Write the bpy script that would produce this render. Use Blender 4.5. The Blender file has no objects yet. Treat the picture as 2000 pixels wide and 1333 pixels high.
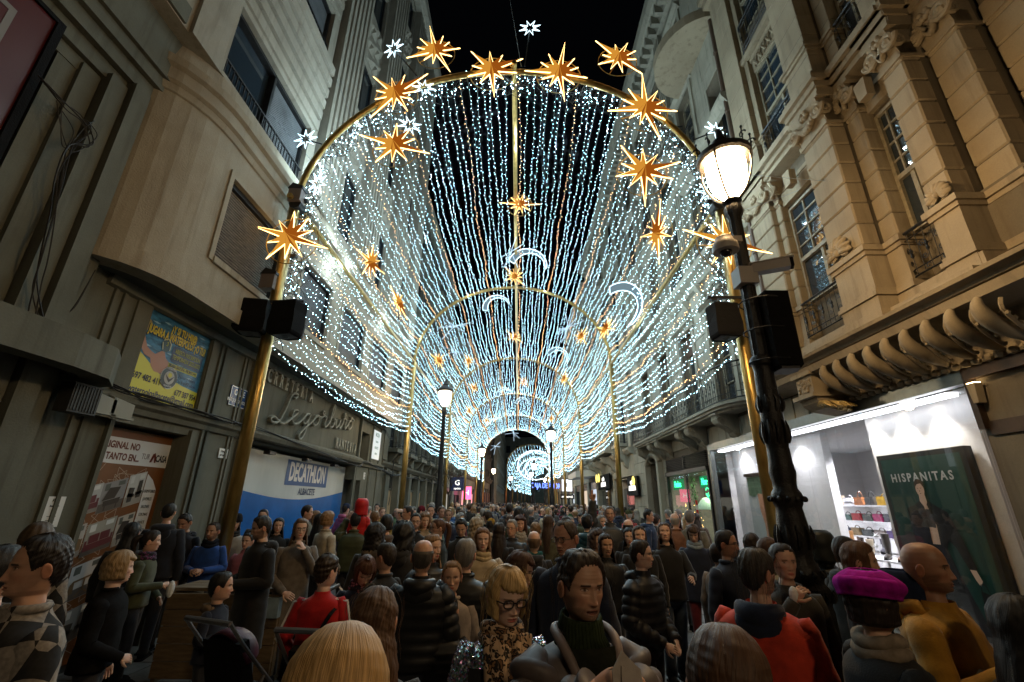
import bpy, math, random
import numpy as np
from mathutils import Vector, Matrix
R = math.radians
PI = math.pi
rnd = random.Random(7)
S = bpy.context.scene
COL = S.collection

# ---------------------------------------------------------------- camera
CAMZ = 1.9
FPX = 869.7
def _n(v):
    v = np.array(v, float); return v / np.linalg.norm(v)
_U = _n([30, 2410, -FPX]); _F = np.array([12, -314, -FPX], float); _F = _n(_n(_F) - _U * (_n(_F) @ _U))
_R = np.cross(_F, _U); CM = np.array([_R, _F, _U])
cam = bpy.data.objects.new('camera', bpy.data.cameras.new('camera')); COL.objects.link(cam)
cam.data.sensor_width = 36; cam.data.lens = FPX * 36 / 2000
cam.data.clip_start = .05; cam.data.clip_end = 600
cam.matrix_world = Matrix([[CM[0][0], CM[0][1], CM[0][2], 0], [CM[1][0], CM[1][1], CM[1][2], 0],
                           [CM[2][0], CM[2][1], CM[2][2], CAMZ], [0, 0, 0, 1]])
S.camera = cam
def ray(u, v):
    d = CM @ np.array([u - 1000, 666.5 - v, -FPX]); return d / d[1]
def at_y(u, v, y):
    d = ray(u, v) * y; return (d[0], y, CAMZ + d[2])
def at_x(u, v, x):
    d = ray(u, v); k = x / d[0]; return (x, k, CAMZ + d[2] * k)
def at_z(u, v, z):
    d = ray(u, v); k = (z - CAMZ) / d[2]; return (d[0] * k, k, z)

# ---------------------------------------------------------------- night sky, exposure
W = bpy.data.worlds.new('World'); S.world = W; W.use_nodes = True
bg = W.node_tree.nodes['Background']
bg.inputs[0].default_value = (.30, .36, .52, 1); bg.inputs[1].default_value = .0022
S.view_settings.view_transform = 'Standard'; S.view_settings.look = 'None'
S.view_settings.exposure = 0; S.view_settings.gamma = 1; S.view_settings.use_curve_mapping = False
S.render.engine = 'CYCLES'
S.cycles.use_denoising = True
S.cycles.max_bounces = 5; S.cycles.diffuse_bounces = 2; S.cycles.glossy_bounces = 3
S.cycles.transmission_bounces = 4; S.cycles.transparent_max_bounces = 8
S.cycles.sample_clamp_indirect = 3.0; S.cycles.sample_clamp_direct = 0
S.cycles.use_light_tree = True
S.cycles.caustics_reflective = False; S.cycles.caustics_refractive = False
LED_GAIN = 33.0; LED_WARM = 27.0; LAMP_GAIN = 175.0; FARLAMP_GAIN = 135.0

# ---------------------------------------------------------------- materials
MATS = {}
def _nt(name):
    m = bpy.data.materials.new(name); m.use_nodes = True
    nt = m.node_tree; b = nt.nodes['Principled BSDF']; return m, nt, b
def _set(b, k, v):
    if k in b.inputs: b.inputs[k].default_value = v
def mat(name, col, rough=.7, metal=0., var=0., scale=6., bump=0., emit=0., ecol=None, spec=.5, bscale=None, sheen=0., streak=None, coat=0.):
    if name in MATS: return MATS[name]
    m, nt, b = _nt(name); N = nt.nodes; L = nt.links
    _set(b, 'Base Color', (*col, 1)); _set(b, 'Roughness', rough); _set(b, 'Metallic', metal); _set(b, 'Specular IOR Level', spec)
    _set(b, 'Sheen Weight', sheen); _set(b, 'Coat Weight', coat)
    if var or bump:
        tc = N.new('ShaderNodeTexCoord')
        vec = tc.outputs['Object']
        if streak:
            mp = N.new('ShaderNodeMapping'); mp.inputs['Scale'].default_value = streak; L.new(vec, mp.inputs[0]); vec = mp.outputs[0]
        n1 = N.new('ShaderNodeTexNoise'); n1.inputs['Scale'].default_value = scale; n1.inputs['Detail'].default_value = 7; n1.inputs['Roughness'].default_value = .62
        L.new(vec, n1.inputs['Vector'])
        if var:
            mx = N.new('ShaderNodeMix'); mx.data_type = 'RGBA'
            lo = tuple(c * (1 - var) for c in col); hi = tuple(min(1, c * (1 + var * .55)) for c in col)
            mx.inputs[6].default_value = (*lo, 1); mx.inputs[7].default_value = (*hi, 1)
            mr = N.new('ShaderNodeMapRange'); mr.inputs[1].default_value = .32; mr.inputs[2].default_value = .68
            L.new(n1.outputs[0], mr.inputs[0]); L.new(mr.outputs[0], mx.inputs[0]); L.new(mx.outputs[2], b.inputs['Base Color'])
        if bump:
            n2 = N.new('ShaderNodeTexNoise'); n2.inputs['Scale'].default_value = bscale or scale * 5; n2.inputs['Detail'].default_value = 4
            L.new(vec, n2.inputs['Vector'])
            bp = N.new('ShaderNodeBump'); bp.inputs['Strength'].default_value = bump; bp.inputs['Distance'].default_value = .02
            L.new(n2.outputs[0], bp.inputs['Height']); L.new(bp.outputs[0], b.inputs['Normal'])
    if emit:
        _set(b, 'Emission Color', (*(ecol or col), 1)); _set(b, 'Emission Strength', emit)
    MATS[name] = m; return m
def emis(name, col, strength, sampled=True):
    if name in MATS: return MATS[name]
    m = bpy.data.materials.new(name); m.use_nodes = True; nt = m.node_tree; nt.nodes.clear()
    e = nt.nodes.new('ShaderNodeEmission'); e.inputs[0].default_value = (*col, 1); e.inputs[1].default_value = strength
    o = nt.nodes.new('ShaderNodeOutputMaterial'); nt.links.new(e.outputs[0], o.inputs[0])
    if not sampled: m.cycles.emission_sampling = 'NONE'
    MATS[name] = m; return m
def wall_mat(name, col, dirt, bump=.25, scale=1.3):
    """painted plaster or stone: large stains, vertical rain streaks, fine grain"""
    m, nt, b = _nt(name); N = nt.nodes; L = nt.links
    geo = N.new('ShaderNodeNewGeometry')
    def noise(sc, mp=None, det=6):
        v = geo.outputs['Position']
        if mp:
            q = N.new('ShaderNodeMapping'); q.inputs['Scale'].default_value = mp; L.new(v, q.inputs[0]); v = q.outputs[0]
        n = N.new('ShaderNodeTexNoise'); n.inputs['Scale'].default_value = sc; n.inputs['Detail'].default_value = det; n.inputs['Roughness'].default_value = .6
        L.new(v, n.inputs['Vector']); return n.outputs[0]
    def rng(s, a, c, lo=0, hi=1):
        r = N.new('ShaderNodeMapRange'); r.inputs[1].default_value = a; r.inputs[2].default_value = c
        r.inputs[3].default_value = lo; r.inputs[4].default_value = hi; L.new(s, r.inputs[0]); return r.outputs[0]
    def mix(f, a, c2, typ='MIX'):
        x = N.new('ShaderNodeMix'); x.data_type = 'RGBA'; x.blend_type = typ; L.new(f, x.inputs[0])
        for i, q in ((6, a), (7, c2)):
            if isinstance(q, tuple): x.inputs[i].default_value = (*q, 1)
            else: L.new(q, x.inputs[i])
        return x.outputs[2]
    c = mix(rng(noise(scale), .35, .7), col, tuple(.5 * a + .5 * d for a, d in zip(col, dirt)))
    c = mix(rng(noise(2.2, (3, 3, .28)), .52, .74, 0, .75), c, dirt)
    c = mix(rng(noise(60, None, 2), .3, .75, 0, .35), c, tuple(a * .6 for a in col))
    L.new(c, b.inputs['Base Color']); _set(b, 'Roughness', .85); _set(b, 'Specular IOR Level', .25)
    bp = N.new('ShaderNodeBump'); bp.inputs['Strength'].default_value = bump; bp.inputs['Distance'].default_value = .01
    L.new(noise(45, None, 5), bp.inputs['Height']); L.new(bp.outputs[0], b.inputs['Normal'])
    MATS[name] = m; return m
def glass_mat(name, tint=(.02, .03, .04), rough=.04, alpha=None):
    """window glass: dark room behind (alpha None) or see-through pane"""
    if name in MATS: return MATS[name]
    m, nt, b = _nt(name); N = nt.nodes; L = nt.links
    if alpha is None:
        _set(b, 'Base Color', (*tint, 1)); _set(b, 'Roughness', rough); _set(b, 'Specular IOR Level', .9); _set(b, 'Coat Weight', .4); _set(b, 'Coat Roughness', .03)
        tc = N.new('ShaderNodeTexCoord'); n = N.new('ShaderNodeTexNoise'); n.inputs['Scale'].default_value = 1.6
        bp = N.new('ShaderNodeBump'); bp.inputs['Strength'].default_value = .06; bp.inputs['Distance'].default_value = .05
        L.new(tc.outputs['Object'], n.inputs['Vector']); L.new(n.outputs[0], bp.inputs['Height']); L.new(bp.outputs[0], b.inputs['Normal'])
    else:
        tr = N.new('ShaderNodeBsdfTransparent'); gl = N.new('ShaderNodeBsdfGlossy'); gl.inputs['Roughness'].default_value = .01
        gl.inputs[0].default_value = (1, 1, 1, 1); tr.inputs[0].default_value = (alpha, alpha, alpha, 1)
        fr = N.new('ShaderNodeLayerWeight'); fr.inputs[0].default_value = .12; mr = N.new('ShaderNodeMapRange'); mr.inputs[3].default_value = .03; mr.inputs[4].default_value = .4; L.new(fr.outputs['Facing'], mr.inputs[0])
        mx = N.new('ShaderNodeMixShader'); L.new(mr.outputs[0], mx.inputs[0]); L.new(tr.outputs[0], mx.inputs[1]); L.new(gl.outputs[0], mx.inputs[2])
        L.new(mx.outputs[0], N['Material Output'].inputs[0])
    MATS[name] = m; return m
def objcol_mat(name, rough=.8, kind='cloth', spec=.3):
    """takes its base colour from the object's own colour; weave, knit or hair relief on top"""
    m, nt, b = _nt(name); N = nt.nodes; L = nt.links
    oi = N.new('ShaderNodeObjectInfo'); tc = N.new('ShaderNodeTexCoord')
    n = N.new('ShaderNodeTexNoise'); n.inputs['Detail'].default_value = 5
    mp = N.new('ShaderNodeMapping'); L.new(tc.outputs['UV' if kind == 'hair' else 'Object'], mp.inputs[0]); L.new(mp.outputs[0], n.inputs['Vector'])
    if kind == 'hair':
        mp.inputs['Scale'].default_value = (240, 5, 1); n.inputs['Scale'].default_value = 1.0
    elif kind == 'leather': n.inputs['Scale'].default_value = 9
    else: n.inputs['Scale'].default_value = 14 if kind == 'cloth' else 30
    mx = N.new('ShaderNodeMix'); mx.data_type = 'RGBA'; mx.blend_type = 'MULTIPLY'; mx.inputs[0].default_value = 1
    mr = N.new('ShaderNodeMapRange'); mr.inputs[1].default_value = .3; mr.inputs[2].default_value = .7
    mr.inputs[3].default_value = .6 if kind == 'hair' else .66; mr.inputs[4].default_value = 1.22 if kind == 'hair' else 1.2
    L.new(n.outputs[0], mr.inputs[0]); L.new(oi.outputs['Color'], mx.inputs[6]); L.new(mr.outputs[0], mx.inputs[7]); L.new(mx.outputs[2], b.inputs['Base Color'])
    bp = N.new('ShaderNodeBump'); bp.inputs['Strength'].default_value = .7 if kind == 'hair' else .35; bp.inputs['Distance'].default_value = .004
    if kind in ('cloth', 'knit'):
        n3 = N.new('ShaderNodeTexNoise'); n3.inputs['Scale'].default_value = 130 if kind == 'cloth' else 60; L.new(tc.outputs['Object'], n3.inputs['Vector'])
        L.new(n3.outputs[0], bp.inputs['Height'])
    else: L.new(n.outputs[0], bp.inputs['Height'])
    L.new(bp.outputs[0], b.inputs['Normal'])
    _set(b, 'Roughness', rough); _set(b, 'Specular IOR Level', spec)
    if kind == 'cloth': _set(b, 'Sheen Weight', .15)
    MATS[name] = m; return m
def skin_mat():
    m, nt, b = _nt('skin'); N = nt.nodes; L = nt.links
    a = N.new('ShaderNodeVertexColor'); a.layer_name = 'tint'; oi = N.new('ShaderNodeObjectInfo')
    mx = N.new('ShaderNodeMix'); mx.data_type = 'RGBA'; mx.blend_type = 'MULTIPLY'; mx.inputs[0].default_value = 1
    L.new(oi.outputs['Color'], mx.inputs[6]); L.new(a.outputs[0], mx.inputs[7])
    tc = N.new('ShaderNodeTexCoord'); n = N.new('ShaderNodeTexNoise'); n.inputs['Scale'].default_value = 38; n.inputs['Detail'].default_value = 6
    L.new(tc.outputs['Object'], n.inputs['Vector'])
    mr = N.new('ShaderNodeMapRange'); mr.inputs[3].default_value = .78; mr.inputs[4].default_value = 1.18; L.new(n.outputs[0], mr.inputs[0])
    m2 = N.new('ShaderNodeMix'); m2.data_type = 'RGBA'; m2.blend_type = 'MULTIPLY'; m2.inputs[0].default_value = 1
    L.new(mx.outputs[2], m2.inputs[6]); L.new(mr.outputs[0], m2.inputs[7]); L.new(m2.outputs[2], b.inputs['Base Color'])
    _set(b, 'Roughness', .48); _set(b, 'Specular IOR Level', .45)
    _set(b, 'Subsurface Weight', .12); _set(b, 'Subsurface Radius', (.012, .004, .002)); _set(b, 'Subsurface Scale', 1.0)
    bp = N.new('ShaderNodeBump'); bp.inputs['Strength'].default_value = .25; bp.inputs['Distance'].default_value = .002; L.new(n.outputs[0], bp.inputs['Height']); L.new(bp.outputs[0], b.inputs['Normal'])
    MATS['skin'] = m; return m

plaster = wall_mat('grey_green_plaster', (.145, .148, .12), (.055, .054, .04))
plaster2 = wall_mat('cream_render', (.36, .335, .275), (.17, .15, .12))
stone = wall_mat('buff_stone', (.345, .285, .195), (.15, .115, .075), .3)
stone2 = wall_mat('pale_stone', (.36, .34, .27), (.16, .15, .12))
stone3 = wall_mat('brown_stone', (.22, .17, .13), (.10, .07, .06))
paint_w = wall_mat('shop_white_paint', (.80, .80, .80), (.72, .72, .74), .05)
iron = mat('black_iron', (.022, .023, .024), .45, .5, .3, 20, .3)
darkm = mat('dark_metal', (.035, .036, .038), .45, .6, .3, 12)
gold = mat('gold_pole_metal', (.46, .31, .10), .32, .85, .35, 5, .15, streak=(2, 2, .5))
alu = mat('grey_aluminium', (.16, .18, .175), .35, .7, .2, 8)
brownm = mat('brown_aluminium', (.07, .045, .03), .4, .6, .25, 8)
slatm = mat('weathered_shutter', (.15, .13, .105), .75, 0, .5, 3, .2, streak=(1, 2, 14))
slatg = mat('grey_shutter', (.13, .14, .15), .6, .1, .35, 3, .1)
blackm = mat('soft_black_cover', (.006, .006, .007), .85, 0, .3, 10, .4, spec=.15)
winglass = glass_mat('night_window_glass')
clear = glass_mat('shop_glass', alpha=.93)
framew = mat('painted_timber', (.27, .235, .16), .6, 0, .35, 12, .2)
white = mat('white_print', (.66, .68, .68), .45)
cable_m = mat('cable_rubber', (.018, .017, .016), .6)
cable_w = mat('clear_lead_wire', (.26, .30, .32), .5)
cloth = objcol_mat('woven_cloth', .85, 'cloth'); nylon = objcol_mat('quilted_nylon', .5, 'leather', .3); knit = objcol_mat('knitted_wool', .95, 'knit', .1)
hairm = objcol_mat('hair_strands', .5, 'hair', .35); skin = skin_mat()

# ---------------------------------------------------------------- mesh builder
def tag(o, label=None, cat=None, group=None, kind=None):
    if label: o['label'] = label
    if cat: o['category'] = cat
    if group: o['group'] = group
    if kind: o['kind'] = kind
    return o
def link(name, data, parent=None, loc=None, rot=None, color=None):
    o = bpy.data.objects.new(name, data); COL.objects.link(o)
    if parent is not None: o.parent = parent
    if loc is not None: o.location = loc
    if rot is not None: o.rotation_euler = rot
    if color is not None: o.color = (*color[:3], 1)
    return o
def thing(name, label, cat, loc=(0, 0, 0), rz=0, group=None):
    return tag(link(name, None, None, loc, (0, 0, rz)), label, cat, group)
class MB:
    def __init__(s): s.v = []; s.f = []; s.m = []
    def add(s, vs, fs, mi=0):
        k = len(s.v); s.v += [tuple(p) for p in vs]; s.f += [tuple(i + k for i in f) for f in fs]; s.m += [mi] * len(fs); return s
    def box(s, x0, x1, y0, y1, z0, z1, mi=0):
        x0, x1 = min(x0, x1), max(x0, x1); y0, y1 = min(y0, y1), max(y0, y1); z0, z1 = min(z0, z1), max(z0, z1)
        return s.add([(x0, y0, z0), (x1, y0, z0), (x1, y1, z0), (x0, y1, z0), (x0, y0, z1), (x1, y0, z1), (x1, y1, z1), (x0, y1, z1)],
                     [(0, 3, 2, 1), (4, 5, 6, 7), (0, 1, 5, 4), (1, 2, 6, 5), (2, 3, 7, 6), (3, 0, 4, 7)], mi)
    def obox(s, c, ax, ay, az, mi=0):
        c, ax, ay, az = map(Vector, (c, ax, ay, az))
        vs = [c + ax * i + ay * j + az * k for k in (-1, 1) for j in (-1, 1) for i in (-1, 1)]
        return s.add(vs, [(0, 2, 3, 1), (4, 5, 7, 6), (0, 1, 5, 4), (1, 3, 7, 5), (3, 2, 6, 7), (2, 0, 4, 6)], mi)
    def tube(s, pts, r, n=6, mi=0, caps=True, closed=False):
        pts = [Vector(p) for p in pts]; m = len(pts)
        rs = list(r) if hasattr(r, '__len__') else [r] * m
        up = Vector((0, 0, 1)); vs = []; a = None
        for i, p in enumerate(pts):
            t = (pts[(i + 1) % m] - pts[i - 1]) if closed else (pts[min(i + 1, m - 1)] - pts[max(i - 1, 0)])
            if t.length < 1e-9: t = Vector((0, 0, 1))
            t.normalize()
            if a is None:
                a = t.cross(up)
                if a.length < .05: a = t.cross(Vector((1, 0, 0)))
            a = a - t * a.dot(t)
            if a.length < 1e-6: a = t.orthogonal()
            a.normalize(); b = t.cross(a)
            for k in range(n):
                w = 2 * PI * k / n; vs.append(p + (a * math.cos(w) + b * math.sin(w)) * rs[i])
        fs = []
        for i in range(m if closed else m - 1):
            j = (i + 1) % m
            for k in range(n):
                fs.append((i * n + k, i * n + (k + 1) % n, j * n + (k + 1) % n, j * n + k))
        if caps and not closed:
            fs.append(tuple(range(n - 1, -1, -1))); fs.append(tuple(range((m - 1) * n, m * n)))
        return s.add(vs, fs, mi)
    def lathe(s, prof, n=16, c=(0, 0, 0), mi=0, flute=0., nf=0):
        vs = []; m = len(prof)
        for r, z in prof:
            for k in range(n):
                a = 2 * PI * k / n; rr = r * (1 - flute * (.5 + .5 * math.cos(nf * a))) if nf else r
                vs.append((c[0] + rr * math.cos(a), c[1] + rr * math.sin(a), c[2] + z))
        fs = [(i * n + k, i * n + (k + 1) % n, (i + 1) * n + (k + 1) % n, (i + 1) * n + k) for i in range(m - 1) for k in range(n)]
        fs += [tuple(range(n - 1, -1, -1)), tuple(range((m - 1) * n, m * n))]
        return s.add(vs, fs, mi)
    def prism(s, poly, o, u, v, w, mi=0):
        """polygon (a,b) in plane o + a*u + b*v, thickness vector w"""
        o, u, v, w = map(Vector, (o, u, v, w)); n = len(poly)
        vs = [o + u * a + v * b for a, b in poly] + [o + u * a + v * b + w for a, b in poly]
        fs = [tuple(range(n - 1, -1, -1)), tuple(range(n, 2 * n))] + [(i, (i + 1) % n, n + (i + 1) % n, n + i) for i in range(n)]
        return s.add(vs, fs, mi)
    def ball(s, c, r, n=10, m=7, mi=0):
        rx, ry, rz = r if hasattr(r, '__len__') else (r, r, r)
        vs = [(c[0], c[1], c[2] + rz)]
        for i in range(1, m):
            t = PI * i / m
            for k in range(n):
                a = 2 * PI * k / n; vs.append((c[0] + rx * math.sin(t) * math.cos(a), c[1] + ry * math.sin(t) * math.sin(a), c[2] + rz * math.cos(t)))
        vs.append((c[0], c[1], c[2] - rz)); e = len(vs) - 1
        fs = [(0, 1 + k, 1 + (k + 1) % n) for k in range(n)]
        for i in range(m - 2):
            a0 = 1 + i * n; b0 = a0 + n
            fs += [(a0 + k, b0 + k, b0 + (k + 1) % n, a0 + (k + 1) % n) for k in range(n)]
        a0 = 1 + (m - 2) * n; fs += [(a0 + k, e, a0 + (k + 1) % n) for k in range(n)]
        return s.add(vs, fs, mi)
    def mesh(s, name, mats, smooth=False, auto=None):
        me = bpy.data.meshes.new(name); me.from_pydata(s.v, [], s.f)
        for m in (mats if isinstance(mats, (list, tuple)) else [mats]): me.materials.append(m)
        if len(me.materials) > 1: me.polygons.foreach_set('material_index', s.m)
        if smooth: me.polygons.foreach_set('use_smooth', [True] * len(s.f))
        if smooth and auto:
            try: me.set_sharp_from_angle(angle=R(auto))
            except Exception: pass
        me.update(); return me
    def build(s, name, mats, parent=None, smooth=False, auto=40, loc=None, rot=None, **kw):
        return tag(link(name, s.mesh(name, mats, smooth, auto), parent, loc, rot), **kw)
def text(name, body, size, parent, m, o, u, v, depth=.004, sx=1., bold=0., align='CENTER', shear=0., space=1., fit=0.):
    """flat or raised lettering: origin o, writing direction u, up direction v"""
    c = bpy.data.curves.new(name, 'FONT'); c.body = body; c.size = size; c.extrude = depth / 2; c.offset = bold
    c.align_x = align; c.align_y = 'CENTER'; c.resolution_u = 3; c.shear = shear; c.space_character = space
    c.materials.append(m)
    u = Vector(u).normalized(); v = Vector(v).normalized(); w = u.cross(v)
    tmp = bpy.data.objects.new('t', c); me = bpy.data.meshes.new_from_object(tmp); bpy.data.objects.remove(tmp); me.name = name
    if not me.materials: me.materials.append(m)
    if fit:
        xs = [q.co.x for q in me.vertices]; sx = fit / max(1e-6, max(xs) - min(xs))
    ob = link(name, me, parent)
    ob.matrix_local = Matrix([[u.x * sx, v.x, w.x, o[0]], [u.y * sx, v.y, w.y, o[1]], [u.z * sx, v.z, w.z, o[2]], [0, 0, 0, 1]])
    return ob
class Side:
    """a facade running along y; d is the distance out of the wall plane towards the street"""
    def __init__(s, sg, x0): s.s = sg; s.x0 = x0
    def p(s, y, z, d=0): return (s.s * (s.x0 - d), y, z)
    def box(s, mb, y0, y1, z0, z1, d0, d1, mi=0):
        return mb.box(s.s * (s.x0 - d0), s.s * (s.x0 - d1), y0, y1, z0, z1, mi)
    def wall(s, mb, y0, y1, z0, z1, d0, d1, holes=(), mi=0):
        ys = sorted({y0, y1} | {min(max(h[i], y0), y1) for h in holes for i in (0, 1)})
        for a, b in zip(ys, ys[1:]):
            if b - a < 1e-4: continue
            c = (a + b) / 2; cur = z0
            for h in sorted([h for h in holes if h[0] < c < h[1]], key=lambda h: h[2]):
                if h[2] > cur: s.box(mb, a, b, cur, min(h[2], z1), d0, d1, mi)
                cur = max(cur, h[3])
            if cur < z1: s.box(mb, a, b, cur, z1, d0, d1, mi)
        return mb
    def mould(s, mb, y0, y1, prof, mi=0):
        """profile [(d,z)] extruded along y"""
        return mb.prism([(d, z) for d, z in prof], s.p(y0, 0, 0), (-s.s, 0, 0), (0, 0, 1), (0, y1 - y0, 0), mi)
def plan_sweep(mb, path, prof, mi=0, flip=1):
    """closed profile [(d,z)] swept along a plan path [(x,y)]; d measured along the left normal * flip"""
    n = len(path); m = len(prof); vs = []
    for i, (x, y) in enumerate(path):
        a = path[max(i - 1, 0)]; b = path[min(i + 1, n - 1)]
        tx, ty = b[0] - a[0], b[1] - a[1]; l = math.hypot(tx, ty) or 1; nx, ny = -ty / l * flip, tx / l * flip
        for d, z in prof: vs.append((x + nx * d, y + ny * d, z))
    fs = [(i * m + k, i * m + (k + 1) % m, (i + 1) * m + (k + 1) % m, (i + 1) * m + k) for i in range(n - 1) for k in range(m)]
    fs += [tuple(range(m)), tuple(range((n - 1) * m, n * m))]
    return mb.add(vs, fs, mi)
def arc(cx, cy, rx, ry, a0, a1, n):
    return [(cx + rx * math.cos(R(a0 + (a1 - a0) * i / n)), cy + ry * math.sin(R(a0 + (a1 - a0) * i / n))) for i in range(n + 1)]
def spline(pts, k=8, closed=False):
    P = [np.array(p, float) for p in pts]; out = []; n = len(P)
    for i in range(n if closed else n - 1):
        p0 = P[(i - 1) % n] if closed or i > 0 else P[0]; p1 = P[i]; p2 = P[(i + 1) % n]; p3 = P[(i + 2) % n] if closed or i + 2 < n else P[-1]
        for j in range(k):
            t = j / k; out.append(tuple(.5 * ((2 * p1) + (-p0 + p2) * t + (2 * p0 - 5 * p1 + 4 * p2 - p3) * t * t + (-p0 + 3 * p1 - 3 * p2 + p3) * t ** 3)))
    if not closed: out.append(tuple(P[-1]))
    return out
# ================================================================ ground
pave = mat('granite_paving', (.13, .125, .115), .5, 0, .4, 3, .3)
jointm = mat('dark_joint', (.035, .034, .03), .9)
g = MB(); g.add([(-60, -25, -.03), (60, -25, -.03), (60, 420, -.03), (-60, 420, -.03)], [(0, 1, 2, 3)])
g.build('ground', jointm, kind='structure')
pv = MB(); pv.add([(-5.6, 13.2, 0), (5.6, 13.2, 0), (8, 200, 0), (-9, 200, 0)], [(0, 1, 2, 3)])
pv.build('far_pavement', pave, kind='structure')
pb = MB(); pb.box(-5.2, 5.2, -3, 13.2, -.028, -.012)
pvo = pb.build('pavement', jointm, kind='structure')
slab_mesh = []
for k in range(3):
    b = MB(); b.box(-.39, .39, -.29, .29, -.02, 0); slab_mesh.append(b.mesh('slab', [mat('granite_slab_%s' % 'abc'[k], ((.15, .145, .135), (.115, .11, .10), (.135, .125, .11))[k], .45, 0, .4, 5, .3)]))
for i in range(13):
    for j in range(22):
        if i in (0, 12) and j > 17: continue
        link('slab', slab_mesh[rnd.randrange(3)], pvo, (-4.8 + i * .8, .1 + j * .6, rnd.uniform(-.002, .002)))

# ================================================================ left corner building
LS = Side(-1, 5.2)
lb = thing('corner_building', 'grey-green corner building with a curved first floor and fluted upper pilasters on the left', 'building', (0, 0, 0))
w = MB()
LS.wall(w, -6, 17.4, 0, 4.56, -.5, 0, [(5.62, 7.02, -1, 2.82), (5.72, 7.04, 3.2, 4.43), (8.35, 14.5, -1, 2.93), (14.15, 15.3, -1, 2.5), (13.95 + .9, 15.75, 3.02, 4.05)])
LS.box(w, 5.5, 17.4, -.02, .0, -.4, -.35)
w.build('ground_floor_wall', plaster, lb)
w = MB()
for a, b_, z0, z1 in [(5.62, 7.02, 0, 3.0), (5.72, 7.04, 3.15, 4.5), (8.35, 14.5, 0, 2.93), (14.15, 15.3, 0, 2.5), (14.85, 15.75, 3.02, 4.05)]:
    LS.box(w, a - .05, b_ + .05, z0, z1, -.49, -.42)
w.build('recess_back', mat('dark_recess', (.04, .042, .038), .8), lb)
# ribs, panel frames, mouldings of the ground floor
w = MB()
for y in (5.08, 5.22, 7.28, 7.40, 7.98, 8.08, 14.62, 14.70, 15.95, 16.05, 16.9):
    w = MB(); LS.box(w, y, y + .05, 0, 4.42, .0, .035); w.build('rib', plaster, lb)
for a, b_, z0, z1, d in ((5.56, 5.62, 0, 2.9, .06), (7.02, 7.1, 0, 2.9, .06), (14.5, 14.58, 0, 2.9, .06), (8.27, 8.35, 0, 2.9, .06), (5.45, 5.70, 3.2, 4.5, .03), (7.05, 7.2, 3.2, 4.5, .03)):
    w = MB(); LS.box(w, a, b_, z0, z1, 0, d); w.build('jamb', plaster, lb)

w = MB()
LS.mould(w, 4.95, 17.4, [(0, 2.93), (.05, 2.95), (.07, 3.02), (.12, 3.06), (.13, 3.13), (0, 3.16)])
LS.mould(w, 8.2, 14.75, [(.131, 2.97), (.17, 3.0), (.2, 3.07), (.2, 3.12), (.14, 3.16), (.05, 3.2), (.05, 3.165), (.131, 3.12)])
LS.mould(w, 4.95, 17.4, [(0, 4.42), (.06, 4.44), (.08, 4.559), (0, 4.559)])
for y in (8.25, 14.55): LS.box(w, y, y + .12, 3.17, 4.42, .0, .09)
w.build('string_course', plaster, lb)
# near bay of the corner, big stepped frame round a dark panel
w = MB()
for k, (y, d) in enumerate([(4.62, .16), (4.40, .27), (4.16, .20), (3.92, .10), (3.70, .05)]):
    LS.box(w, y - .20, y + .02, 0, 6.55 + .17 * (k == 0) - .0 * k + .12 * (4 - k), -.05, d)
for k, (z, d) in enumerate([(6.55, .06), (6.72, .13), (6.92, .22), (7.12, .30)]):
    LS.box(w, -6, 4.64 - .0 * k, z, z + .2, -.05, d)
LS.box(w, -6, 4.64, 7.3, 8.0, -.05, .36)
LS.box(w, -6, 4.2, 8.0, 8.3, -.05, .62)
LS.box(w, -6, 4.3, 8.3, 22, -.4, .50)
w.build('stepped_corner_frame', plaster, lb)
w = MB(); LS.box(w, -6, 3.55, 4.56, 6.6, -.5, -.12); LS.box(w, 3.55, 4.6, 4.56, 6.6, -.5, 0)
w.build('corner_panel_wall', plaster, lb)
w = MB(); w2 = []
plan_sweep(w, [(-5.2, 4.86), (-4.95, 4.80), (-4.80, 4.6), (-4.74, 4.2), (-4.74, -6)], [(-.3, 3.12), (.0, 3.14), (.06, 3.2), (.05, 3.26), (.13, 3.33), (.16, 3.42), (.12, 3.46), (-.3, 3.47)], flip=-1)
w.build('doorway_cornice', plaster, lb)
# first-floor bay, rounded at its near end
BP = [(-5.2, 4.32)] + [(-5.2 + .64 * math.sin(R(a)), 5.5 - 1.12 * math.cos(R(a))) for a in range(12, 91, 13)] + [(-4.56, 5.55)]
BX = 4.56
w = MB()
plan_sweep(w, BP[:-1] + [(-4.56, 5.52)], [(-.3, 4.56), (0, 4.56), (0, 7.4), (-.3, 7.4)], flip=-1)
B = Side(-1, BX)
bwin = [(5.72, 7.45), (8.25, 9.75), (10.5, 12.25), (12.95, 14.7), (15.4, 17.0)]
B.wall(w, 5.52, 17.4, 4.56, 7.4, -.30, 0, [(a, b_, 5.28, 6.68) for a, b_ in bwin])
LS.box(w, 17.1, 17.4, 4.56, 7.4, 0, .36)
w.build('first_floor_wall', wall_mat('bay_render', (.40, .36, .28), (.19, .15, .10), .6), lb)
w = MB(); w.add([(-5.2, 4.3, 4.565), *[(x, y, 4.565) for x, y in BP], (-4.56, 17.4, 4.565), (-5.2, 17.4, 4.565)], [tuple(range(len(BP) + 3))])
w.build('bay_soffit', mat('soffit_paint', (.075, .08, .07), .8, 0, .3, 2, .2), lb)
path = BP + [(-4.56, 17.4)]
w = MB()
plan_sweep(w, path, [(-.02, 4.55), (.03, 4.54), (.035, 4.78), (-.02, 4.80)], flip=-1)
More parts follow.
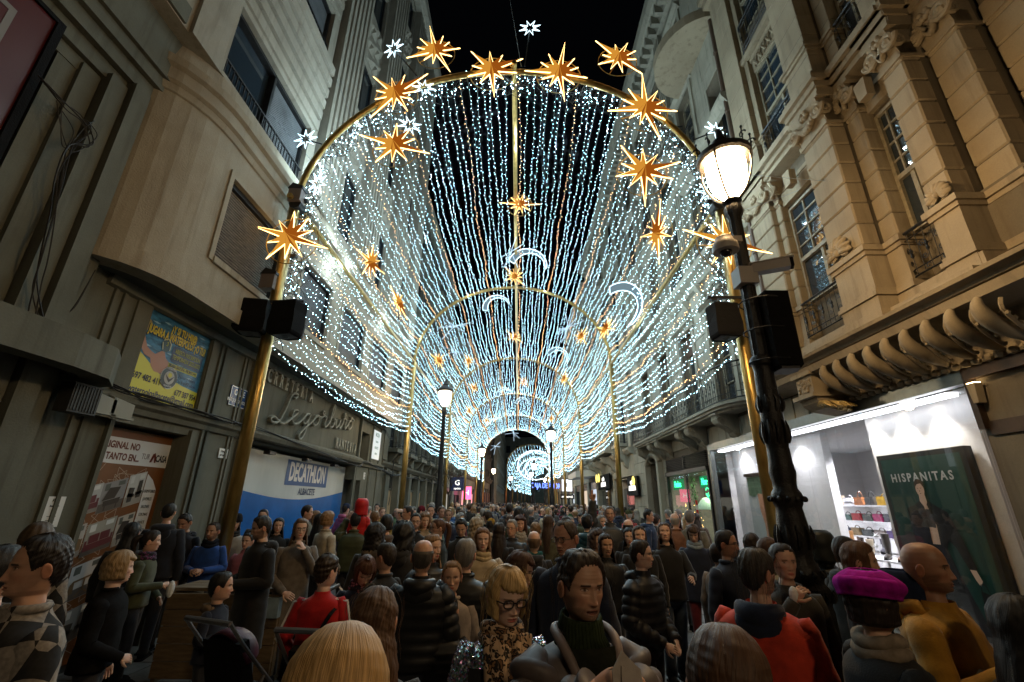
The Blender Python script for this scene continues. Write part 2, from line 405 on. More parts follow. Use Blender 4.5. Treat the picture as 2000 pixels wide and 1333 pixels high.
plan_sweep(w, path, [(-.02, 7.18), (.03, 7.2), (.05, 7.3), (.10, 7.34), (.10, 7.52), (.16, 7.56), (.17, 7.68), (.10, 7.72), (.06, 7.98), (-.3, 8.0), (-.3, 7.4)], flip=-1)
for a, b_ in bwin:
    B.box(w, a - .09, a, 5.2, 6.78, 0, .03); B.box(w, b_, b_ + .09, 5.2, 6.78, 0, .03); B.box(w, a, b_, 6.68, 6.78, 0, .03); B.box(w, a, b_, 5.18, 5.28, 0, .05)
w.build('bay_moulding', MATS['bay_render'], lb)
for i, (a, b_) in enumerate(bwin):   # roller shutters with real slats
    fr = MB(); B.box(fr, a, b_, 6.6, 6.68, -.2, -.06); B.box(fr, a, a + .05, 5.28, 6.6, -.2, -.05); B.box(fr, b_ - .05, b_, 5.28, 6.6, -.2, -.05)
    f = fr.build('window', darkm, lb)
    sh = MB(); z = 5.30
    while z < 6.58:
        B.mould(sh, a + .05, b_ - .05, [(-.16, z), (-.125, z + .006), (-.12, z + .03), (-.15, z + .043), (-.16, z + .043)]); z += .045
    sh.build('roller_shutter', slatm if i == 0 else slatg, f)
# upper floors: near plain part with long windows, then fluted pilasters
w = MB()
holes = [(4.95, 7.5, 8.06, 9.5), (4.95, 7.5, 11.7, 13.1), (4.95, 7.5, 15.3, 16.7)]
B.wall(w, 4.3, 7.78, 7.98, 22.6, -.4, -.0, holes)
B.box(w, -6, 4.3, 7.98, 22.6, -.4, -.06)
for zz in (9.62, 13.2, 16.8):
    for k in range(6): B.box(w, 4.5 + .0 * k, 7.70 - .05 * k, zz + .27 * k, zz + .27 * k + .22, 0, .05 + .05 * k)
w.build('upper_wall', plaster2, lb)
w = MB()
def fluted(mb, sd, y0, y1, z0, z1, d, nf):
    n = nf * 2 + 1; st = (y1 - y0) / n
    for k in range(n): sd.box(mb, y0 + k * st, y0 + (k + 1) * st, z0, z1, -.1, d if k % 2 == 0 else d - .05)
for y0, y1 in ((7.85, 9.1), (10.75, 12.0), (13.6, 14.85), (16.4, 17.4)): w = MB(); fluted(w, B, y0, y1, 7.98, 22.3, .16, 5); w.build('fluted_pilaster', plaster2, lb)
w = MB(); cols = [(9.1, 10.75), (12.0, 13.6), (14.85, 16.4)]
for a, b_ in cols:
    hl = [(a + .14, b_ - .14, z, z + 1.95) for z in (8.4, 12.45, 16.4, 20.2)]
    B.wall(w, a, b_, 7.98, 22.6, -.35, -.1, hl)
    for z in (10.55, 14.5, 18.5):
        rel = MB()
        nx = 3; nz = 5; sx = (b_ - a - .3) / nx; sz = 1.7 / nz
        for i in range(nx):
            for j in range(nz):
                y = a + .15 + i * sx; zz = z + j * sz; c = ((i + j) % 2)
                rel.add([B.p(y, zz, -.098), B.p(y + sx, zz, -.098), B.p(y + sx, zz + sz, -.098), B.p(y, zz + sz, -.098), B.p(y + sx * (.2 + .6 * c), zz + sz * .5, .03)],
                        [(0, 1, 4), (1, 2, 4), (2, 3, 4), (3, 0, 4)])
        rel.build('zigzag_relief', plaster2, lb)
    for (ya, yb, za, zb) in hl:
        f = MB(); B.box(f, ya, ya + .07, za, zb, -.3, -.2); B.box(f, yb - .07, yb, za, zb, -.3, -.2); B.box(f, ya, yb, zb - .07, zb, -.3, -.2); B.box(f, ya, yb, za, za + .07, -.3, -.2)
        B.box(f, (ya + yb) / 2 - .03, (ya + yb) / 2 + .03, za, zb, -.3, -.2)
        f = f.build('window', darkm, lb); q = MB(); B.box(q, ya + .07, yb - .07, za + .07, zb - .07, -.27, -.25); q.build('pane', winglass, f)
w.build('window_bay_wall', plaster2, lb)
for (ya, yb, za, zb) in holes:
    f = MB(); B.box(f, ya, yb, zb - .06, zb, -.25, -.1); B.box(f, ya, ya + .05, za, zb, -.25, -.1); B.box(f, yb - .05, yb, za, zb, -.25, -.1); B.box(f, 6.2, 6.26, za, zb, -.25, -.1)
    for k in range(26): B.box(f, ya + .06 + k * .097, ya + .075 + k * .097, za, za + .30, -.06, -.04)
    B.box(f, ya, yb, za + .30, za + .33, -.065, -.035)
    f = f.build('window', darkm, lb); q = MB(); B.box(q, ya + .05, 6.2, za, zb, -.24, -.22); q.build('pane', winglass, f)
    sh = MB(); z = za + .02
    while z < zb - .08: B.mould(sh, 6.26, yb - .05, [(-.2, z), (-.17, z + .005), (-.17, z + .03), (-.2, z + .036)]); z += .042
    sh.build('roller_shutter', slatg, f)
w = MB(); B.mould(w, -6, 17.55, [(-.3, 22.3), (.2, 22.35), (.35, 22.5), (.4, 22.8), (.2, 22.9), (.2, 23.2), (-.3, 23.2)])
LS.box(w, -6, 17.4, -.01, 23, -8, -.9); w.build('parapet', plaster2, lb)
# red sign in the corner panel
sg = thing('red_sign', 'dark red sign panel with a thin white border high in the left corner', 'sign', (-5.1, 2.5, 5.8))
q = MB(); q.box(-.03, .03, -3, .82, -1.0, .95); q.build('panel', mat('red_sign_face', (.07, .004, .005), .4), sg)
q = MB(); q.box(.031, .036, -3, .52, .62, .68); q.box(.031, .036, .46, .52, -1, .62); q.build('border_line', mat('dull_border', (.2, .19, .18), .6), sg)
q = MB(); q.box(-.06, .06, .82, .9, -1.05, 1.0); q.box(-.06, .06, -3, .82, .95, 1.0); q.build('frame', blackm, sg)

# raised lettering of the old shop
letm = mat('painted_relief_letters', (.27, .275, .23), .7, 0, .3, 9, .2)
let = thing('relief_shop_lettering', 'raised block and script lettering above the blue and white hoarding', 'sign', (-5.2, 8.45, 3.2))
def relief_word(body, y, z, size, sx, nm):
    return text(nm, body, size, let, letm, (.03, y - 8.45, z - 3.2), (0, 1, 0), (0, 0, 1), .06, sx, .012, 'LEFT')
for k, chx in enumerate('CRRETERIA'): relief_word(chx, 8.76 + k * .247, 4.285, .385, .62, 'letter')
for k, chx in enumerate('MANTERIA'): relief_word(chx, 12.72 + k * .217, 3.395, .40, .48, 'letter')
SCR = [  # strokes of the script word, in units of its own box (x 0..10.2, y -1.6..3)
    [(1.9, 2.45), (2.15, 2.75), (2.1, 2.95), (1.75, 2.95), (1.5, 2.5), (1.25, 1.4), (.95, .35), (.6, -.1), (.2, -.05), (.1, .25), (.35, .4), (.75, .1), (1.2, -.15), (1.6, .1), (2.0, .55),
     (2.45, 1.1), (2.35, 1.35), (2.05, 1.2), (1.95, .6), (2.2, .0), (2.6, .0), (3.0, .45), (3.4, 1.05), (3.75, 1.15), (3.4, 1.1), (3.15, .5), (3.35, .05), (3.7, .5), (3.9, 1.15), (3.7, .2), (3.5, -1.0), (3.15, -1.55), (2.95, -1.2), (3.4, -.45), (4.1, .3), (4.55, .9),
     (4.85, 1.15), (4.5, 1.0), (4.3, .45), (4.5, .02), (4.85, .25), (4.98, .8), (4.85, 1.15), (5.15, 1.0), (5.45, 1.1), (5.6, 1.55), (5.45, 1.75), (5.4, 1.4), (5.85, 1.15), (5.95, 1.0), (5.8, .3), (5.95, .0), (6.3, .35), (6.7, 1.3), (6.95, 2.5), (6.85, 2.75), (6.65, 2.0), (6.5, .6), (6.6, .05), (6.95, .1), (7.15, .6), (7.1, 1.05), (7.3, .95)],
    [(7.45, 1.1), (7.35, .4), (7.5, .02), (7.8, .3), (8.05, 1.05), (7.95, .4), (8.1, .02), (8.4, .5), (8.65, 1.35), (8.8, 1.85), (8.65, 1.95), (8.6, 1.5), (9.0, 1.1), (8.85, .4), (8.95, .02), (9.25, .4), (9.55, 1.0),
     (9.9, 1.15), (9.6, 1.1), (9.42, .5), (9.62, .0), (9.98, .3), (10.05, .9), (9.88, 1.2), (9.75, 1.6), (10.05, 1.5), (10.35, 1.3)]]
q = MB()
for st in SCR:
    pts = spline([(0, .65 + x * .455, .22 + .11 * (x * .455 - .1) + y * .225) for x, y in st], 5)
    q.tube([(.075, p[1], p[2]) for p in pts], .026, 6)
    for k in range(0, len(pts) - 1):
        a, b_ = pts[k], pts[k + 1]; q.add([(0, a[1], a[2] - .028), (.075, a[1], a[2] - .028), (.075, b_[1], b_[2] - .028), (0, b_[1], b_[2] - .028), (0, a[1], a[2] + .028), (.075, a[1], a[2] + .028), (.075, b_[1], b_[2] + .028), (0, b_[1], b_[2] + .028)],
                                          [(0, 1, 2, 3), (7, 6, 5, 4), (0, 3, 7, 4), (1, 5, 6, 2)])
q.build('script_word', letm, let, smooth=False)

# ================================================================ flat printed posters
class Print:
    """flat print on a facade: coordinates (a right, b up) in metres; layers 3 mm apart"""
    def __init__(s, root, sg): s.root = root; s.sg = sg; s.n = 0
    def pt(s, a, b, k): return (s.sg * -.003 * k, a * (1 if s.sg < 0 else -1), b)
    def poly(s, name, pts, m, k=1):
        q = MB(); q.add([s.pt(a, b, k) for a, b in pts], [tuple(range(len(pts)))]); return q.build(name, m, s.root)
    def multi(s, name, polys, m, k=1):
        q = MB()
        for pts in polys: q.add([s.pt(a, b, k) for a, b in pts], [tuple(range(len(pts)))])
        return q.build(name, m, s.root)
    def txt(s, name, body, size, a, b, m, k=3, sx=1., bold=0., align='CENTER', rot=0., shear=0., space=1., fit=0.):
        sgn = 1 if s.sg < 0 else -1; c, n = math.cos(R(rot)), math.sin(R(rot))
        return text(name, body, size, s.root, m, s.pt(a, b, k), (0, sgn * c, n), (0, -sgn * n, c), .001, sx, bold, align, shear, space, fit)
    def disc(s, name, a, b, r, m, k=2, n=24, r2=None): return s.poly(name, [(a + r * math.cos(2 * PI * i / n), b + (r2 or r) * math.sin(2 * PI * i / n)) for i in range(n)], m, k)
def line_polys(pts, w, closed=False):
    out = []; n = len(pts)
    for i in range(n if closed else n - 1):
        (x0, y0), (x1, y1) = pts[i], pts[(i + 1) % n]; l = math.hypot(x1 - x0, y1 - y0) or 1; nx, ny = -(y1 - y0) / l * w / 2, (x1 - x0) / l * w / 2
        out.append([(x0 - nx, y0 - ny), (x1 - nx, y1 - ny), (x1 + nx, y1 + ny), (x0 + nx, y0 + ny)])
    return out
def pm(name, c, rough=.35): return mat('print_' + name, c, rough)
navy = pm('navy', (.012, .025, .09)); yel = pm('yellow', (.62, .60, .04)); blk = pm('black', (.015, .015, .018)); wh = pm('white', (.62, .64, .66))

# water polo poster
wp = thing('water_polo_poster', 'blue and yellow water polo club poster above the furniture hoarding', 'poster', (-5.24, 5.72, 3.2))
P = Print(wp, -1); PW, PH = 1.32, 1.23
q = MB(); q.box(-.03, 0, 0, PW, 0, PH); q.build('backing', mat('print_water', (.055, .22, .42), .3, 0, .75, 5, .1, streak=(1, 1, 3)), wp)
wave = [(PW, .30), (.95, .33), (.8, .36), (.62, .36), (.45, .40), (.3, .47), (.15, .55), (0, .62)]
P.poly('yellow_wave', [(0, 0), (PW, 0)] + wave, yel)
P.multi('water_glint', [[(x, y), (x + .09, y - .015), (x + .16, y), (x + .08, y + .014)] for x, y in [(.1, 1.08), (.3, 1.14), (.75, 1.12), (1.05, 1.17), (.2, .98), (.5, .72), (.9, .98), (.62, .9), (.35, .66), (.05, .72), (1.1, 1.05), (1.0, .47), (.72, .62)]], pm('glint', (.35, .55, .70)), 1)
sk = pm('skin', (.42, .2, .12))
P.poly('player', [(.0, .80), (.05, .83), (.13, .70), (.22, .66), (.30, .64), (.40, .72), (.46, .72), (.50, .64), (.58, .60), (.60, .52), (.56, .44), (.52, .40), (.36, .40), (.28, .46), (.24, .56), (.12, .58), (.0, .70)], sk, 2)
P.disc('cap', .45, .82, .085, pm('cap', (.03, .07, .08)), 3, 18, .10); P.multi('cap_strap', [line_polys([(.37, .85), (.40, .74), (.47, .70)], .015)[0], *line_polys([(.38, .88), (.46, .925), (.53, .86), (.53, .76)], .014)], pm('cream', (.6, .6, .4)), 4)
P.disc('ball', .03, 1.0, .085, pm('ball', (.36, .30, .16)), 2, 16)
P.txt('cap_number', '3', .09, .46, .84, yel, 4)
for t, sz, a, b_, ft in (('¿Y SI TU HIJ@', .15, .74, 1.09, .55), ('JUGARA A WATERPOLO? ¿O TU?', .17, .665, .955, 1.20)):
    P.txt('heading_shadow', t, sz, a + .006, b_ - .006, navy, 2, 1, .014, fit=ft + .03); P.txt('heading', t, sz, a, b_, pm('gold', (.75, .62, .06)), 4, 1, .006, fit=ft)
P.poly('info_box', [(.62, .62), (1.22, .62), (1.25, .65), (1.25, .84), (1.22, .87), (.62, .87), (.59, .84), (.59, .65)], navy, 2)
P.txt('info_line', 'ABIERTA INSCRIPCIÓN', .10, .92, .795, yel, 3, .82, fit=.55); P.txt('info_line', 'TEMPORADA 2022-2023', .10, .92, .70, yel, 3, .82, fit=.60)
P.poly('yellow_strip', [(.58, .53), (1.2, .53), (1.2, .60), (.58, .60)], yel, 2); P.txt('strip_line', 'PRUEBA GRATUITA - PROMOCIÓN', .065, .89, .565, blk, 3, .85, .002, fit=.58)
P.txt('age_line', 'Niñas y niños', .08, 1.02, .455, navy, 3, .85); P.txt('age_line', 'De 6 a 17 años', .08, 1.02, .37, navy, 3, .85)
P.txt('phone_number', '697 482 411', .125, .02, .27, blk, 3, .85, .003, 'LEFT', fit=.50); P.txt('phone_number', '677 387 954', .125, 1.30, .20, blk, 3, .85, .003, 'RIGHT', fit=.46)
P.txt('mail_address', 'waterpoloalbacete@gmail.com', .135, .66, .085, navy, 3, .80, .002, fit=1.27)
P.disc('emblem_ring', .66, .38, .165, wh, 3, 32); P.disc('emblem', .66, .38, .155, pm('slate', (.03, .045, .05)), 4, 32); P.disc('emblem_centre', .66, .38, .10, pm('grey', (.45, .47, .47)), 5, 28)
P.multi('emblem_wings', [[(.57, .42), (.61, .36), (.66, .31), (.71, .36), (.75, .42), (.69, .38), (.66, .36), (.63, .38)]], blk, 6); P.disc('emblem_ball', .66, .42, .038, yel, 6, 18)
P.txt('emblem_word', 'WATERPOLO', .040, .66, .508, wh, 6, .9, .001, fit=.2); P.txt('emblem_word', 'ALBACETE', .036, .66, .255, wh, 6, .9, .001)

# furniture shop hoarding in the doorway
fh = thing('furniture_hoarding', 'brown shop hoarding with slanted furniture pictures and a white slogan band', 'hoarding', (-5.42, 5.62, 0))
P = Print(fh, -1); brown = mat('print_brown', (.17, .065, .018), .4, 0, .15, 3)
q = MB(); q.box(-.03, 0, 0, 1.40, 0, 2.78); q.build('board', brown, fh)
P.poly('slogan_band', [(0, 2.32), (1.4, 2.32), (1.4, 2.66), (0, 2.66)], wh)
P.txt('slogan', 'ER ORIGINAL NO', .125, .02, 2.56, pm('rust', (.12, .02, .01)), 2, .92, .004, 'LEFT', fit=.80); P.txt('slogan', 'UESTA TANTO EN...', .125, .0, 2.41, pm('rust', (.12, .02, .01)), 2, .92, .004, 'LEFT', fit=.86)
P.txt('shop_name', 'TUR', .11, .97, 2.45, pm('greyt', (.2, .18, .18)), 2, .8, fit=.15); P.txt('shop_name', 'CASA', .135, 1.27, 2.44, blk, 2, .72, .004, fit=.22)
P.multi('roof_mark', [[(1.05, 2.38), (1.09, 2.5), (1.13, 2.52), (1.16, 2.46), (1.17, 2.38), (1.14, 2.38), (1.12, 2.46), (1.09, 2.38)]], pm('rust', (.12, .02, .01)), 3)
P.poly('list_strip', [(1.08, .9), (1.30, .9), (1.33, 2.0), (1.22, 2.14), (1.10, 2.22)], wh)
for i, t in enumerate(['DORMITORIOS', 'JUVENILES', 'SALONES', 'COCINAS', 'BAÑOS', 'ARMARIOS', 'VESTIDORES', 'CANAPÉS', 'SOFÁS', 'SILLONES']): P.txt('list_word', t, .062, 1.205, 1.98 - i * .105, blk, 2, .58)
ln = MB(); rr = random.Random(3); polys = []
for k in range(52):
    a, b_ = rr.uniform(.03, 1.05), rr.uniform(.1, 2.28)
    if 1.75 > b_ > .25 and rr.random() < .4: a *= .6
    s_ = rr.uniform(.06, .16); t0 = rr.choice([0, 60, 30]); tri = [(min(1.38, max(.01, a + s_ * math.cos(R(t0 + 120 * i)))), b_ + s_ * math.sin(R(t0 + 120 * i))) for i in range(3)]
    polys += line_polys(tri, .006, True)
P.multi('triangle_pattern', polys, pm('linecream', (.42, .33, .26)), 1)
pics = [(.02, 1.62, .40, .35), (.42, 1.68, .36, .38), (.80, 1.76, .28, .42), (.02, 1.12, .34, .38), (.38, 1.18, .40, .38), (.80, 1.26, .26, .38), (.02, .66, .30, .34), (.34, .68, .42, .40), (.78, .78, .27, .38), (.02, .2, .36, .34), (.40, .2, .38, .38)]
sh_ = .13
for i, (a, b_, w_, h_) in enumerate(pics):
    bgc = [(.40, .42, .43), (.25, .25, .26), (.50, .51, .50), (.42, .40, .37), (.30, .30, .27), (.45, .42, .38), (.28, .25, .22), (.50, .51, .52), (.36, .35, .33), (.24, .30, .30), (.28, .30, .31)][i]
    f = lambda x, y: (a + x * w_, b_ + y * h_ + sh_ * x * w_ * 2)
    P.poly('picture', [f(0, 0), f(1, 0), f(1, 1), f(0, 1)], pm('pic%d' % i, bgc), 2)
    P.poly('picture_floor', [f(0.01, .01), f(.99, .01), f(.99, .3), f(.01, .3)], pm('floor%d' % (i % 3), [(.22, .2, .18), (.1, .085, .075), (.3, .28, .25)][i % 3]), 3)
    kind = i % 4; dk = pm('furn%d' % kind, [(.12, .03, .035), (.045, .035, .03), (.06, .055, .05), (.16, .10, .05)][kind])
    shp = {0: [[(.1, .15), (.9, .15), (.9, .35), (.1, .35)], [(.15, .36), (.48, .36), (.48, .62), (.15, .62)], [(.52, .36), (.85, .36), (.85, .62), (.52, .62)], [(.03, .15), (.1, .15), (.1, .48), (.03, .48)], [(.9, .15), (.97, .15), (.97, .48), (.9, .48)]],
           1: [[(.2, .2), (.8, .2), (.85, .38), (.15, .38)], [(.1, .4), (.6, .4), (.75, .75), (.3, .8)], [(.25, .05), (.3, .05), (.3, .2), (.25, .2)], [(.7, .05), (.75, .05), (.75, .2), (.7, .2)]],
           2: [[(.15, .12), (.4, .12), (.45, .55), (.12, .6)], [(.12, .3), (.5, .25), (.5, .35), (.12, .42)], [(.6, .2), (.88, .2), (.85, .75), (.62, .75)], [(.55, .3), (.93, .3), (.93, .4), (.55, .4)]],
           3: [[(.1, .5), (.9, .5), (.85, .56), (.15, .56)], [(.48, .2), (.53, .2), (.53, .5), (.48, .5)], [(.3, .1), (.5, .25), (.52, .22), (.34, .06)], [(.7, .1), (.5, .25), (.48, .22), (.66, .06)], [(.05, .2), (.22, .2), (.2, .5), (.08, .5)], [(.8, .2), (.95, .2), (.95, .55), (.78, .5)]]}[kind]
    P.multi('picture_furniture', [[f(x, y) for x, y in p] for p in shp], dk, 4)
    P.multi('picture_detail', [[f(x, y) for x, y in p] for p in ([(.1, .72), (.3, .72), (.3, .95), (.1, .95)], [(.62, .8), (.9, .8), (.9, .95), (.62, .95)])], pm('det%d' % (i % 2), [(.6, .62, .62), (.1, .11, .1)][i % 2]), 3)

# blue and white sports-shop hoarding
dh = thing('sports_shop_hoarding', 'blue and white hoarding with the sports shop name under the raised lettering', 'hoarding', (-5.45, 8.35, 0))
P = Print(dh, -1); q = MB(); q.box(-.04, 0, 0, 6.15, 0, 2.86); q.build('board', mat('print_hoarding_white', (.52, .57, .58), .22, 0, .12, 1.5, .05, streak=(1, 1, .2)), dh)
dblue = mat('print_sport_blue', (.010, .12, .42), .25, 0, .2, 2)
P.poly('blue_field', [(0, .02), (6.15, .02)] + [(6.15 - 6.15 * t / 20, 2.12 - .25 * math.sin(PI * (t / 20)) + .04 * (t / 20)) for t in range(21)], dblue, 1)
P.poly('logo_panel', [(2.45, 2.21), (4.83, 2.21), (4.83, 2.79), (2.45, 2.79)], pm('logo_blue', (.015, .075, .24)), 2)
P.txt('shop_name', 'DECATHLON', .58, 3.64, 2.50, wh, 3, .70, .022, fit=2.05); P.txt('town_name', 'ALBACETE', .22, 3.68, 2.07, pm('nb', (.01, .03, .10)), 2, .66, .006, fit=.95)
hl = [[(.25, .75), (.25, 1.05), (.75, 1.45), (1.25, 1.05), (1.25, .75)], [(4.0, .95), (4.5, 1.4), (4.9, 1.1), (4.5, .75), (4.0, 1.1)], [(4.1, 1.45), (4.55, .9), (5.0, 1.3), (4.6, 1.5), (4.35, 1.1)]]
P.multi('outline_drawing', [p for l in hl for p in line_polys(l, .035)], wh, 2)
for t, a, b_ in (('PLAY', .3, .95), ('ABRIMOS EN', 2.0, 1.2), ('EN EL CORAZÓN', 5.35, 1.25), ('DE ALBACETE', 5.35, 1.0), ('PABELO', 2.3, 1.0)): P.txt('small_line', t, .17, a, b_, wh, 2, .7)
for k in range(3):
    q = MB(); q.box(0, .14, -.12, .12, -.04, .02); q.tube([(0, 0, 0), (.05, 0, .06)], .012)
    q.build('flood_bracket', darkm, None, loc=(-5.33, 9.6 + 1.75 * k, 2.82), label='small dark spotlight over the blue and white hoarding, %s' % ['nearest the gold pole', 'in the middle above the shop name', 'farthest to the right'][k], cat='spotlight', group='spotlights over the hoarding')

# street name plate, small plates, boxes, cables
def plate(name, label, cat, u, v, wy, hz, m, lines=(), mt=None, border=None, x=-5.19):
    p0 = at_x(u, v, x); t = thing(name, label, cat, p0); q = MB(); q.box(0, .012, -wy / 2, wy / 2, -hz / 2, hz / 2); q.build('panel', m, t)
    P = Print(t, -1); P.pt = lambda a, b, k: (.012 + .002 * k, a, b)
    if border: P.multi('border', line_polys([(-wy / 2 + .012, -hz / 2 + .012), (wy / 2 - .012, -hz / 2 + .012), (wy / 2 - .012, hz / 2 - .012), (-wy / 2 + .012, hz / 2 - .012)], .012, True), border)
    for tx, sz, b in lines: P.txt('lettering', tx, sz, 0, b, mt, 2, .75, .002)
    return t
plate('street_name_plate', 'blue enamel street name plate with white lettering beside the left gold pole', 'sign', 465, 777, .52, .36, mat('enamel_blue', (.02, .055, .17), .25), [('CALLE', .15, .07), ('MARQUÉS DE MOLINS', .085, -.08)], white, white)
plate('small_white_plate', 'small white plate with two lines low on the grey pilaster', 'sign', 435, 886, .24, .16, white, [('Protegido', .05, .03), ('por cámaras', .05, -.03)], blk)
plate('paper_notice', 'white paper notice taped low on the dark left pilaster', 'notice', 100, 1000, .22, .32, white, [('AVISO', .04, .12), ('licencia de obra', .022, .06), ('____________', .022, -.04), ('____________', .022, -.08)], blk)
plate('number_plate', 'tiny white number plate by the right end of the blue hoarding', 'sign', 711, 930, .16, .22, white, [('14', .09, .05), ('16', .09, -.05)], blk)
plate('lit_upper_poster', 'narrow white poster high beside the end of the raised lettering', 'poster', 735, 870, .85, 1.0, mat('poster_backlit', (.55, .62, .68), .3, emit=.35), [('MODA', .2, .35), ('hombre', .12, .12), ('ALBACETE', .12, -.1), ('abierto', .12, -.3)], pm('teal', (.03, .2, .22)), x=-5.17)
plate('figure_poster', 'white doorway poster with a standing orange figure behind the red hooded child', 'poster', 733, 985, 1.05, 2.0, pm('warmwhite', (.45, .43, .38)), [('DELEGACIÓN', .12, .6), ('de ALBACETE', .1, .42)], blk, x=-5.4)
b = MB(); b.box(0, .16, -.17, .17, -.16, .16)
for k in range(9): b.box(.16, .168, -.15 + k * .036, -.135 + k * .036, -.14, .14)
b.build('junction_box', mat('black_box_plastic', (.028, .028, .026), .6, 0, .3, 20), loc=at_x(140, 780, -5.0), label='ribbed black cable junction box on the dark left pilaster', cat='junction box')
for k, (u, v) in enumerate([(185, 785), (222, 795)]):
    b = MB(); b.prism([(-.16, -.12), (.16, -.12), (.16, .1), (-.16, .14)], (0, 0, 0), (0, 1, 0), (0, 0, 1), (.13, 0, -.05)); b.box(.03, .16, -.17, .17, -.15, -.12)
    b.build('emergency_light', mat('off_white_plastic', (.22, .22, .18), .5), loc=at_x(u, v, -5.12), label=['cream emergency light box with a green mark beside the black junction box', 'cream emergency light box over the furniture hoarding'][k], cat='light box', group='emergency light boxes')
def cable(name, label, pts, r=.008, n=1, jit=.02, m=None, kk=10):
    q = MB(); rr = random.Random(len(label) + n)
    for k in range(n):
        p = [(a + rr.uniform(-jit, jit), b + rr.uniform(-jit, jit) * 2, c + rr.uniform(-jit, jit) * 2) for a, b, c in pts]
        q.tube(spline(p, kk), r, 4)
    return q.build(name, m or cable_m, label=label, cat='cable')
X = -5.12
cable('wall_cable', 'bundle of black cables hanging down the dark left wall', [at_x(u, v, -4.92 + .04 * (i % 2)) for i, (u, v) in enumerate([(85, 160), (120, 200), (165, 240), (172, 275), (140, 290), (118, 350), (105, 410), (88, 500), (72, 560), (75, 640), (110, 690), (140, 730)])], .008, 4, .03)
cable('wall_cable', 'loose loop of black cable beside the hanging bundle on the left wall', [at_x(u, v, -4.9) for u, v in [(120, 200), (128, 260), (140, 290), (175, 262), (178, 235)]], .006, 3, .03)
cable('wall_cable', 'thin black cable dropping diagonally to the junction box', [at_x(u, v, -4.95) for u, v in [(188, 530), (150, 600), (110, 640), (125, 700)]], .006, 2, .015)
cable('wall_cable', 'grey cable bundle running along the moulding above the furniture hoarding', [at_x(u, v, X + .09) for u, v in [(130, 715), (180, 735), (240, 762), (300, 782), (380, 805), (440, 822), (480, 832)]], .010, 5, .02)
cable('wall_cable', 'black cable running along the moulding above the blue hoarding', [at_x(u, v, -4.98) for u, v in [(500, 836), (560, 858), (640, 890), (700, 910), (712, 900), (740, 915), (770, 925)]], .008, 3, .02)
cable('wall_cable', 'thin black cable curling round the narrow white poster', [at_x(u, v, -5.1) for u, v in [(752, 840), (762, 858), (775, 858), (770, 900), (765, 950), (758, 985)]], .01, 2, .03)
# ================================================================ right ornate building
_blk = {}
def stone_block(parent, x0, x1, y0, y1, z0, z1, m, c=.018, name='stone'):
    sx, sy, sz = abs(x1 - x0), y1 - y0, z1 - z0; key = (round(sx, 3), round(sy, 3), round(sz, 3), m.name)
    if key not in _blk:
        q = MB(); hx, hy, hz = sx / 2, sy / 2, sz / 2; V = []; idx = {}
        for i in (-1, 1):
            for j in (-1, 1):
                for k in (-1, 1):
                    for t in range(3):
                        p = [i * (hx - c), j * (hy - c), k * (hz - c)]; p[t] = (i, j, k)[t] * (hx, hy, hz)[t]; idx[(i, j, k, t)] = len(V); V.append(tuple(p))
        F = []
        for t in range(3):
            a, b = [q_ for q_ in range(3) if q_ != t]
            for s_ in (-1, 1):
                qd = []
                for (u, v) in ((-1, -1), (1, -1), (1, 1), (-1, 1)):
                    e = [0, 0, 0]; e[t] = s_; e[a] = u; e[b] = v; qd.append(idx[(*e, t)])
                F.append(tuple(qd))
            for u in (-1, 1):
                for v in (-1, 1):
                    e0 = [0, 0, 0]; e0[t] = -1; e0[a] = u; e0[b] = v; e1 = list(e0); e1[t] = 1
                    F.append((idx[(*e0, a)], idx[(*e1, a)], idx[(*e1, b)], idx[(*e0, b)]))
        F += [(idx[(i, j, k, 0)], idx[(i, j, k, 1)], idx[(i, j, k, 2)]) for i in (-1, 1) for j in (-1, 1) for k in (-1, 1)]
        q.add(V, F); _blk[key] = q.mesh(name, m)
    return link(name, _blk[key], parent, ((x0 + x1) / 2, (y0 + y1) / 2, (z0 + z1) / 2))
RS = Side(1, 5.2)
rb = thing('ornate_stone_building', 'ornate buff stone building with a pillared bay, sash windows and iron balconies on the right', 'building')
def ashlar(root, sd, y0, y1, z0, z1, d, bw, bh, holes, m, limit=200, th=.03, seed=1):
    rr = random.Random(seed); n = 0; z = z0; k = 0; mb = MB()
    while z < z1 - .05:
        zt = min(z + bh, z1); y = y0 - (bw / 2 if k % 2 else 0)
        while y < y1:
            a, b = max(y, y0), min(y + bw, y1); iv = [(a, b)]
            for h in holes:
                if h[2] < zt - .04 and h[3] > z + .04:
                    iv = [q for (p, r_) in iv for q in ((p, min(r_, h[0])), (max(p, h[1]), r_)) if q[1] - q[0] > .06]
            for p, r_ in iv:
                if r_ - p < .08: continue
                g_ = .007; dd = d + round(rr.choice([0, .004, .008]), 3)
                if n < limit:
                    stone_block(root, sd.s * (sd.x0 - (d - th)), sd.s * (sd.x0 - dd), round(p + g_, 2), round(r_ - g_, 2), z + g_, zt - g_, m, .008); n += 1
                else: sd.box(mb, p + g_, r_ - g_, z + g_, zt - g_, d - th, dd)
            y += bw
        z += bh; k += 1
    if mb.v: mb.build('stone_facing', m, root, kind='stuff')
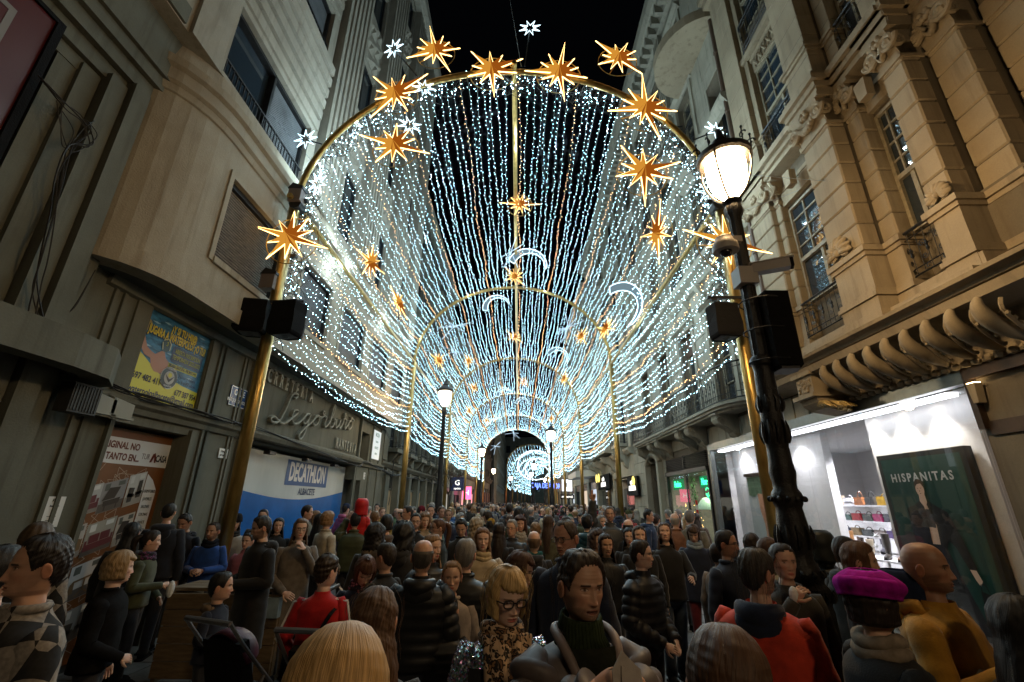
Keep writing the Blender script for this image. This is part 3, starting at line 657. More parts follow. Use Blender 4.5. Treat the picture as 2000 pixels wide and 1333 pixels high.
def sash(root, sd, y0, y1, z0, z1, d, cols=3, rows=4, split=.42, m=None, gm=None):
    """sash window: many small panes above, two tall ones below"""
    q = MB(); t = .05; f = .05
    sd.box(q, y0, y0 + f, z0, z1, d - .09, d); sd.box(q, y1 - f, y1, z0, z1, d - .09, d); sd.box(q, y0 + f, y1 - f, z1 - f, z1, d - .09, d); sd.box(q, y0 + f, y1 - f, z0, z0 + f, d - .09, d)
    zm = z0 + (z1 - z0) * split; sd.box(q, y0 + f, y1 - f, zm - .035, zm + .035, d - .085, d + .012)
    for k in range(1, cols): y = y0 + (y1 - y0) * k / cols; sd.box(q, y - .012, y + .012, zm + .035, z1 - f, d - .07, d - .02)
    for k in range(1, rows): z = zm + (z1 - zm) * k / rows; sd.box(q, y0 + f, y1 - f, z - .012, z + .012, d - .071, d - .021)
    y = (y0 + y1) / 2; sd.box(q, y - .03, y + .03, z0 + f, zm - .035, d - .07, d - .01)
    w_ = q.build('window', m or framew, root)
    q = MB(); q2 = []
    for k in range(cols):
        for r_ in range(rows):
            ya, yb = y0 + (y1 - y0) * k / cols + .012, y0 + (y1 - y0) * (k + 1) / cols - .012
            za, zb = zm + (z1 - zm) * r_ / rows + .012, zm + (z1 - zm) * (r_ + 1) / rows - .012
            p = MB(); sd.box(p, max(ya, y0 + f), min(yb, y1 - f), max(za, zm + .035), min(zb, z1 - f), d - .055, d - .045); p.build('pane', gm or winglass, w_)
    for (ya, yb) in ((y0 + f, y - .03), (y + .03, y1 - f)):
        p = MB(); sd.box(p, ya, yb, z0 + f, zm - .035, d - .055, d - .045); p.build('pane', gm or winglass, w_)
    return w_
def scroll(c, r0, turns, ax, ay, n=14, start=0, sgn=1):
    c = Vector(c); ax = Vector(ax); ay = Vector(ay); out = []
    for i in range(n + 1):
        t = i / n; a = start + sgn * turns * 2 * PI * t; r_ = r0 * (1 - .8 * t); out.append(c + ax * (r_ * math.cos(a)) + ay * (r_ * math.sin(a)))
    return out
def railing(root, path, z0, z1, name='railing', step=.11, fancy=True, m=None):
    """iron balcony railing along a plan path: rails, bars, scrolls and rings"""
    q = MB(); H = z1 - z0
    q.tube([(x, y, z1) for x, y in path], .022, 5); q.tube([(x, y, z1 - .10 * H - .03) for x, y in path], .009, 4)
    q.tube([(x, y, z0 + .04) for x, y in path], .014, 4); q.tube([(x, y, z0 + .2 * H) for x, y in path], .009, 4)
    L = 0; seg = []
    for a, b in zip(path, path[1:]): l = math.hypot(b[0] - a[0], b[1] - a[1]); seg.append((L, l, a, b)); L += l
    n = max(2, int(L / step))
    for i in range(n + 1):
        s_ = L * i / n
        for s0, l, a, b in seg:
            if s_ <= s0 + l + 1e-6: break
        t = (s_ - s0) / (l or 1); x = a[0] + (b[0] - a[0]) * t; y = a[1] + (b[1] - a[1]) * t; tx, ty = (b[0] - a[0]) / (l or 1), (b[1] - a[1]) / (l or 1)
        q.tube([(x, y, z0 + .04), (x, y, z1)], .007, 4, caps=False)
        if fancy and i % 2 == 0:
            u = (tx, ty, 0)
            q.tube(scroll((x + tx * step * .5, y + ty * step * .5, z0 + H * .62), .05, 1.3, u, (0, 0, 1), 9), .006, 3, caps=False)
            q.tube(scroll((x + tx * step * .5, y + ty * step * .5, z0 + H * .36), .045, 1.3, u, (0, 0, -1), 9), .006, 3, caps=False)
            q.tube(scroll((x + tx * step * .5, y + ty * step * .5, z0 + .11 * H + .02), .04, 1, u, (0, 0, 1), 8), .006, 3, caps=False)
        if fancy and i % 2: q.lathe([(.007, 0), (.022, .03), (.012, .07), (.024, .10), (.007, .14)], 5, (x, y, z0 + H * .42))
    return q.build(name, m or iron, root)
SM = stone
# pilasters of the bay: (front x, y0, y1)
cores = [(4.93, 7.46, 8.15), (4.70, 5.35, 5.98), (4.97, 5.09, 5.345), (4.95, 4.27, 4.60), (5.28, 3.86, 4.265), (5.62, 3.3, 3.855), (5.03, 7.30, 7.455), (4.97, 5.985, 6.12)]
core = MB()
for x, a, b in cores: core.box(x + .025, 5.7, a + .02, b - .02, 4.15, 19)
core.box(5.26, 6.4, 3.3, 8.3, 4.1, 5.30); 
RS.wall(core, 4.28, 8.4, 5.30, 19.2, -.5, .02, [(a, b, c, d) for a, b in ((6.12, 7.30), (4.60, 5.09)) for c, d in ((5.3, 7.3), (8.7, 10.9), (12.1, 14.2))])
core.box(5.9, 9, -6, 4.2, 0, 19)
core.build('bay_core', wall_mat('stone_core', (.17, .145, .105), (.09, .07, .05), .2), rb)
for x, a, b in cores:
    z = 5.27; k = 0
    while z < 7.4:
        stone_block(rb, x, x + .26, a, b, z + .006, z + .344, SM, .02); z += .35
    z = 8.42
    while z < 14.2:
        stone_block(rb, x + .02, x + .28, a + .01, b - .01, z + .004, z + .466, SM, .008); z += .47
def ring(zlist, grow):
    """one ledge band on every pilaster of the bay"""
    for x, a, b in cores:
        w = MB(); w.box(x - grow, x + .4, a - grow * .9, b + grow * .9, zlist[0], zlist[1]); w.build('ledge', SM, rb)
for z0, z1, gr in ((4.10, 4.18, .10), (4.18, 4.30, .06), (4.30, 4.50, .025), (4.50, 4.56, .055), (4.56, 4.61, .03), (4.61, 5.10, 0.0), (5.10, 5.16, .03), (5.16, 5.24, .065), (7.42, 7.47, .02), (8.0, 8.1, .06), (8.1, 8.2, .1), (8.2, 8.3, .16), (8.3, 8.41, .10), (9.0, 9.06, .02), (9.06, 9.12, .05), (14.25, 14.5, .1), (14.5, 14.7, .18)):
    ring((z0, z1), gr)
w = MB()
for z0, z1, d in ((4.10, 4.30, .44), (4.30, 4.48, .27), (7.62, 7.7, .1), (8.0, 8.1, .30), (8.1, 8.2, .36), (8.2, 8.3, .44), (8.3, 8.4, .38), (11.15, 11.25, .1), (11.25, 11.4, .2)):
    w = MB(); RS.box(w, 4.2 if d > .2 else 4.3, 8.2, z0, z1, -.3, d); w.build('ledge', SM, rb)
w = MB(); RS.mould(w, 8.16, 8.5, [(0, 8.0), (.30, 8.02), (.44, 8.2), (.44, 8.4), (0, 8.42)])
w.build('bay_ledge', SM, rb)
w = MB()   # soffit cornice that runs on round the bay and past it to the left
sof = [(5.2, 9.55), (4.9, 9.35), (4.62, 9.0), (4.46, 8.5), (4.44, 7.8), (4.44, 3.3), (6.5, 2.6)]
plan_sweep(w, sof, [(-.9, 3.98), (-.12, 3.99), (-.10, 4.03), (0, 4.05), (.02, 4.09), (-.9, 4.10)], flip=-1)
plan_sweep(w, [(x + .12 if x < 5.1 else x, y) for x, y in sof], [(-.7, 3.86), (-.04, 3.88), (0, 3.97), (-.7, 3.979)], flip=-1)
w.build('bay_soffit_cornice', SM, rb)
w = MB(); w.add([(5.25, 9.3, 3.985), (4.6, 8.6, 3.985), (4.56, 3.3, 3.985), (5.25, 3.3, 3.985)], [(0, 1, 2, 3)]); w.build('soffit_panel', SM, rb)
for k in range(9):   # big gadroons under the soffit
    y = 6.55 - k * .30; q = MB()
    pts = [(4.62, y - .02, 3.90), (4.60, y, 3.80), (4.67, y + .02, 3.69), (4.82, y + .04, 3.59), (4.99, y + .06, 3.52), (5.14, y + .08, 3.47)]
    q.tube(spline(pts, 4), [.012 + .068 * math.sin(PI * min(1, (i + 1.2) / 22)) for i in range(21)], 9); q.build('gadroon', SM, rb, True, 60)
    q = MB(); q.tube(spline([(4.69, y - .15, 3.83), (4.69, y - .13, 3.72), (4.83, y - .09, 3.58), (5.0, y - .04, 3.5)], 3), .02, 5)
    for t in range(5): q.ball((4.72 + t * .075, y - .13 + t * .022, 3.68 - t * .045), .026, 6, 4)
    q.build('bead_string', SM, rb)
w = MB(); w.box(5.12, 5.3, 3.6, 7.0, 3.42, 3.97)
for k in range(22): w.ball((5.11, 6.9 - k * .13, 3.44), (.05, .06, .045), 6, 4)
w.build('cove_back', SM, rb)
def console(root, y, z, w_=.34, h=.42, dp=.6, m=None, leaf=None):
    q = MB(); x = 5.2
    prof = [(0, 0), (dp, 0), (dp, -.10), (dp * .93, -.18), (dp * .78, -.24), (dp * .55, -.28), (dp * .35, -.36), (dp * .2, -h), (dp * .05, -h * 1.15), (0, -h * 1.2)]
    q.prism([(d, zz) for d, zz in prof], (x, y - w_ / 2, z), (-1, 0, 0), (0, 0, 1), (0, w_, 0))
    for s_ in (-1, 1):
        q.tube(scroll((x - dp * .80, y + s_ * (w_ / 2 + .005), z - .13), .10, 1.6, (-1, 0, 0), (0, 0, 1), 16), .018, 5)
        q.tube(scroll((x - dp * .18, y + s_ * (w_ / 2 + .005), z - h * .9), .07, 1.4, (1, 0, 0), (0, 0, -1), 14), .014, 5)
    for k in (-.3, 0, .3): q.tube([(x - dp - .005, y + k * w_, z - .02), (x - dp * .9, y + k * w_, z - .2), (x - dp * .55, y + k * w_, z - .30), (x - dp * .3, y + k * w_, z - .41)], .016, 4)
    q.box(x - dp - .03, x, y - w_ / 2 - .03, y + w_ / 2 + .03, z, z + .05)
    return q.build('console', m or stone2, root)
q = MB(); q.box(4.58, 5.2, 6.85, 7.35, 3.86, 3.96); q.box(4.63, 5.2, 6.9, 7.3, 3.56, 3.86); q.box(4.56, 5.2, 6.83, 7.37, 3.50, 3.56)
q.build('console_block', SM, rb)
q = MB()
for i in range(26):
    q.ball((4.62, 6.95 + rnd.uniform(0, .3), 3.61 + rnd.uniform(0, .2)), (.015, .03, .03), 6, 4)
q.build('carved_panel', SM, rb)
q = MB(); q.prism([(0, 0), (.56, 0), (.54, -.08), (.42, -.17), (.25, -.2), (0, -.24)], (5.2, 6.88, 3.5), (-1, 0, 0), (0, 0, 1), (0, .42, 0)); q.build('console_scroll', SM, rb)
q = MB(); rr = random.Random(5)
for i in range(30):
    a = rr.uniform(0, 1); q.tube(spline([(4.68 + .4 * a, 6.9 - .1 * a + rr.uniform(-.05, .1), 3.37 - .1 * a), (4.66 + .4 * a, 6.82 + rr.uniform(-.04, .1), 3.40), (4.72 + .4 * a, 6.74 + rr.uniform(-.05, .08), 3.32)], 3), [.02, .024, .028, .024, .02, .015, .01], 5)
q.build('gilded_leaf', mat('gilded_stone', (.46, .33, .12), .5, .3, .3, 20), rb)
# capitals, swags, shells
def volute_cap(x, a, b, z0, z1):
    q = MB(); zc = (z0 + z1) / 2
    q.box(x - .09, x + .35, a - .07, b + .07, z1 - .07, z1 - .002)
    q.prism([(-.02, 0), (.06, (z1 - z0) * .7), (.09, z1 - z0 - .07), (-.3, z1 - z0 - .07), (-.3, 0)], (x, a, z0), (-1, 0, 0), (0, 0, 1), (0, b - a, 0))
    for y, sg in ((a + .02, -1), (b - .02, 1)):
        q.tube(scroll((x - .08, y, z0 + .26), .13, 1.8, (0, sg, 0), (0, 0, 1), 20, 0, -1), .035, 6)
        q.ball((x - .08, y, z0 + .26), .05, 8, 5)
        q.tube(scroll((x - .0, y + sg * .05, z0 + .24), .11, 1.6, (-1, 0, 0), (0, 0, 1), 16, 0, -1), .028, 6)
    n = 9
    for i in range(n + 1):
        t = i / n; y = a + .12 + (b - a - .24) * t; zz = z0 + .26 - .12 * math.sin(PI * t); q.ball((x - .07, y, zz), (.05, .045, .05 + .03 * math.sin(PI * t)), 7, 5)
    for i in range(7): q.ball((x - .08, (a + b) / 2 + .07 * math.cos(i), z0 + .40 + .05 * math.sin(i * 2)), .045, 7, 5)
    return q.build('capital', SM, rb, True, 50)
for x, a, b in cores[:5] + cores[6:]: volute_cap(x, a, b, 7.47, 8.0)
def shell_ornament(x, y, z, s_=1.):
    q = MB()
    for k in range(9):
        a = R(-10 + k * 25); q.tube(spline([(x, y, z), (x - .07 * s_, y + .12 * s_ * math.cos(a), z + .12 * s_ * math.sin(a)), (x - .02, y + .26 * s_ * math.cos(a), z + .26 * s_ * math.sin(a))], 3), [.02, .03, .034, .038, .04, .036, .02], 6)
    for sg in (-1, 1): q.tube(scroll((x - .03, y + sg * .13 * s_, z - .02), .10 * s_, 1.4, (0, sg, 0), (0, 0, 1), 12), .025, 5)
    q.ball((x - .05, y, z), .06 * s_, 8, 5); return q.build('shell_ornament', SM, rb, True, 60)
shell_ornament(4.68, 5.74, 5.36, .95); shell_ornament(4.91, 7.8, 5.36, .9); shell_ornament(4.93, 4.4, 5.34, .6)
for a, b in ((6.12, 7.30), (4.60, 5.09)):
    for z0, z1 in ((5.3, 7.3), (8.7, 10.9), (12.1, 14.2)):
        sash(rb, RS, a, b, z0, z1 - .05, .03)
    wpath = [(5.02, b + .02), (4.98, b - .05), (4.98, a + .05), (5.02, a - .02)]
    railing(rb, wpath, 4.58, 5.22); railing(rb, wpath, 8.42, 9.1); railing(rb, wpath, 11.4, 12.2)
    q = MB(); RS.box(q, a, b, 7.32, 7.6, -.2, .10); q.prism([(0, 0), (.16, 0), (.18, .3), (-.02, .3)], RS.p((a + b) / 2 - .08, 7.35, .22), (0, 1, 0), (0, 0, 1), (-.12, 0, 0)); q.build('keystone', SM, rb)
    q = MB(); RS.box(q, a, b, 10.85, 11.15, -.1, .06)
    for k in range(6):
        y = a + .08 + (b - a - .16) * (k + .5) / 6; q.tube([RS.p(y - .05, 10.88, .08), RS.p(y, 11.0, .12), RS.p(y + .05, 11.12, .08)], .022, 5); q.tube([RS.p(y + .05, 10.88, .08), RS.p(y - .03, 11.0, .1), RS.p(y - .05, 11.12, .08)], .018, 5)
    q.build('relief_panel', SM, rb)
# facade beyond the bay with balcony, arches and roof cornice
hs = [(5.1, 12.45, -1, 3.27), (12.75, 16.35, -1, 3.33), (16.85, 18.3, -1, 3.35)]
gw = MB(); RS.wall(gw, 3.3, 20.7, 0, 3.98, -.4, -.03, hs); RS.wall(gw, 8.3, 20.7, 3.98, 4.1, -.4, -.03)
uh = []
ywin = [10.35, 12.6, 14.9, 17.3]
for y in ywin: uh += [(y, y + 1.1, 4.15, 6.9), (y, y + 1.1, 8.6, 10.9), (y, y + 1.1, 12.0, 14.2), (y, y + 1.1, 15.4, 17.3)]
uh += [(8.75, 9.45, 8.9, 12.6)]
RS.wall(gw, 8.3, 20.7, 4.1, 19.2, -.5, -.03, uh)
gw.build('main_wall', MATS['stone_core'], rb)
ashlar(rb, RS, 12.46, 20.7, .0, 3.95, .0, .95, .44, hs + [(12.45, 12.75, -1, 9)], stone2, 60)
ashlar(rb, RS, 8.0, 12.46, 3.30, 3.85, .0, .42, .55, [], stone2, 20)
ashlar(rb, RS, 8.42, 20.7, 4.1, 19.1, .0, 1.15, .46, uh + [(20.0, 21, 0, 40)], stone2, 160, seed=3)
w = MB()
for i, y in enumerate(ywin):
    for z0, z1 in ((4.15, 6.9), (8.6, 10.9), (12.0, 14.2), (15.4, 17.3)):
        for a, b in ((y - .16, y), (y + 1.1, y + 1.26)): RS.box(w, a, b, z0, z1, -.05, .05)
        RS.mould(w, y - .25, y + 1.35, [(0, z1), (.06, z1 + .02), (.08, z1 + .1), (.2, z1 + .16), (.2, z1 + .22), (0, z1 + .26)])
    for s_ in (-.12, 1.02):
        w.prism([(0, 0), (.25, 0), (.22, -.12), (.1, -.3), (0, -.42)], (5.2, y + s_, 7.75), (-1, 0, 0), (0, 0, 1), (0, .2, 0))
    for k in range(8): w.ball((5.1, y + .1 + k * .13, 7.35 + .08 * math.sin(k * 1.7)), (.07, .07, .09), 7, 5)
RS.mould(w, 8.42, 20.7, [(0, 7.75), (.12, 7.78), (.2, 7.9), (.42, 7.98), (.44, 8.12), (.3, 8.2), (0, 8.25)])
RS.mould(w, 8.42, 20.7, [(0, 11.3), (.1, 11.33), (.22, 11.5), (.22, 11.6), (0, 11.65)])
RS.mould(w, 3.3, 20.7, [(0, 18.3), (.15, 18.35), (.2, 18.6), (.5, 18.8), (.62, 19.0), (.66, 19.3), (.4, 19.4), (.35, 19.9), (0, 20.0)])
for k in range(30): RS.box(w, 8.6 + k * .4, 8.75 + k * .4, 18.35, 18.75, 0, .45)
for k, y in enumerate((11.8, 14.1, 16.5, 19.0)): fluted(w, RS, y, y + .55, 8.3, 18.3, .15, 3)
w.build('facade_moulding', stone2, rb)
for y in ywin:
    for z0, z1 in ((4.15, 6.9), (8.6, 10.9), (12.0, 14.2), (15.4, 17.3)):
        q = MB(); RS.box(q, y, y + .06, z0, z1, -.3, -.2); RS.box(q, y + 1.04, y + 1.1, z0, z1, -.3, -.2); RS.box(q, y + .52, y + .58, z0, z1, -.3, -.2); RS.box(q, y, y + 1.1, z1 - .06, z1, -.3, -.2)
        for k in range(1, 4): RS.box(q, y + .06, y + 1.04, z0 + (z1 - z0) * k / 4, z0 + (z1 - z0) * k / 4 + .03, -.28, -.22)
        f = q.build('window', framew, rb); p = MB(); RS.box(p, y + .03, y + 1.07, z0, z1, -.27, -.26); p.build('pane', winglass, f)
        if z0 > 8: railing(rb, [(5.12, y), (5.08, y + .1), (5.08, y + 1.0), (5.12, y + 1.1)], z0 - .05, z0 + .75, step=.2)
    q = MB(); z = 6.25
    while z < 6.85: RS.mould(q, y + .06, y + 1.04, [(-.19, z), (-.165, z + .01), (-.17, z + .045), (-.19, z + .05)]); z += .055
    q.build('roller_shutter', mat('brown_shutter', (.11, .06, .035), .6), rb)
# long first-floor balcony
bp = [(5.2, 18.4), (4.62, 18.4), (4.60, 18.2), (4.60, 10.7)] + [(5.2 - .6 * math.cos(R(a)), 10.7 - 1.15 * math.sin(R(a))) for a in (12, 25, 38, 51, 64, 77, 90)]
bal = MB(); prof = [(-.58, 3.93), (-.14, 3.93), (-.10, 3.98), (-.02, 4.01), (.02, 4.06), (.02, 4.12), (-.58, 4.12)]
poly = [(5.2, 18.4)] + bp[1:]
for z0, z1, g_ in ((4.05, 4.12, 0), (3.98, 4.05, .05), (3.92, 3.98, .12)):
    pp = [(min(5.2, x + g_ * .9), y + (g_ if y < 10.7 else 0)) for x, y in bp]
    n = len(pp); bal.add([(x, y, z0) for x, y in pp] + [(x, y, z1) for x, y in pp], [tuple(range(n)), tuple(range(2 * n - 1, n - 1, -1))] + [(i, (i + 1) % n, n + (i + 1) % n, n + i) for i in range(n)])
bal.build('balcony_slab', stone2, rb)
railing(rb, [(x + .05 if x < 5.1 else x, y) for x, y in bp], 4.12, 4.98)
for y in (10.75, 12.65, 13.45, 15.6, 16.5, 18.1): console(rb, y, 3.9, .30, .46, .52)
# round balcony high up, round soffit over it
def half_round(z0, z1, cy, rx, ry, name, m, x=5.2, n=16):
    pts = [(x - rx * math.cos(R(a)), cy + ry * math.sin(R(a))) for a in np.linspace(-90, 90, n)]
    k = len(pts); q = MB(); q.add([(a, b, z0) for a, b in pts] + [(a, b, z1) for a, b in pts], [tuple(range(k)), tuple(range(2 * k - 1, k - 1, -1))] + [(i, (i + 1) % k, k + (i + 1) % k, k + i) for i in range(k)])
    return q.build(name, m, rb), pts
half_round(14.35, 14.6, 9.7, 1.1, 1.25, 'round_soffit', mat('pale_green_soffit', (.20, .225, .17), .8, 0, .2, 2))
_, pts = half_round(14.28, 14.62, 9.7, 1.18, 1.33, 'soffit_rim', SM)
for z, r_ in ((12.3, .75), (12.15, .62), (12.0, .48), (11.85, .34), (11.7, .22)): _, pts = half_round(z, z + .148, 11.9, r_, r_, 'round_balcony_base', stone2)
railing(rb, [(5.2 - .72 * math.cos(R(a)), 11.9 + .72 * math.sin(R(a))) for a in np.linspace(-90, 90, 13)], 12.45, 13.3)
q = MB(); q.tube([(5.12, 8.5, 4.1), (5.12, 8.5, 18.3)], .055, 8)
for z in range(5, 18, 2): q.lathe([(.06, 0), (.075, .02), (.075, .08), (.06, .1)], 8, (5.12, 8.5, z))
q.build('drainpipe', mat('brown_pipe', (.10, .065, .045), .5, .2), rb)
q = MB(); RS.box(q, 8.75, 8.81, 8.9, 12.4, -.3, -.2); RS.box(q, 9.39, 9.45, 8.9, 12.4, -.3, -.2); RS.box(q, 9.08, 9.12, 8.9, 12.4, -.28, -.22); f = q.build('window', framew, rb); p = MB(); RS.box(p, 8.78, 9.42, 8.9, 12.55, -.27, -.26); p.build('pane', winglass, f)
railing(rb, [(5.14, 8.72), (5.02, 8.78), (5.02, 9.42), (5.14, 9.48)], 8.85, 9.7)
# carriage door
q = MB(); RS.box(q, 16.9, 18.25, 0, 2.75, -.3, -.22)
for z in (.4, 1.2, 2.0):
    for y in (17.0, 17.65): RS.box(q, y, y + .5, z, z + .65, -.22, -.19)
RS.box(q, 16.9, 18.25, 2.75, 2.85, -.3, -.1); RS.box(q, 16.9, 18.25, 2.85, 3.35, -.3, -.28)
q.build('carriage_door', mat('dark_oak', (.03, .018, .012), .5, 0, .3, 6), rb)
w = MB()
for y in (16.62, 18.3): w.box(5.0, 5.2, y, y + .24, 0, 3.3)
w.tube([(5.1, 16.74, 3.3), (5.1, 17.0, 3.52), (5.1, 17.58, 3.66), (5.1, 18.15, 3.52), (5.1, 18.42, 3.3)], .11, 8); w.build('door_surround', stone2, rb)

# ================================================================ shoe shop
shop = thing('shoe_shop', 'brightly lit shoe shop with a wide glass front under the ornate bay on the right', 'shop', (5.2, 8.7, 0))
shop.location = (0, 0, 0)
w = MB()
w.box(5.3, 9.2, 5.2, 12.6, 3.24, 3.35); w.box(9.1, 9.2, 5.2, 12.6, .02, 3.24); w.box(5.3, 9.1, 12.45, 12.6, .02, 3.24); w.box(8.2, 9.1, 5.2, 5.3, .02, 3.24)
w.build('inner_wall', paint_w, shop)
w = MB(); w.box(5.25, 9.1, 5.2, 12.45, .03, .12); w.build('shop_floor', mat('shop_floor_tile', (.35, .33, .32), .25), shop)
w = MB(); w.box(5.62, 5.72, 5.55, 7.32, .12, 3.24); w.box(5.85, 6.0, 8.85, 9.95, .12, 3.24); w.box(5.75, 5.9, 9.95, 12.45, .12, 3.24)
w.build('display_wall', paint_w, shop)
w = MB()
RS.box(w, 5.08, 12.5, 3.25, 3.42, -.06, .05); RS.box(w, 12.36, 12.5, 0, 3.25, -.06, .05); RS.box(w, 5.08, 12.36, 0, .3, -.06, .04)
w.build('front_frame', alu, shop)
for a, b in ((5.12, 8.35), (8.355, 12.36)):
    w = MB(); RS.box(w, a, b, .3, 3.25, -.01, .0); w.build('pane', clear, shop)
w = MB(); w.box(5.21, 6.6, 5.1, 5.11, .1, 3.25); w.build('side_pane', clear, shop)
dl_m = emis('downlight_face', (1, .95, .86), 28)
def downlight(x, y, z=3.235, power=60, spot=True, col=(1, .93, .82), size=85, nm='ceiling_downlight'):
    q = MB(); q.lathe([(.075, 0), (.08, -.01), (.06, -.012)], 14, (x, y, z)); o = q.build('downlight', white, shop)
    q = MB(); q.lathe([(.055, -.014), (.05, -.018)], 14, (x, y, z)); q.build('lens', dl_m, o)
    l = bpy.data.lights.new('downlight_lamp', 'SPOT'); l.energy = power; l.color = col; l.spot_size = R(size); l.spot_blend = .6; l.shadow_soft_size = .05
    link('lamp', l, o, (x, y, z - .03))
for y in (6.0, 6.6, 7.15): downlight(5.47, y, power=90, size=95)
for x, y, p in ((6.6, 8.4, 800), (7.6, 9.6, 850), (7.0, 11.2, 850), (5.6, 9.5, 70), (5.6, 10.7, 90), (5.6, 11.7, 90), (7.8, 7.0, 500), (8.2, 10.4, 600)): downlight(x, y, power=p, size=125, col=(.92, .92, 1))
q = MB(); q.box(5.30, 5.46, 5.5, 12.2, 3.20, 3.235); q.build('added_fill_strip', emis('added_fill_glow', (.93, .94, 1), 8), shop)  # added glowing strip that evens out the light on the display walls
sp = thing('framed_shop_poster', 'tall black-framed dark green poster of a model in a black jacket behind the shop glass', 'poster', (5.60, 7.12, .42))
P = Print(sp, 1)
q = MB(); q.box(-.10, 0, -1.42, 0, 0, 2.2); q.build('frame', mat('black_frame', (.01, .01, .01), .35), sp)
P.pt = lambda a, b, k: (-.10 - .003 * k, -a, b)
pg = mat('print_deep_green', (.010, .062, .052), .3, 0, .25, .9); P.poly('green_ground', [(.07, .07), (1.35, .07), (1.35, 2.13), (.07, 2.13)], pg)
P.txt('brand_word', 'HISPANITAS', .155, .70, 1.86, wh, 6, .92, .004, space=1.35)
bj = pm('jacket', (.003, .003, .004)); sk2 = pm('skin_pale', (.78, .56, .44))
P.poly('trousers', [(.46, 1.02), (.78, 1.03), (.86, .7), (1.0, .3), (1.05, .07), (.42, .07), (.45, .5)], pm('trousers', (.012, .012, .014)), 2)
P.poly('torso', [(.60, 1.5), (.70, 1.5), (.74, 1.3), (.74, 1.02), (.60, 1.02)], sk2, 3)
P.poly('top', [(.60, 1.45), (.71, 1.45), (.74, 1.33), (.72, 1.22), (.60, 1.23)], pm('greytop', (.05, .05, .055)), 4)
P.poly('jacket_half', [(.58, 1.56), (.48, 1.50), (.34, 1.46), (.33, 1.2), (.35, .98), (.42, .92), (.50, .95), (.46, 1.02), (.60, 1.03), (.63, 1.3), (.63, 1.5)], bj, 5)
P.poly('jacket_half', [(.70, 1.56), (.80, 1.50), (.95, 1.42), (1.04, 1.15), (1.13, .78), (1.03, .74), (.93, 1.0), (.86, 1.08), (.80, .98), (.72, 1.02), (.74, 1.25), (.68, 1.5)], bj, 5)
P.poly('neck', [(.60, 1.64), (.69, 1.64), (.70, 1.54), (.65, 1.46), (.59, 1.55)], sk2, 6)
P.disc('face', .645, 1.70, .066, sk2, 7, 20, .088); P.poly('hair', [(.57, 1.70), (.575, 1.78), (.61, 1.83), (.67, 1.835), (.715, 1.80), (.72, 1.72), (.705, 1.74), (.68, 1.78), (.62, 1.77), (.59, 1.74)], pm('hair', (.06, .03, .015)), 8)
P.multi('face_mark', [[(.61, 1.715), (.632, 1.715), (.632, 1.722), (.61, 1.722)], [(.658, 1.715), (.68, 1.715), (.68, 1.722), (.658, 1.722)], [(.63, 1.655), (.662, 1.655), (.655, 1.647), (.637, 1.647)], [(.64, 1.70), (.652, 1.675), (.636, 1.675)]], pm('facemark', (.16, .05, .04)), 9)
P.poly('hand', [(.44, 1.0), (.52, 1.0), (.55, .93), (.50, .86), (.46, .9)], sk2, 9); P.poly('hand', [(1.04, .77), (1.12, .77), (1.16, .66), (1.12, .60), (1.08, .66)], sk2, 9)
P.poly('bag', [(1.10, .55), (1.24, .52), (1.28, .25), (1.08, .28)], bj, 9); P.multi('bag_handle', line_polys([(1.11, .54), (1.12, .62), (1.17, .63), (1.21, .54)], .012), bj, 9)
lp = thing('leg_poster', 'white poster of a bare leg below a green skirt, partly behind the gold pole', 'poster', (5.74, 11.75, .6)); P = Print(lp, 1)
q = MB(); q.box(-.03, 0, -1.35, 0, 0, 1.95); q.build('panel', mat('print_pale', (.46, .50, .48), .3, 0, .1, 1), lp); P.pt = lambda a, b, k: (-.03 - .003 * k, -a, b)
P.poly('skirt', [(.05, 1.93), (.85, 1.93), (.90, 1.55), (.7, 1.5), (.5, 1.56), (.3, 1.48), (.05, 1.52)], pm('skirt', (.10, .16, .09)), 2)
P.poly('leg', [(.45, 1.55), (.70, 1.53), (.76, 1.2), (.80, .8), (.82, .3), (.85, .02), (.62, .02), (.60, .5), (.58, .9), (.48, 1.2)], pm('legskin', (.50, .24, .13)), 3)
P.multi('skirt_fold', [p for x in (.2, .38, .56, .72) for p in line_polys([(x, 1.9), (x + .04, 1.56)], .02)], pm('skirtfold', (.05, .09, .05)), 4)
q = MB(); q.box(5.68, 5.75, 10.4, 11.8, 2.55, 2.62); q.build('picture_rail', brownm, shop)
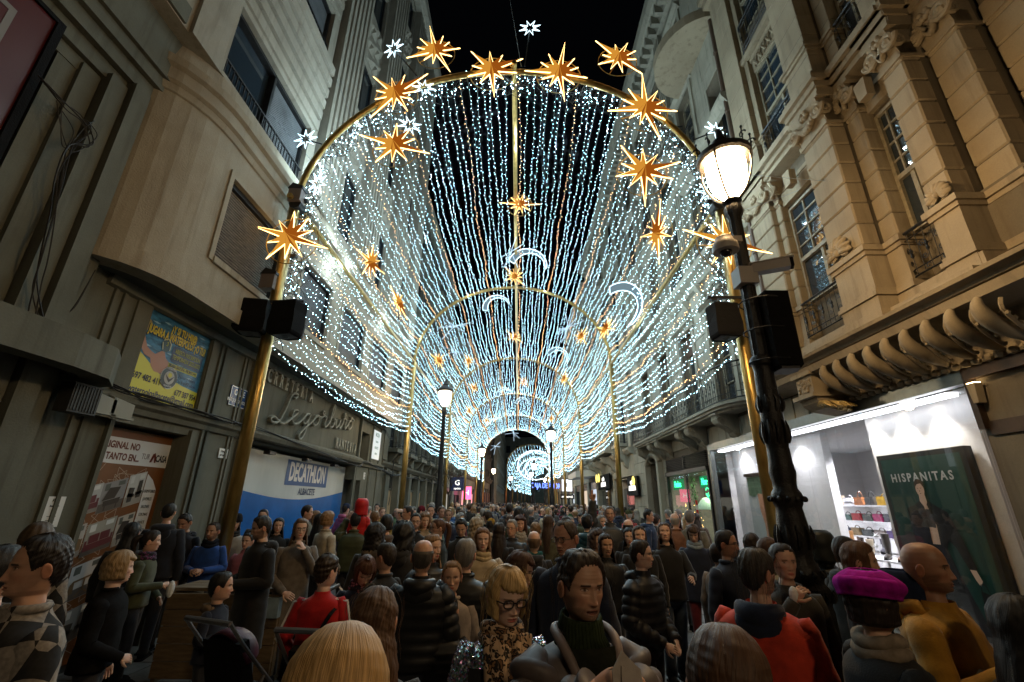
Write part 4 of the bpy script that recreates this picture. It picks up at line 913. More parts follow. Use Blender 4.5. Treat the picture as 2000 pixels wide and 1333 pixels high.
# shelves with bags and boots
def shelf(x0, x1, y0, y1, z, nm='shelf'):
    q = MB(); q.box(x0, x1, y0, y1, z - .03, z); q.build(nm, mat('white_shelf', (.62, .62, .63), .35), shop)
for z in (1.30, 1.60, 1.92): shelf(7.35, 7.75, 8.2, 11.8, z)
shelf(6.35, 6.8, 7.7, 10.3, 1.02, 'bench_top'); shelf(6.4, 6.8, 7.7, 10.3, .55, 'bench_shelf')
q = MB()
for y in (7.75, 8.6, 9.4, 10.25): q.box(6.38, 6.42, y, y + .03, .12, .99)
q.build('bench_leg', white, shop)
leath = objcol_mat('smooth_leather', .4, 'leather', .5)
def bag(x, y, z, c, w_, h, nm, tall=False):
    q = MB(); q.prism([(-w_ / 2, 0), (w_ / 2, 0), (w_ / 2 * .86, h), (-w_ / 2 * .86, h)], (x - .06, y, z), (0, 1, 0), (0, 0, 1), (.12, 0, 0))
    o = q.build('handbag', leath, None, label=nm, cat='handbag', group='handbags on the shop shelves'); o.color = (*c, 1)
    q = MB(); q.tube([(x, y + w_ * .25 * math.cos(R(a)), z + h + (.12 if tall else .05) * math.sin(R(a))) for a in range(0, 181, 20)], .009, 5); link('handle', q.mesh('handle', leath), o).color = (*[k * .6 for k in c], 1)
    q = MB(); q.prism([(-w_ / 2 * .9, h * .45), (w_ / 2 * .9, h * .45), (w_ / 2 * .86, h * .98), (-w_ / 2 * .86, h * .98)], (x - .072, y, z), (0, 1, 0), (0, 0, 1), (.01, 0, 0)); link('flap', q.mesh('flap', leath), o).color = (*[k * .85 for k in c], 1)
for a in [(7.5, 9.75, 1.92, (0.62, 0.36, 0.02), 0.36, 0.17, 'mustard yellow handbag at the right end of the top shelf', False), (7.5, 10.12, 1.92, (0.03, 0.03, 0.03), 0.28, 0.16, 'black handbag with tall handles next to the mustard one', True), (7.5, 10.45, 1.92, (0.25, 0.09, 0.03), 0.27, 0.16, 'tan-handled bag on the top shelf left of the black handbag', True), (7.5, 10.78, 1.92, (0.5, 0.5, 0.52), 0.3, 0.15, 'silver grey bag on the top shelf', False), (7.5, 11.2, 1.92, (0.42, 0.33, 0.24), 0.4, 0.2, 'beige box bag at the left end of the top shelf', False), (7.5, 9.7, 1.6, (0.04, 0.04, 0.05), 0.3, 0.16, 'small black bag on the middle shelf below the mustard one', False), (7.5, 10.02, 1.6, (0.3, 0.02, 0.1), 0.24, 0.15, 'small crimson pouch on the middle shelf beside the black bag', False), (7.5, 10.3, 1.6, (0.04, 0.05, 0.04), 0.28, 0.14, 'dark olive bag on the middle shelf', False), (7.5, 10.62, 1.6, (0.42, 0.03, 0.04), 0.3, 0.15, 'red handbag on the middle shelf', False), (7.5, 10.95, 1.6, (0.05, 0.14, 0.13), 0.3, 0.12, 'teal clutch bag on the middle shelf', False), (7.5, 11.28, 1.6, (0.42, 0.16, 0.16), 0.28, 0.11, 'pink clutch bag at the left of the middle shelf', False), (7.5, 9.72, 1.3, (0.1, 0.06, 0.2), 0.28, 0.14, 'violet bag at the right end of the lowest shelf', False), (7.5, 10.05, 1.3, (0.45, 0.38, 0.34), 0.3, 0.13, 'pale pink box bag on the lowest shelf', False), (7.5, 10.4, 1.3, (0.05, 0.06, 0.06), 0.32, 0.13, 'charcoal bag on the lowest shelf', False), (7.5, 10.75, 1.3, (0.3, 0.2, 0.08), 0.28, 0.15, 'camel bag on the lowest shelf', False), (7.5, 11.1, 1.3, (0.04, 0.07, 0.16), 0.28, 0.14, 'dark blue bag at the left of the lowest shelf', False)]: bag(*a)
def boot(x, y, z, c, h, nm, heel=.03):
    q = MB(); q.tube([(x, y, z + h), (x, y, z + h * .6), (x, y, z + .16), (x, y, z + .07)], [.062, .06, .045, .045], 9); q.tube(spline([(x + .01, y + .03, z + .06), (x - .05, y - .03, z + .055), (x - .12, y - .08, z + .035), (x - .17, y - .11, z + .03)], 3), [.045, .047, .045, .043, .042, .04, .038, .034, .03, .02], 8)
    o = q.build('boot', leath, None, True, 60, label=nm, cat='boot', group='boots on the shop display'); o.color = (*c, 1)
    q = MB(); q.tube([(x - .17, y - .12, z + .006), (x - .02, y, z + .008), (x + .04, y + .04, z + .008)], .03, 6); q.box(x, x + .05, y + .01, y + .06, z, z + .05); link('sole', q.mesh('sole', blackm), o)
for k, (y, z, c, h, nm) in enumerate([(9.95, 1.02, (.03, .03, .03), .46, 'black tall boot at the left end of the display bench'), (9.65, 1.02, (.26, .12, .04), .42, 'tan suede tall boot second on the bench'), (9.15, 1.02, (.50, .42, .30), .30, 'cream short boot in the middle of the bench'),
     (8.75, 1.02, (.03, .025, .02), .42, 'black tall boot right of the cream one'), (8.45, 1.02, (.17, .08, .03), .5, 'dark tan tall boot near the right of the bench'), (8.1, 1.02, (.5, .46, .40), .34, 'off-white heeled boot at the right end of the bench')]): boot(6.55, y, z, c, h, nm)
for k, (y, c, nm) in enumerate([(10.6, (.07, .03, .015), 'brown boot farthest left on the back shelf'), (10.3, (.03, .02, .015), 'dark brown boot second on the back shelf'), (9.95, (.1, .1, .12), 'blue-black boot on the back shelf'), (8.4, (.22, .10, .04), 'cognac boot at the right of the back shelf')]): boot(7.4, y, 1.02 if k < 3 else 1.3, c, .26, nm)
q = MB(); q.box(7.35, 7.75, 8.2, 11.8, .985, 1.0); q.build('shelf', MATS['white_shelf'], shop)
for i, (u, v, nm) in enumerate([(1710, 1045, 'small silver starburst ornament on the shop bench'), (1713, 1068, 'small greenish starburst ornament below the silver one')]):
    p0 = at_x(u, v, 6.1); q = MB()
    for k in range(12): a = Vector((rnd.uniform(-1, 1), rnd.uniform(-1, 1), rnd.uniform(-1, 1))).normalized(); q.tube([(0, 0, 0), tuple(a * .06)], [.008, .002], 4)
    q.build('starburst_ornament', white, loc=p0, label=nm, cat='ornament')
# recessed entrance, dark frames, second window with chandelier
w = MB(); w.box(5.15, 5.3, 5.02, 5.09, 2.72, 3.42); w.box(5.15, 5.26, 4.2, 5.02, 3.28, 3.44); w.box(5.2, 5.3, 4.2, 5.02, 2.65, 2.80); w.box(5.05, 5.4, 4.02, 4.2, 0, 3.5); w.box(5.02, 5.12, 4.05, 4.17, 0, 3.5)
w.box(5.3, 5.36, 4.25, 4.3, 0, 2.65); w.box(5.3, 5.36, 4.95, 5.0, 0, 2.65); w.build('entrance_frame', brownm, shop)
w = MB(); RS.box(w, 4.25, 5.0, 2.8, 3.28, -.09, -.05); w.build('transom_panel', alu, shop)
w = MB(); w.box(5.33, 5.34, 4.3, 4.95, .1, 2.65); w.build('pane', clear, shop)
w = MB(); w.box(7.5, 7.6, 2.6, 5.3, 0, 3.3); w.box(5.4, 7.5, 3.9, 4.0, 0, 3.3); w.build('back_room_wall', mat('rose_wall', (.36, .28, .29), .7, 0, .2, 2), shop)
w = MB(); w.box(6.5, 6.52, 4.05, 5.05, 2.3, 2.6); w.build('lit_strip', emis('cool_panel', (.8, .88, 1), 3.0), shop)
ch = thing('chandelier', 'black scrolled chandelier with glass drops behind the right-hand shop pane', 'chandelier', (6.0, 4.78, 2.25))
q = MB(); q.tube([(0, 0, 1), (0, 0, -.2)], .012, 6)
for k in range(6):
    a = k * PI / 3; u_ = (math.cos(a), math.sin(a), 0)
    q.tube(spline([(0, 0, -.15), (u_[0] * .18, u_[1] * .18, -.22), (u_[0] * .33, u_[1] * .33, -.08), (u_[0] * .35, u_[1] * .35, .02)], 5), .010, 5)
    q.tube(scroll((u_[0] * .15, u_[1] * .15, .06), .1, 1.3, u_, (0, 0, 1), 12), .008, 4)
q.build('frame', iron, ch)
q = MB()
for k in range(6):
    a = k * PI / 3
    q.lathe([(.012, 0), (.016, .03), (.008, .10), (.002, .13)], 6, (math.cos(a) * .35, math.sin(a) * .35, .02))
    for j in range(5): q.ball((math.cos(a) * .30, math.sin(a) * .30, -.12 - j * .035), .011, 6, 4)
q.build('glass_drop', mat('crystal', (.75, .78, .8), .08, 0, emit=.25), ch)
sgn = thing('shop_sign_board', 'dark sign board with a big white letter at the right edge of the frame', 'sign', (5.14, 3.98, 2.75)); q = MB(); q.box(0, .06, -.9, -.02, 0, .8); q.build('board', blackm, sgn)
text('letter', 'S', .42, sgn, emis('lit_letter_white', (1, 1, 1), 1.6), (-.01, -.17, .52), (0, -1, 0), (0, 0, 1), .03, 1, .012); text('letter', 'T', .14, sgn, MATS['lit_letter_white'], (-.01, -.12, .14), (0, -1, 0), (0, 0, 1), .02, 1, .01)
ns = thing('script_neon', 'warm script neon word low in the right-hand shop window', 'sign', (5.9, 4.78, 1.95)); q = MB(); q.tube(spline([(0, .28 - .045 * i, (.05 if i % 2 else -.04) + .01 * (i % 3)) for i in range(13)], 4), .009, 4); q.build('tube', emis('neon_warm', (1, .55, .3), 2.2), ns)
wl = MB(); wl.prism([(-.05, 0), (.05, 0), (.03, -.22), (-.03, -.22)], (0, 0, 0), (0, 1, 0), (0, 0, 1), (-.09, 0, 0)); o = wl.build('wall_light', stone, None, loc=(5.2, 4.98, 3.22), label='small warm wall light at the near corner of the shop glass', cat='wall light')
q = MB(); q.box(-.085, -.01, -.045, .045, .002, .012); q.build('lens', emis('wall_light_lens', (1, .7, .35), 14), o)

# ================================================================ green shop and striped shop
def lit_room(root, y0, y1, z1, depth, m, em=None, p=40, col=(1, .9, .8), x=5.2):
    w = MB(); w.box(x + depth, x + depth + .1, y0, y1, 0, z1); w.box(x + .1, x + depth, y0 - .1, y0, 0, z1); w.box(x + .1, x + depth, y1, y1 + .1, 0, z1); w.box(x + .1, x + depth, y0, y1, z1, z1 + .05)
    w.build('room_wall', m, root)
    l = bpy.data.lights.new('ceiling_lamp', 'AREA'); l.energy = p; l.color = col; l.size = .5; link('ceiling_lamp', l, root, (x + depth * .5, (y0 + y1) / 2, z1 - .05))
gs = thing('green_neon_shop', 'small shop with green neon words and a dark grille above its window', 'shop')
lit_room(gs, 12.8, 16.3, 2.8, 1.6, mat('shop_putty', (.32, .33, .28), .7, 0, .4, 2), p=55, col=(1, .95, .75))
w = MB(); RS.box(w, 12.76, 16.34, 2.78, 2.9, -.1, .06); RS.box(w, 14.5, 14.56, 0, 2.8, -.06, 0); RS.box(w, 12.76, 12.84, 0, 2.8, -.06, .02); RS.box(w, 16.26, 16.34, 0, 2.8, -.06, .02); RS.box(w, 12.8, 16.3, 0, .35, -.06, .01); w.build('front_frame', darkm, gs)
z = 2.92; k = 0
while z < 3.30:
    for a, b in ((12.8, 14.5), (14.55, 16.3)):
        q = MB(); RS.mould(q, a, b, [(-.06, z), (.03, z + .012), (.03, z + .02), (-.06, z + .03)]); q.build('slat', darkm, gs)
    z += .052
w = MB(); RS.box(w, 14.50, 14.55, 2.9, 3.33, -.05, .04); RS.box(w, 12.76, 16.34, 2.9, 3.33, -.3, -.25); w.build('grille_frame', darkm, gs)
w = MB(); RS.box(w, 12.84, 16.26, .35, 2.78, -.02, -.01); w.build('pane', clear, gs)
gn = emis('neon_green', (.04, 1, .35), 5.0); gd = emis('neon_green_panel', (.02, .45, .16), .7)
for y, t_, nm in ((15.62, 'Herbes', 'left green neon word in the small shop window'), (13.25, 'Nou·Ba', 'right green neon word beside the aluminium shop frame')):
    s_ = thing('neon_sign', nm, 'neon sign', (5.32, y, 2.5)); q = MB(); q.box(0, .02, -.5, .5, -.16, .16); q.build('glow_panel', gd, s_); text('word', t_, .27, s_, gn, (-.02, 0, 0), (0, -1, 0), (0, 0, 1), .012, .8, .003)
s_ = thing('neon_sign', 'small green neon outline drawing below the right green word', 'neon sign', (5.33, 13.3, 2.12)); q = MB(); q.tube([(0, .12 * math.cos(t), .1 + .12 * math.sin(t)) for t in np.linspace(.4, 6, 18)], .01, 4); q.tube(spline([(0, -.05, .08), (0, .05, .0), (0, -.04, -.08), (0, .06, -.12)], 4), .01, 4); q.build('tube', gn, s_)
q = MB(); rr = random.Random(9)
for k in range(700):
    t = rr.random(); y = 14.75 + .1 * math.sin(t * 9) + rr.gauss(0, .05); z = .6 + 2.1 * t; x = 5.5 + rr.gauss(0, .05)
    q.add([(x, y, z), (x + rr.uniform(-.04, .04), y + rr.uniform(-.04, .04), z + .03), (x + rr.uniform(-.04, .04), y + rr.uniform(-.05, .05), z - .02)], [(0, 1, 2)])
q.build('hanging_garland', mat('garland_green', (.03, .16, .03), .7), label='green leafy garland hanging in the green neon shop window', cat='garland', kind='stuff')
q = MB(); q.lathe([(.05, .34), (.11, .30), (.27, .08), (.30, 0), (.28, -.01)], 18, (0, 0, 0)); o = q.build('lamp_shade', mat('mint_enamel', (.35, .55, .42), .3, emit=.3), None, True, loc=(5.75, 14.6, 1.75), label='pale green enamel lamp shade hanging in the green neon shop', cat='lamp'); q = MB(); q.tube([(0, 0, .34), (0, 0, 1.0)], .01, 5); q.build('cord', cable_m, o)
cp = thing('striped_pole', 'thin red and white striped pole standing before the green neon shop window', 'pole', (5.0, 13.35, 0)); rd = mat('candy_red', (.5, .02, .02), .3)
for i in range(16):
    q = MB(); q.lathe([(.03, 0), (.03, .125)], 10, (0, 0, .125 * i)); q.build('stripe', rd if i % 2 else white, cp)
q = MB(); rr = random.Random(2)
for k in range(160): q.ball((5.45 + rr.uniform(0, .5), rr.uniform(12.95, 13.7) if k % 3 else rr.uniform(15.2, 16.1), rr.uniform(.5, 2.0)), .014, 4, 3)
q.build('fairy_light_cluster', emis('fairy_warm', (1, .62, .18), 6), label='warm fairy lights filling the lower window of the green neon shop', cat='fairy lights', kind='stuff')
# ================================================================ farther buildings along the street
_win = {}
def far_window(root, sd, y, z, w_, h, kind, mf):
    key = (kind, round(w_, 2), round(h, 2), sd.s, mf.name)
    if key not in _win:
        q = MB(); t = Side(sd.s, 0); t.box(q, 0, .07, 0, h, -.22, -.1); t.box(q, w_ - .07, w_, 0, h, -.22, -.1); t.box(q, 0, w_, h - .07, h, -.22, -.1); t.box(q, w_ / 2 - .03, w_ / 2 + .03, 0, h, -.2, -.12); t.box(q, .07, w_ - .07, h * .66, h * .66 + .05, -.2, -.12)
        p = MB(); t.box(p, .05, w_ - .05, 0, h, -.19, -.17); s_ = MB(); t.box(s_, -.1, w_ + .1, -.12, 0, 0, .1); t.box(s_, -.1, 0, 0, h, 0, .05); t.box(s_, w_, w_ + .1, 0, h, 0, .05); t.box(s_, -.15, w_ + .15, h, h + .16, 0, .12)
        _win[key] = (q.mesh('window', framew if kind != 2 else darkm), p.mesh('pane', winglass), s_.mesh('window_surround', mf))
    a, b, c = _win[key]; o = link('window', a, root, sd.p(y, z)); link('pane', b, o); link('surround', c, o); return o
def facade(name, label, sg, x0, y0, y1, H, m, mf, floors, wy, ww, balc=None, gh=4.2, shop_glow=None, pil=False, seed=0, cat='building', ybal=1):
    root = thing(name, label, cat); sd = Side(sg, x0); rr = random.Random(seed); holes = []; rows = []
    z = gh + .5; fh = (H - gh - .8) / floors
    n = max(1, int((y1 - y0 - .6) / wy)); st = (y1 - y0) / n
    for f in range(floors):
        for i in range(n):
            y = y0 + st * (i + .5) - ww / 2; holes.append((y, y + ww, z + f * fh, z + f * fh + fh * .66)); rows.append((f, i, y, z + f * fh))
    gn_ = max(1, int((y1 - y0) / 3.6)); gst = (y1 - y0) / gn_; gh_ = [(y0 + gst * i + .45, y0 + gst * (i + 1) - .45, -1, gh - 1.0) for i in range(gn_)]
    w = MB(); sd.wall(w, y0, y1, 0, H, -.5, 0, holes + gh_); w.build('wall', m, root)
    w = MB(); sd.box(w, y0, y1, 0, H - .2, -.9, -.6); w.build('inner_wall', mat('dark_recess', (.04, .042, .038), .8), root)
    w = MB()
    sd.mould(w, y0, y1, [(0, gh - .1), (.12, gh - .06), (.25, gh + .1), (.25, gh + .2), (0, gh + .25)])
    sd.mould(w, y0, y1, [(0, H - .9), (.15, H - .8), (.2, H - .5), (.55, H - .3), (.6, H), (.1, H + .1), (.1, H + .6), (0, H + .6)])
    for f in range(1, floors): sd.box(w, y0, y1, z + f * fh - .42, z + f * fh - .28, -.05, .08)
    if pil:
        for i in range(n + 1):
            y = min(max(y0 + st * i - .2, y0), y1 - .4); sd.box(w, y, y + .4, gh + .25, H - .9, -.05, .1)
    k = int((y1 - y0) / .6)
    for i in range(k): sd.box(w, y0 + i * .6 + .1, y0 + i * .6 + .3, H - .78, H - .42, 0, .42)
    w.build('moulding', mf, root)
    for f, i, y, zz in rows:
        far_window(root, sd, y, zz, ww, fh * .66, seed % 3, mf)
        if balc and (f + i * ybal) % balc == 0:
            b = MB(); sd.box(b, y - .25, y + ww + .25, zz - .16, zz - .02, -.02, .48); sd.box(b, y - .1, y + .05, zz - .45, zz - .16, 0, .35); sd.box(b, y + ww - .05, y + ww + .1, zz - .45, zz - .16, 0, .35); b = b.build('balcony', mf, root)
            X = lambda d: sd.s * (sd.x0 - d)
            railing(b, [(X(0), y - .22), (X(.44), y - .22), (X(.44), y + ww + .22), (X(0), y + ww + .22)], zz, zz + .9, step=.16, fancy=False)
    for i, (a, b, _, zt) in enumerate(gh_):
        q = MB(); sd.box(q, a, a + .08, 0, zt, -.3, -.12); sd.box(q, b - .08, b, 0, zt, -.3, -.12); sd.box(q, a, b, zt - .5, zt, -.3, -.12); fr = q.build('shopfront', darkm, root)
        q = MB(); sd.box(q, a + .08, b - .08, .1, zt - .5, -.26, -.24)
        gl = (shop_glow or [None])[i % len(shop_glow or [None])]
        q.build('shop_window', emis('shop_glow_%d' % (int(gl[0] * 100) + int(gl[1] * 10)), gl[:3], gl[3]) if gl else winglass, fr)
    return root, sd
# left side beyond the corner building
b2 = thing('boarded_building', 'old grey building with tan boarded shop windows and small iron balconies beyond the corner building', 'building')
D = Side(-1, 5.35); w = MB()
ph = [(18.9 + i * 2.0, 20.35 + i * 2.0, -1, 2.95) for i in range(7)]; ub = [(18.6 + i * 2.4, 19.7 + i * 2.4, z, z + 2.1) for i in range(6) for z in (3.95, 7.6, 11.2, 14.6)]
D.wall(w, 17.45, 33.2, 0, 17.5, -.5, 0, ph + ub); w.build('wall', plaster, b2)
w = MB(); D.box(w, 17.45, 33.2, 0, 17, -.9, -.6); w.build('inner_wall', MATS['dark_recess'], b2)
board = mat('tan_boarding', (.36, .26, .15), .7, 0, .2, 3, .1)
for a, b, _, z in ph:
    f = MB(); D.box(f, a, b, 2.3, 2.38, -.3, -.1); D.box(f, (a + b) / 2 - .04, (a + b) / 2 + .04, 0, 2.95, -.3, -.1); f = f.build('shopfront', plaster, b2)
    for p, q_ in ((a, (a + b) / 2 - .04), ((a + b) / 2 + .04, b)):
        q = MB(); D.box(q, p + .01, q_ - .01, 0, 2.29, -.2, -.15); q.build('board', board, f)
    q = MB(); D.box(q, a, b, 2.38, 2.95, -.2, -.18); q.build('pane', winglass, f)
w = MB(); D.mould(w, 17.45, 33.2, [(0, 3.1), (.1, 3.12), (.2, 3.25), (.2, 3.32), (0, 3.36)]); D.mould(w, 17.45, 33.2, [(0, 16.8), (.3, 16.9), (.5, 17.3), (0, 17.5)])
for i in range(8): D.box(w, 18.35 + i * 2.0, 18.8 + i * 2.0, 0, 3.1, 0, .12)
for i in range(7): D.box(w, 17.7 + i * 2.4, 18.3 + i * 2.4, 3.4, 16.8, 0, .1)
w.build('moulding', plaster, b2)
for a, b, z, z1 in ub:
    far_window(b2, D, a, z, b - a, z1 - z, 2, plaster)
    s_ = MB(); D.box(s_, a - .15, b + .15, z - .2, z - .05, -.02, .45); s_.prism([(0, 0), (.4, 0), (.2, -.3), (0, -.45)], D.p(a + .1, z - .2), (1, 0, 0), (0, 0, 1), (0, .2, 0)); s_.prism([(0, 0), (.4, 0), (.2, -.3), (0, -.45)], D.p(b - .3, z - .2), (1, 0, 0), (0, 0, 1), (0, .2, 0)); s_ = s_.build('balcony', plaster, b2)
    X = lambda d: -(5.35 - d); railing(s_, [(X(0), a - .12), (X(.4), a - .12), (X(.4), b + .12), (X(0), b + .12)], z - .03, z + .95, step=.1, fancy=False)
cable('wall_cable', 'dark cable bundle sagging along the wall over the tan boarded windows', [(-5.2, 17.6 + i * 1.5, 3.0 - .12 * (i % 2)) for i in range(11)], .015, 4, .03, kk=4)
pinks = [(1, .45, .42, 1.6), (1, .8, .6, 1.1), (.9, .95, 1, 1.3)]
facade('narrow_building', 'narrow grey building with a navy blue bracket sign past the boarded windows on the left', -1, 5.35, 33.3, 44, 15, plaster2, plaster, 4, 2.4, 1.1, 2, 3.9, [(.9, .85, .7, .5), None, (1, .25, .35, 1.3)], seed=1)
facade('plain_building', 'plain pale building with lit shopfronts at the left end of the light tunnel', -1, 5.35, 44.1, 58, 18, stone3, stone3, 4, 2.6, 1.2, 3, 4.2, [(1, .4, .4, 1.3), (1, .75, .55, .9)], seed=2)
facade('curved_corner_building', 'dark brown building with red-lit shop windows seen through the end of the tunnel', -1, 4.6, 63, 76, 21, stone3, stone3, 5, 2.2, 1.1, 2, 4.6, [(1, .32, .26, 1.5)], True, seed=3)
facade('tall_pale_building', 'tall pale building with rows of windows left of the second light tunnel', -1, 3.6, 77, 120, 24, stone2, stone2, 6, 2.6, 1.2, 0, 4.6, [None, (1, .8, .6, .8)], seed=4)
# right side
rs2, E2 = facade('striped_shop_building', 'pale stone building over the red striped shop on the right', 1, 5.2, 20.75, 31.0, 19, stone2, stone2, 4, 2.5, 1.15, 2, 4.1, None, True, seed=5)
for o in list(rs2.children):
    if o.name.startswith('shopfront'): bpy.data.objects.remove(o, do_unlink=True)
lit_room(rs2, 20.3 + .5, 24.2, 3.0, 1.4, mat('shop_cream', (.45, .40, .33)), p=60, col=(1, .8, .6))
rs3 = thing('red_striped_shop', 'shop window lined with tall red and white stripes', 'shop')
q = MB(); rd2 = mat('stripe_red', (.55, .03, .02), .5, emit=.22, ecol=(1, .1, .05))
for i in range(10):
    q = MB(); E2.box(q, 20.95 + i * .22, 21.07 + i * .22, .1, 2.9, -.35, -.33); q.build('stripe', rd2 if i % 2 else mat('stripe_white', (.7, .6, .5), .5, emit=.25, ecol=(1, .75, .5)), rs3)
def shop_sign(label, u, v, x, w_, h, words, m_bg, m_tx, dy=0, sz=.3, nm='shop_sign'):
    p0 = at_x(u, v, x); s_ = thing(nm, label, 'sign', p0); q = MB(); sg = 1 if x > 0 else -1
    q.box(-.05, .05, -w_ / 2, w_ / 2, -h / 2, h / 2); q.build('board', m_bg, s_)
    for i, t in enumerate(words): text('lettering', t, sz, s_, m_tx, (-sg * .06, 0, h * .22 - i * sz * .9), (0, -sg, 0), (0, 0, 1), .01, .8, .003)
    return s_
ltx = emis('sign_letter', (1, .97, .9), 2.4)
s_ = shop_sign('black optician sign with white letters and two round yellow logo lamps', 1180, 942, 5.05, 3.6, .8, ['optica', 'AMOROMA'], blackm, ltx, sz=.36)
for k, dy in enumerate((1.9, 1.1)): q = MB(); q.ball((-.12, dy, .28), (.05, .26, .26), 12, 8); q.build('logo_disc', emis('logo_yellow', (1, .82, .2), 1.8), s_)
s_ = shop_sign('small black sign with white letters and a yellow disc over the red striped window', 1237, 950, 5.1, 1.8, .8, ['optica', 'AMOROMA'], blackm, ltx, sz=.3)
q = MB(); q.ball((-.12, -.55, .2), (.05, .2, .2), 12, 8); q.build('logo_disc', MATS['logo_yellow'], s_)
q = MB(); q.prism([(0, 0), (1.5, -.12), (1.5, .25), (0, .45)], (5.2, 30, 3.55), (-1, 0, 0), (0, 0, 1), (0, 4.6, 0)); q.build('shop_canopy', mat('canopy_white', (.45, .47, .46), .5), label='pale grey flat canopy sticking out over a doorway on the right', cat='canopy')
o = thing('cube_sign', 'white lit cube sign hanging over a black word board on the right', 'sign', (3.95, 38, 3.2)); q = MB(); q.box(-.4, .4, -.1, .1, -.45, .45); q.build('cube', emis('cube_white', (.9, .95, 1), 1.8), o); text('mark', 'F', .5, o, blk, (0, -.11, 0), (1, 0, 0), (0, 0, 1)); q = MB(); q.box(-.55, .55, -.06, .06, -1.05, -.7); q.build('board', blackm, o); text('word', 'maxmó', .3, o, ltx, (0, -.07, -.87), (1, 0, 0), (0, 0, 1))
o = thing('bracket_sign', 'navy bracket sign with a white letter mark on the left beyond the boarded windows', 'sign', (-4.75, 36.5, 3.15)); q = MB(); q.box(-.6, .5, -.1, .1, -.5, .5); q.build('board', navy, o); text('mark', 'G', .55, o, ltx, (0, -.11, .08), (1, 0, 0), (0, 0, 1)); text('word', 'optica', .22, o, ltx, (0, -.11, -.33), (1, 0, 0), (0, 0, 1))
o = thing('pink_sign', 'small glowing pink sign on the left behind the farther lamp post', 'sign', (-4.7, 43, 2.6)); q = MB(); q.box(-.4, .4, -.1, .1, -.55, .55); q.build('board', emis('sign_pink', (1, .12, .28), 3), o); text('mark', 'H', .6, o, ltx, (0, -.12, 0), (1, 0, 0), (0, 0, 1))
o = thing('blue_letter_sign', 'long blue lit word sign at the far right end of the street', 'sign', (4.2, 62, 3.9)); text('word', 'CAJA DE AHORROS', .9, o, emis('sign_blue', (.15, .25, 1), 3.5), (0, 0, 0), (1, .6, 0), (0, 0, 1), .05, .75)
facade('bow_balcony_building', 'stone building with dense iron balconies and brackets beyond the striped shop', 1, 5.25, 31.1, 44, 18, stone2, stone2, 4, 2.5, 1.2, 1, 4.3, [(.75, .85, 1, .9), (1, .8, .7, .8), None], True, seed=6)
facade('rusticated_building', 'grey stone building with a few balconies at the right end of the light tunnel', 1, 5.3, 44.1, 60, 17, stone2, stone2, 4, 2.6, 1.2, 3, 4.2, [(.8, .9, 1, .9), None], False, seed=7)
facade('far_right_building', 'distant pale building to the right of the second light tunnel', 1, 6.6, 68, 120, 22, stone2, stone2, 5, 2.6, 1.2, 4, 4.5, [(.4, .5, 1, .9), (1, .7, .4, 1.0), None], seed=8)
q = MB(); q.box(-6, 16, 150, 152, 0, 22); eb = thing('closing_building', 'pale building closing the far end of the street behind the lights', 'building'); q.build('wall', stone2, eb)
for i in range(6):
    for z in (5, 9, 13, 17):
        q = MB(); q.box(-4 + i * 3.2, -2.7 + i * 3.2, 149.9, 149.99, z, z + 2.2); q.build('window', winglass, eb)
# small balustrade terrace on the right
q = MB()
for k in range(10): q.lathe([(.05, 0), (.09, .08), (.11, .22), (.05, .42), (.08, .55), (.09, .6)], 7, (4.75, 24.6 + k * .32, 4.55))
q.box(4.62, 4.88, 24.4, 28.0, 5.15, 5.3); q.box(4.55, 5.2, 24.3, 28.1, 4.4, 4.55)
for y in (24.3, 26.0, 27.8): q.box(4.6, 4.9, y, y + .3, 4.55, 5.6)
q.build('stone_balustrade', stone2, rs2)
for y in (22.0, 25, 28, 30): console(rs2, y, 4.15, .35, .6, .7)

# bare street tree
tr = thing('bare_tree', 'small leafless tree beside the left gold poles in front of the boarded building', 'tree', (-4.1, 27.5, 0))
q = MB(); q.tube([(0, 0, 0), (.05, 0, 1.2), (0, .05, 2.4)], [.09, .07, .05], 7); q.build('trunk', mat('bark', (.06, .045, .03), .9, 0, .4, 12, .5), tr)
q = MB(); rr = random.Random(4)
def twig(p, d, l, r_, n):
    p = Vector(p); e = p + d * l; q.tube([p, p + d * l * .5 + Vector((rr.uniform(-.05, .05), rr.uniform(-.05, .05), 0)), e], [r_, r_ * .8, r_ * .5], 4, caps=False)
    if n:
        for _ in range(3):
            d2 = (d + Vector((rr.uniform(-.8, .8), rr.uniform(-.8, .8), rr.uniform(-.2, .6)))).normalized(); twig(e, d2, l * rr.uniform(.6, .85), r_ * .6, n - 1)
for _ in range(6): twig((0, .05, 2.2), Vector((rr.uniform(-.7, .7), rr.uniform(-.7, .7), .8)).normalized(), .6, .03, 4)
q.build('crown', MATS['bark'], tr)

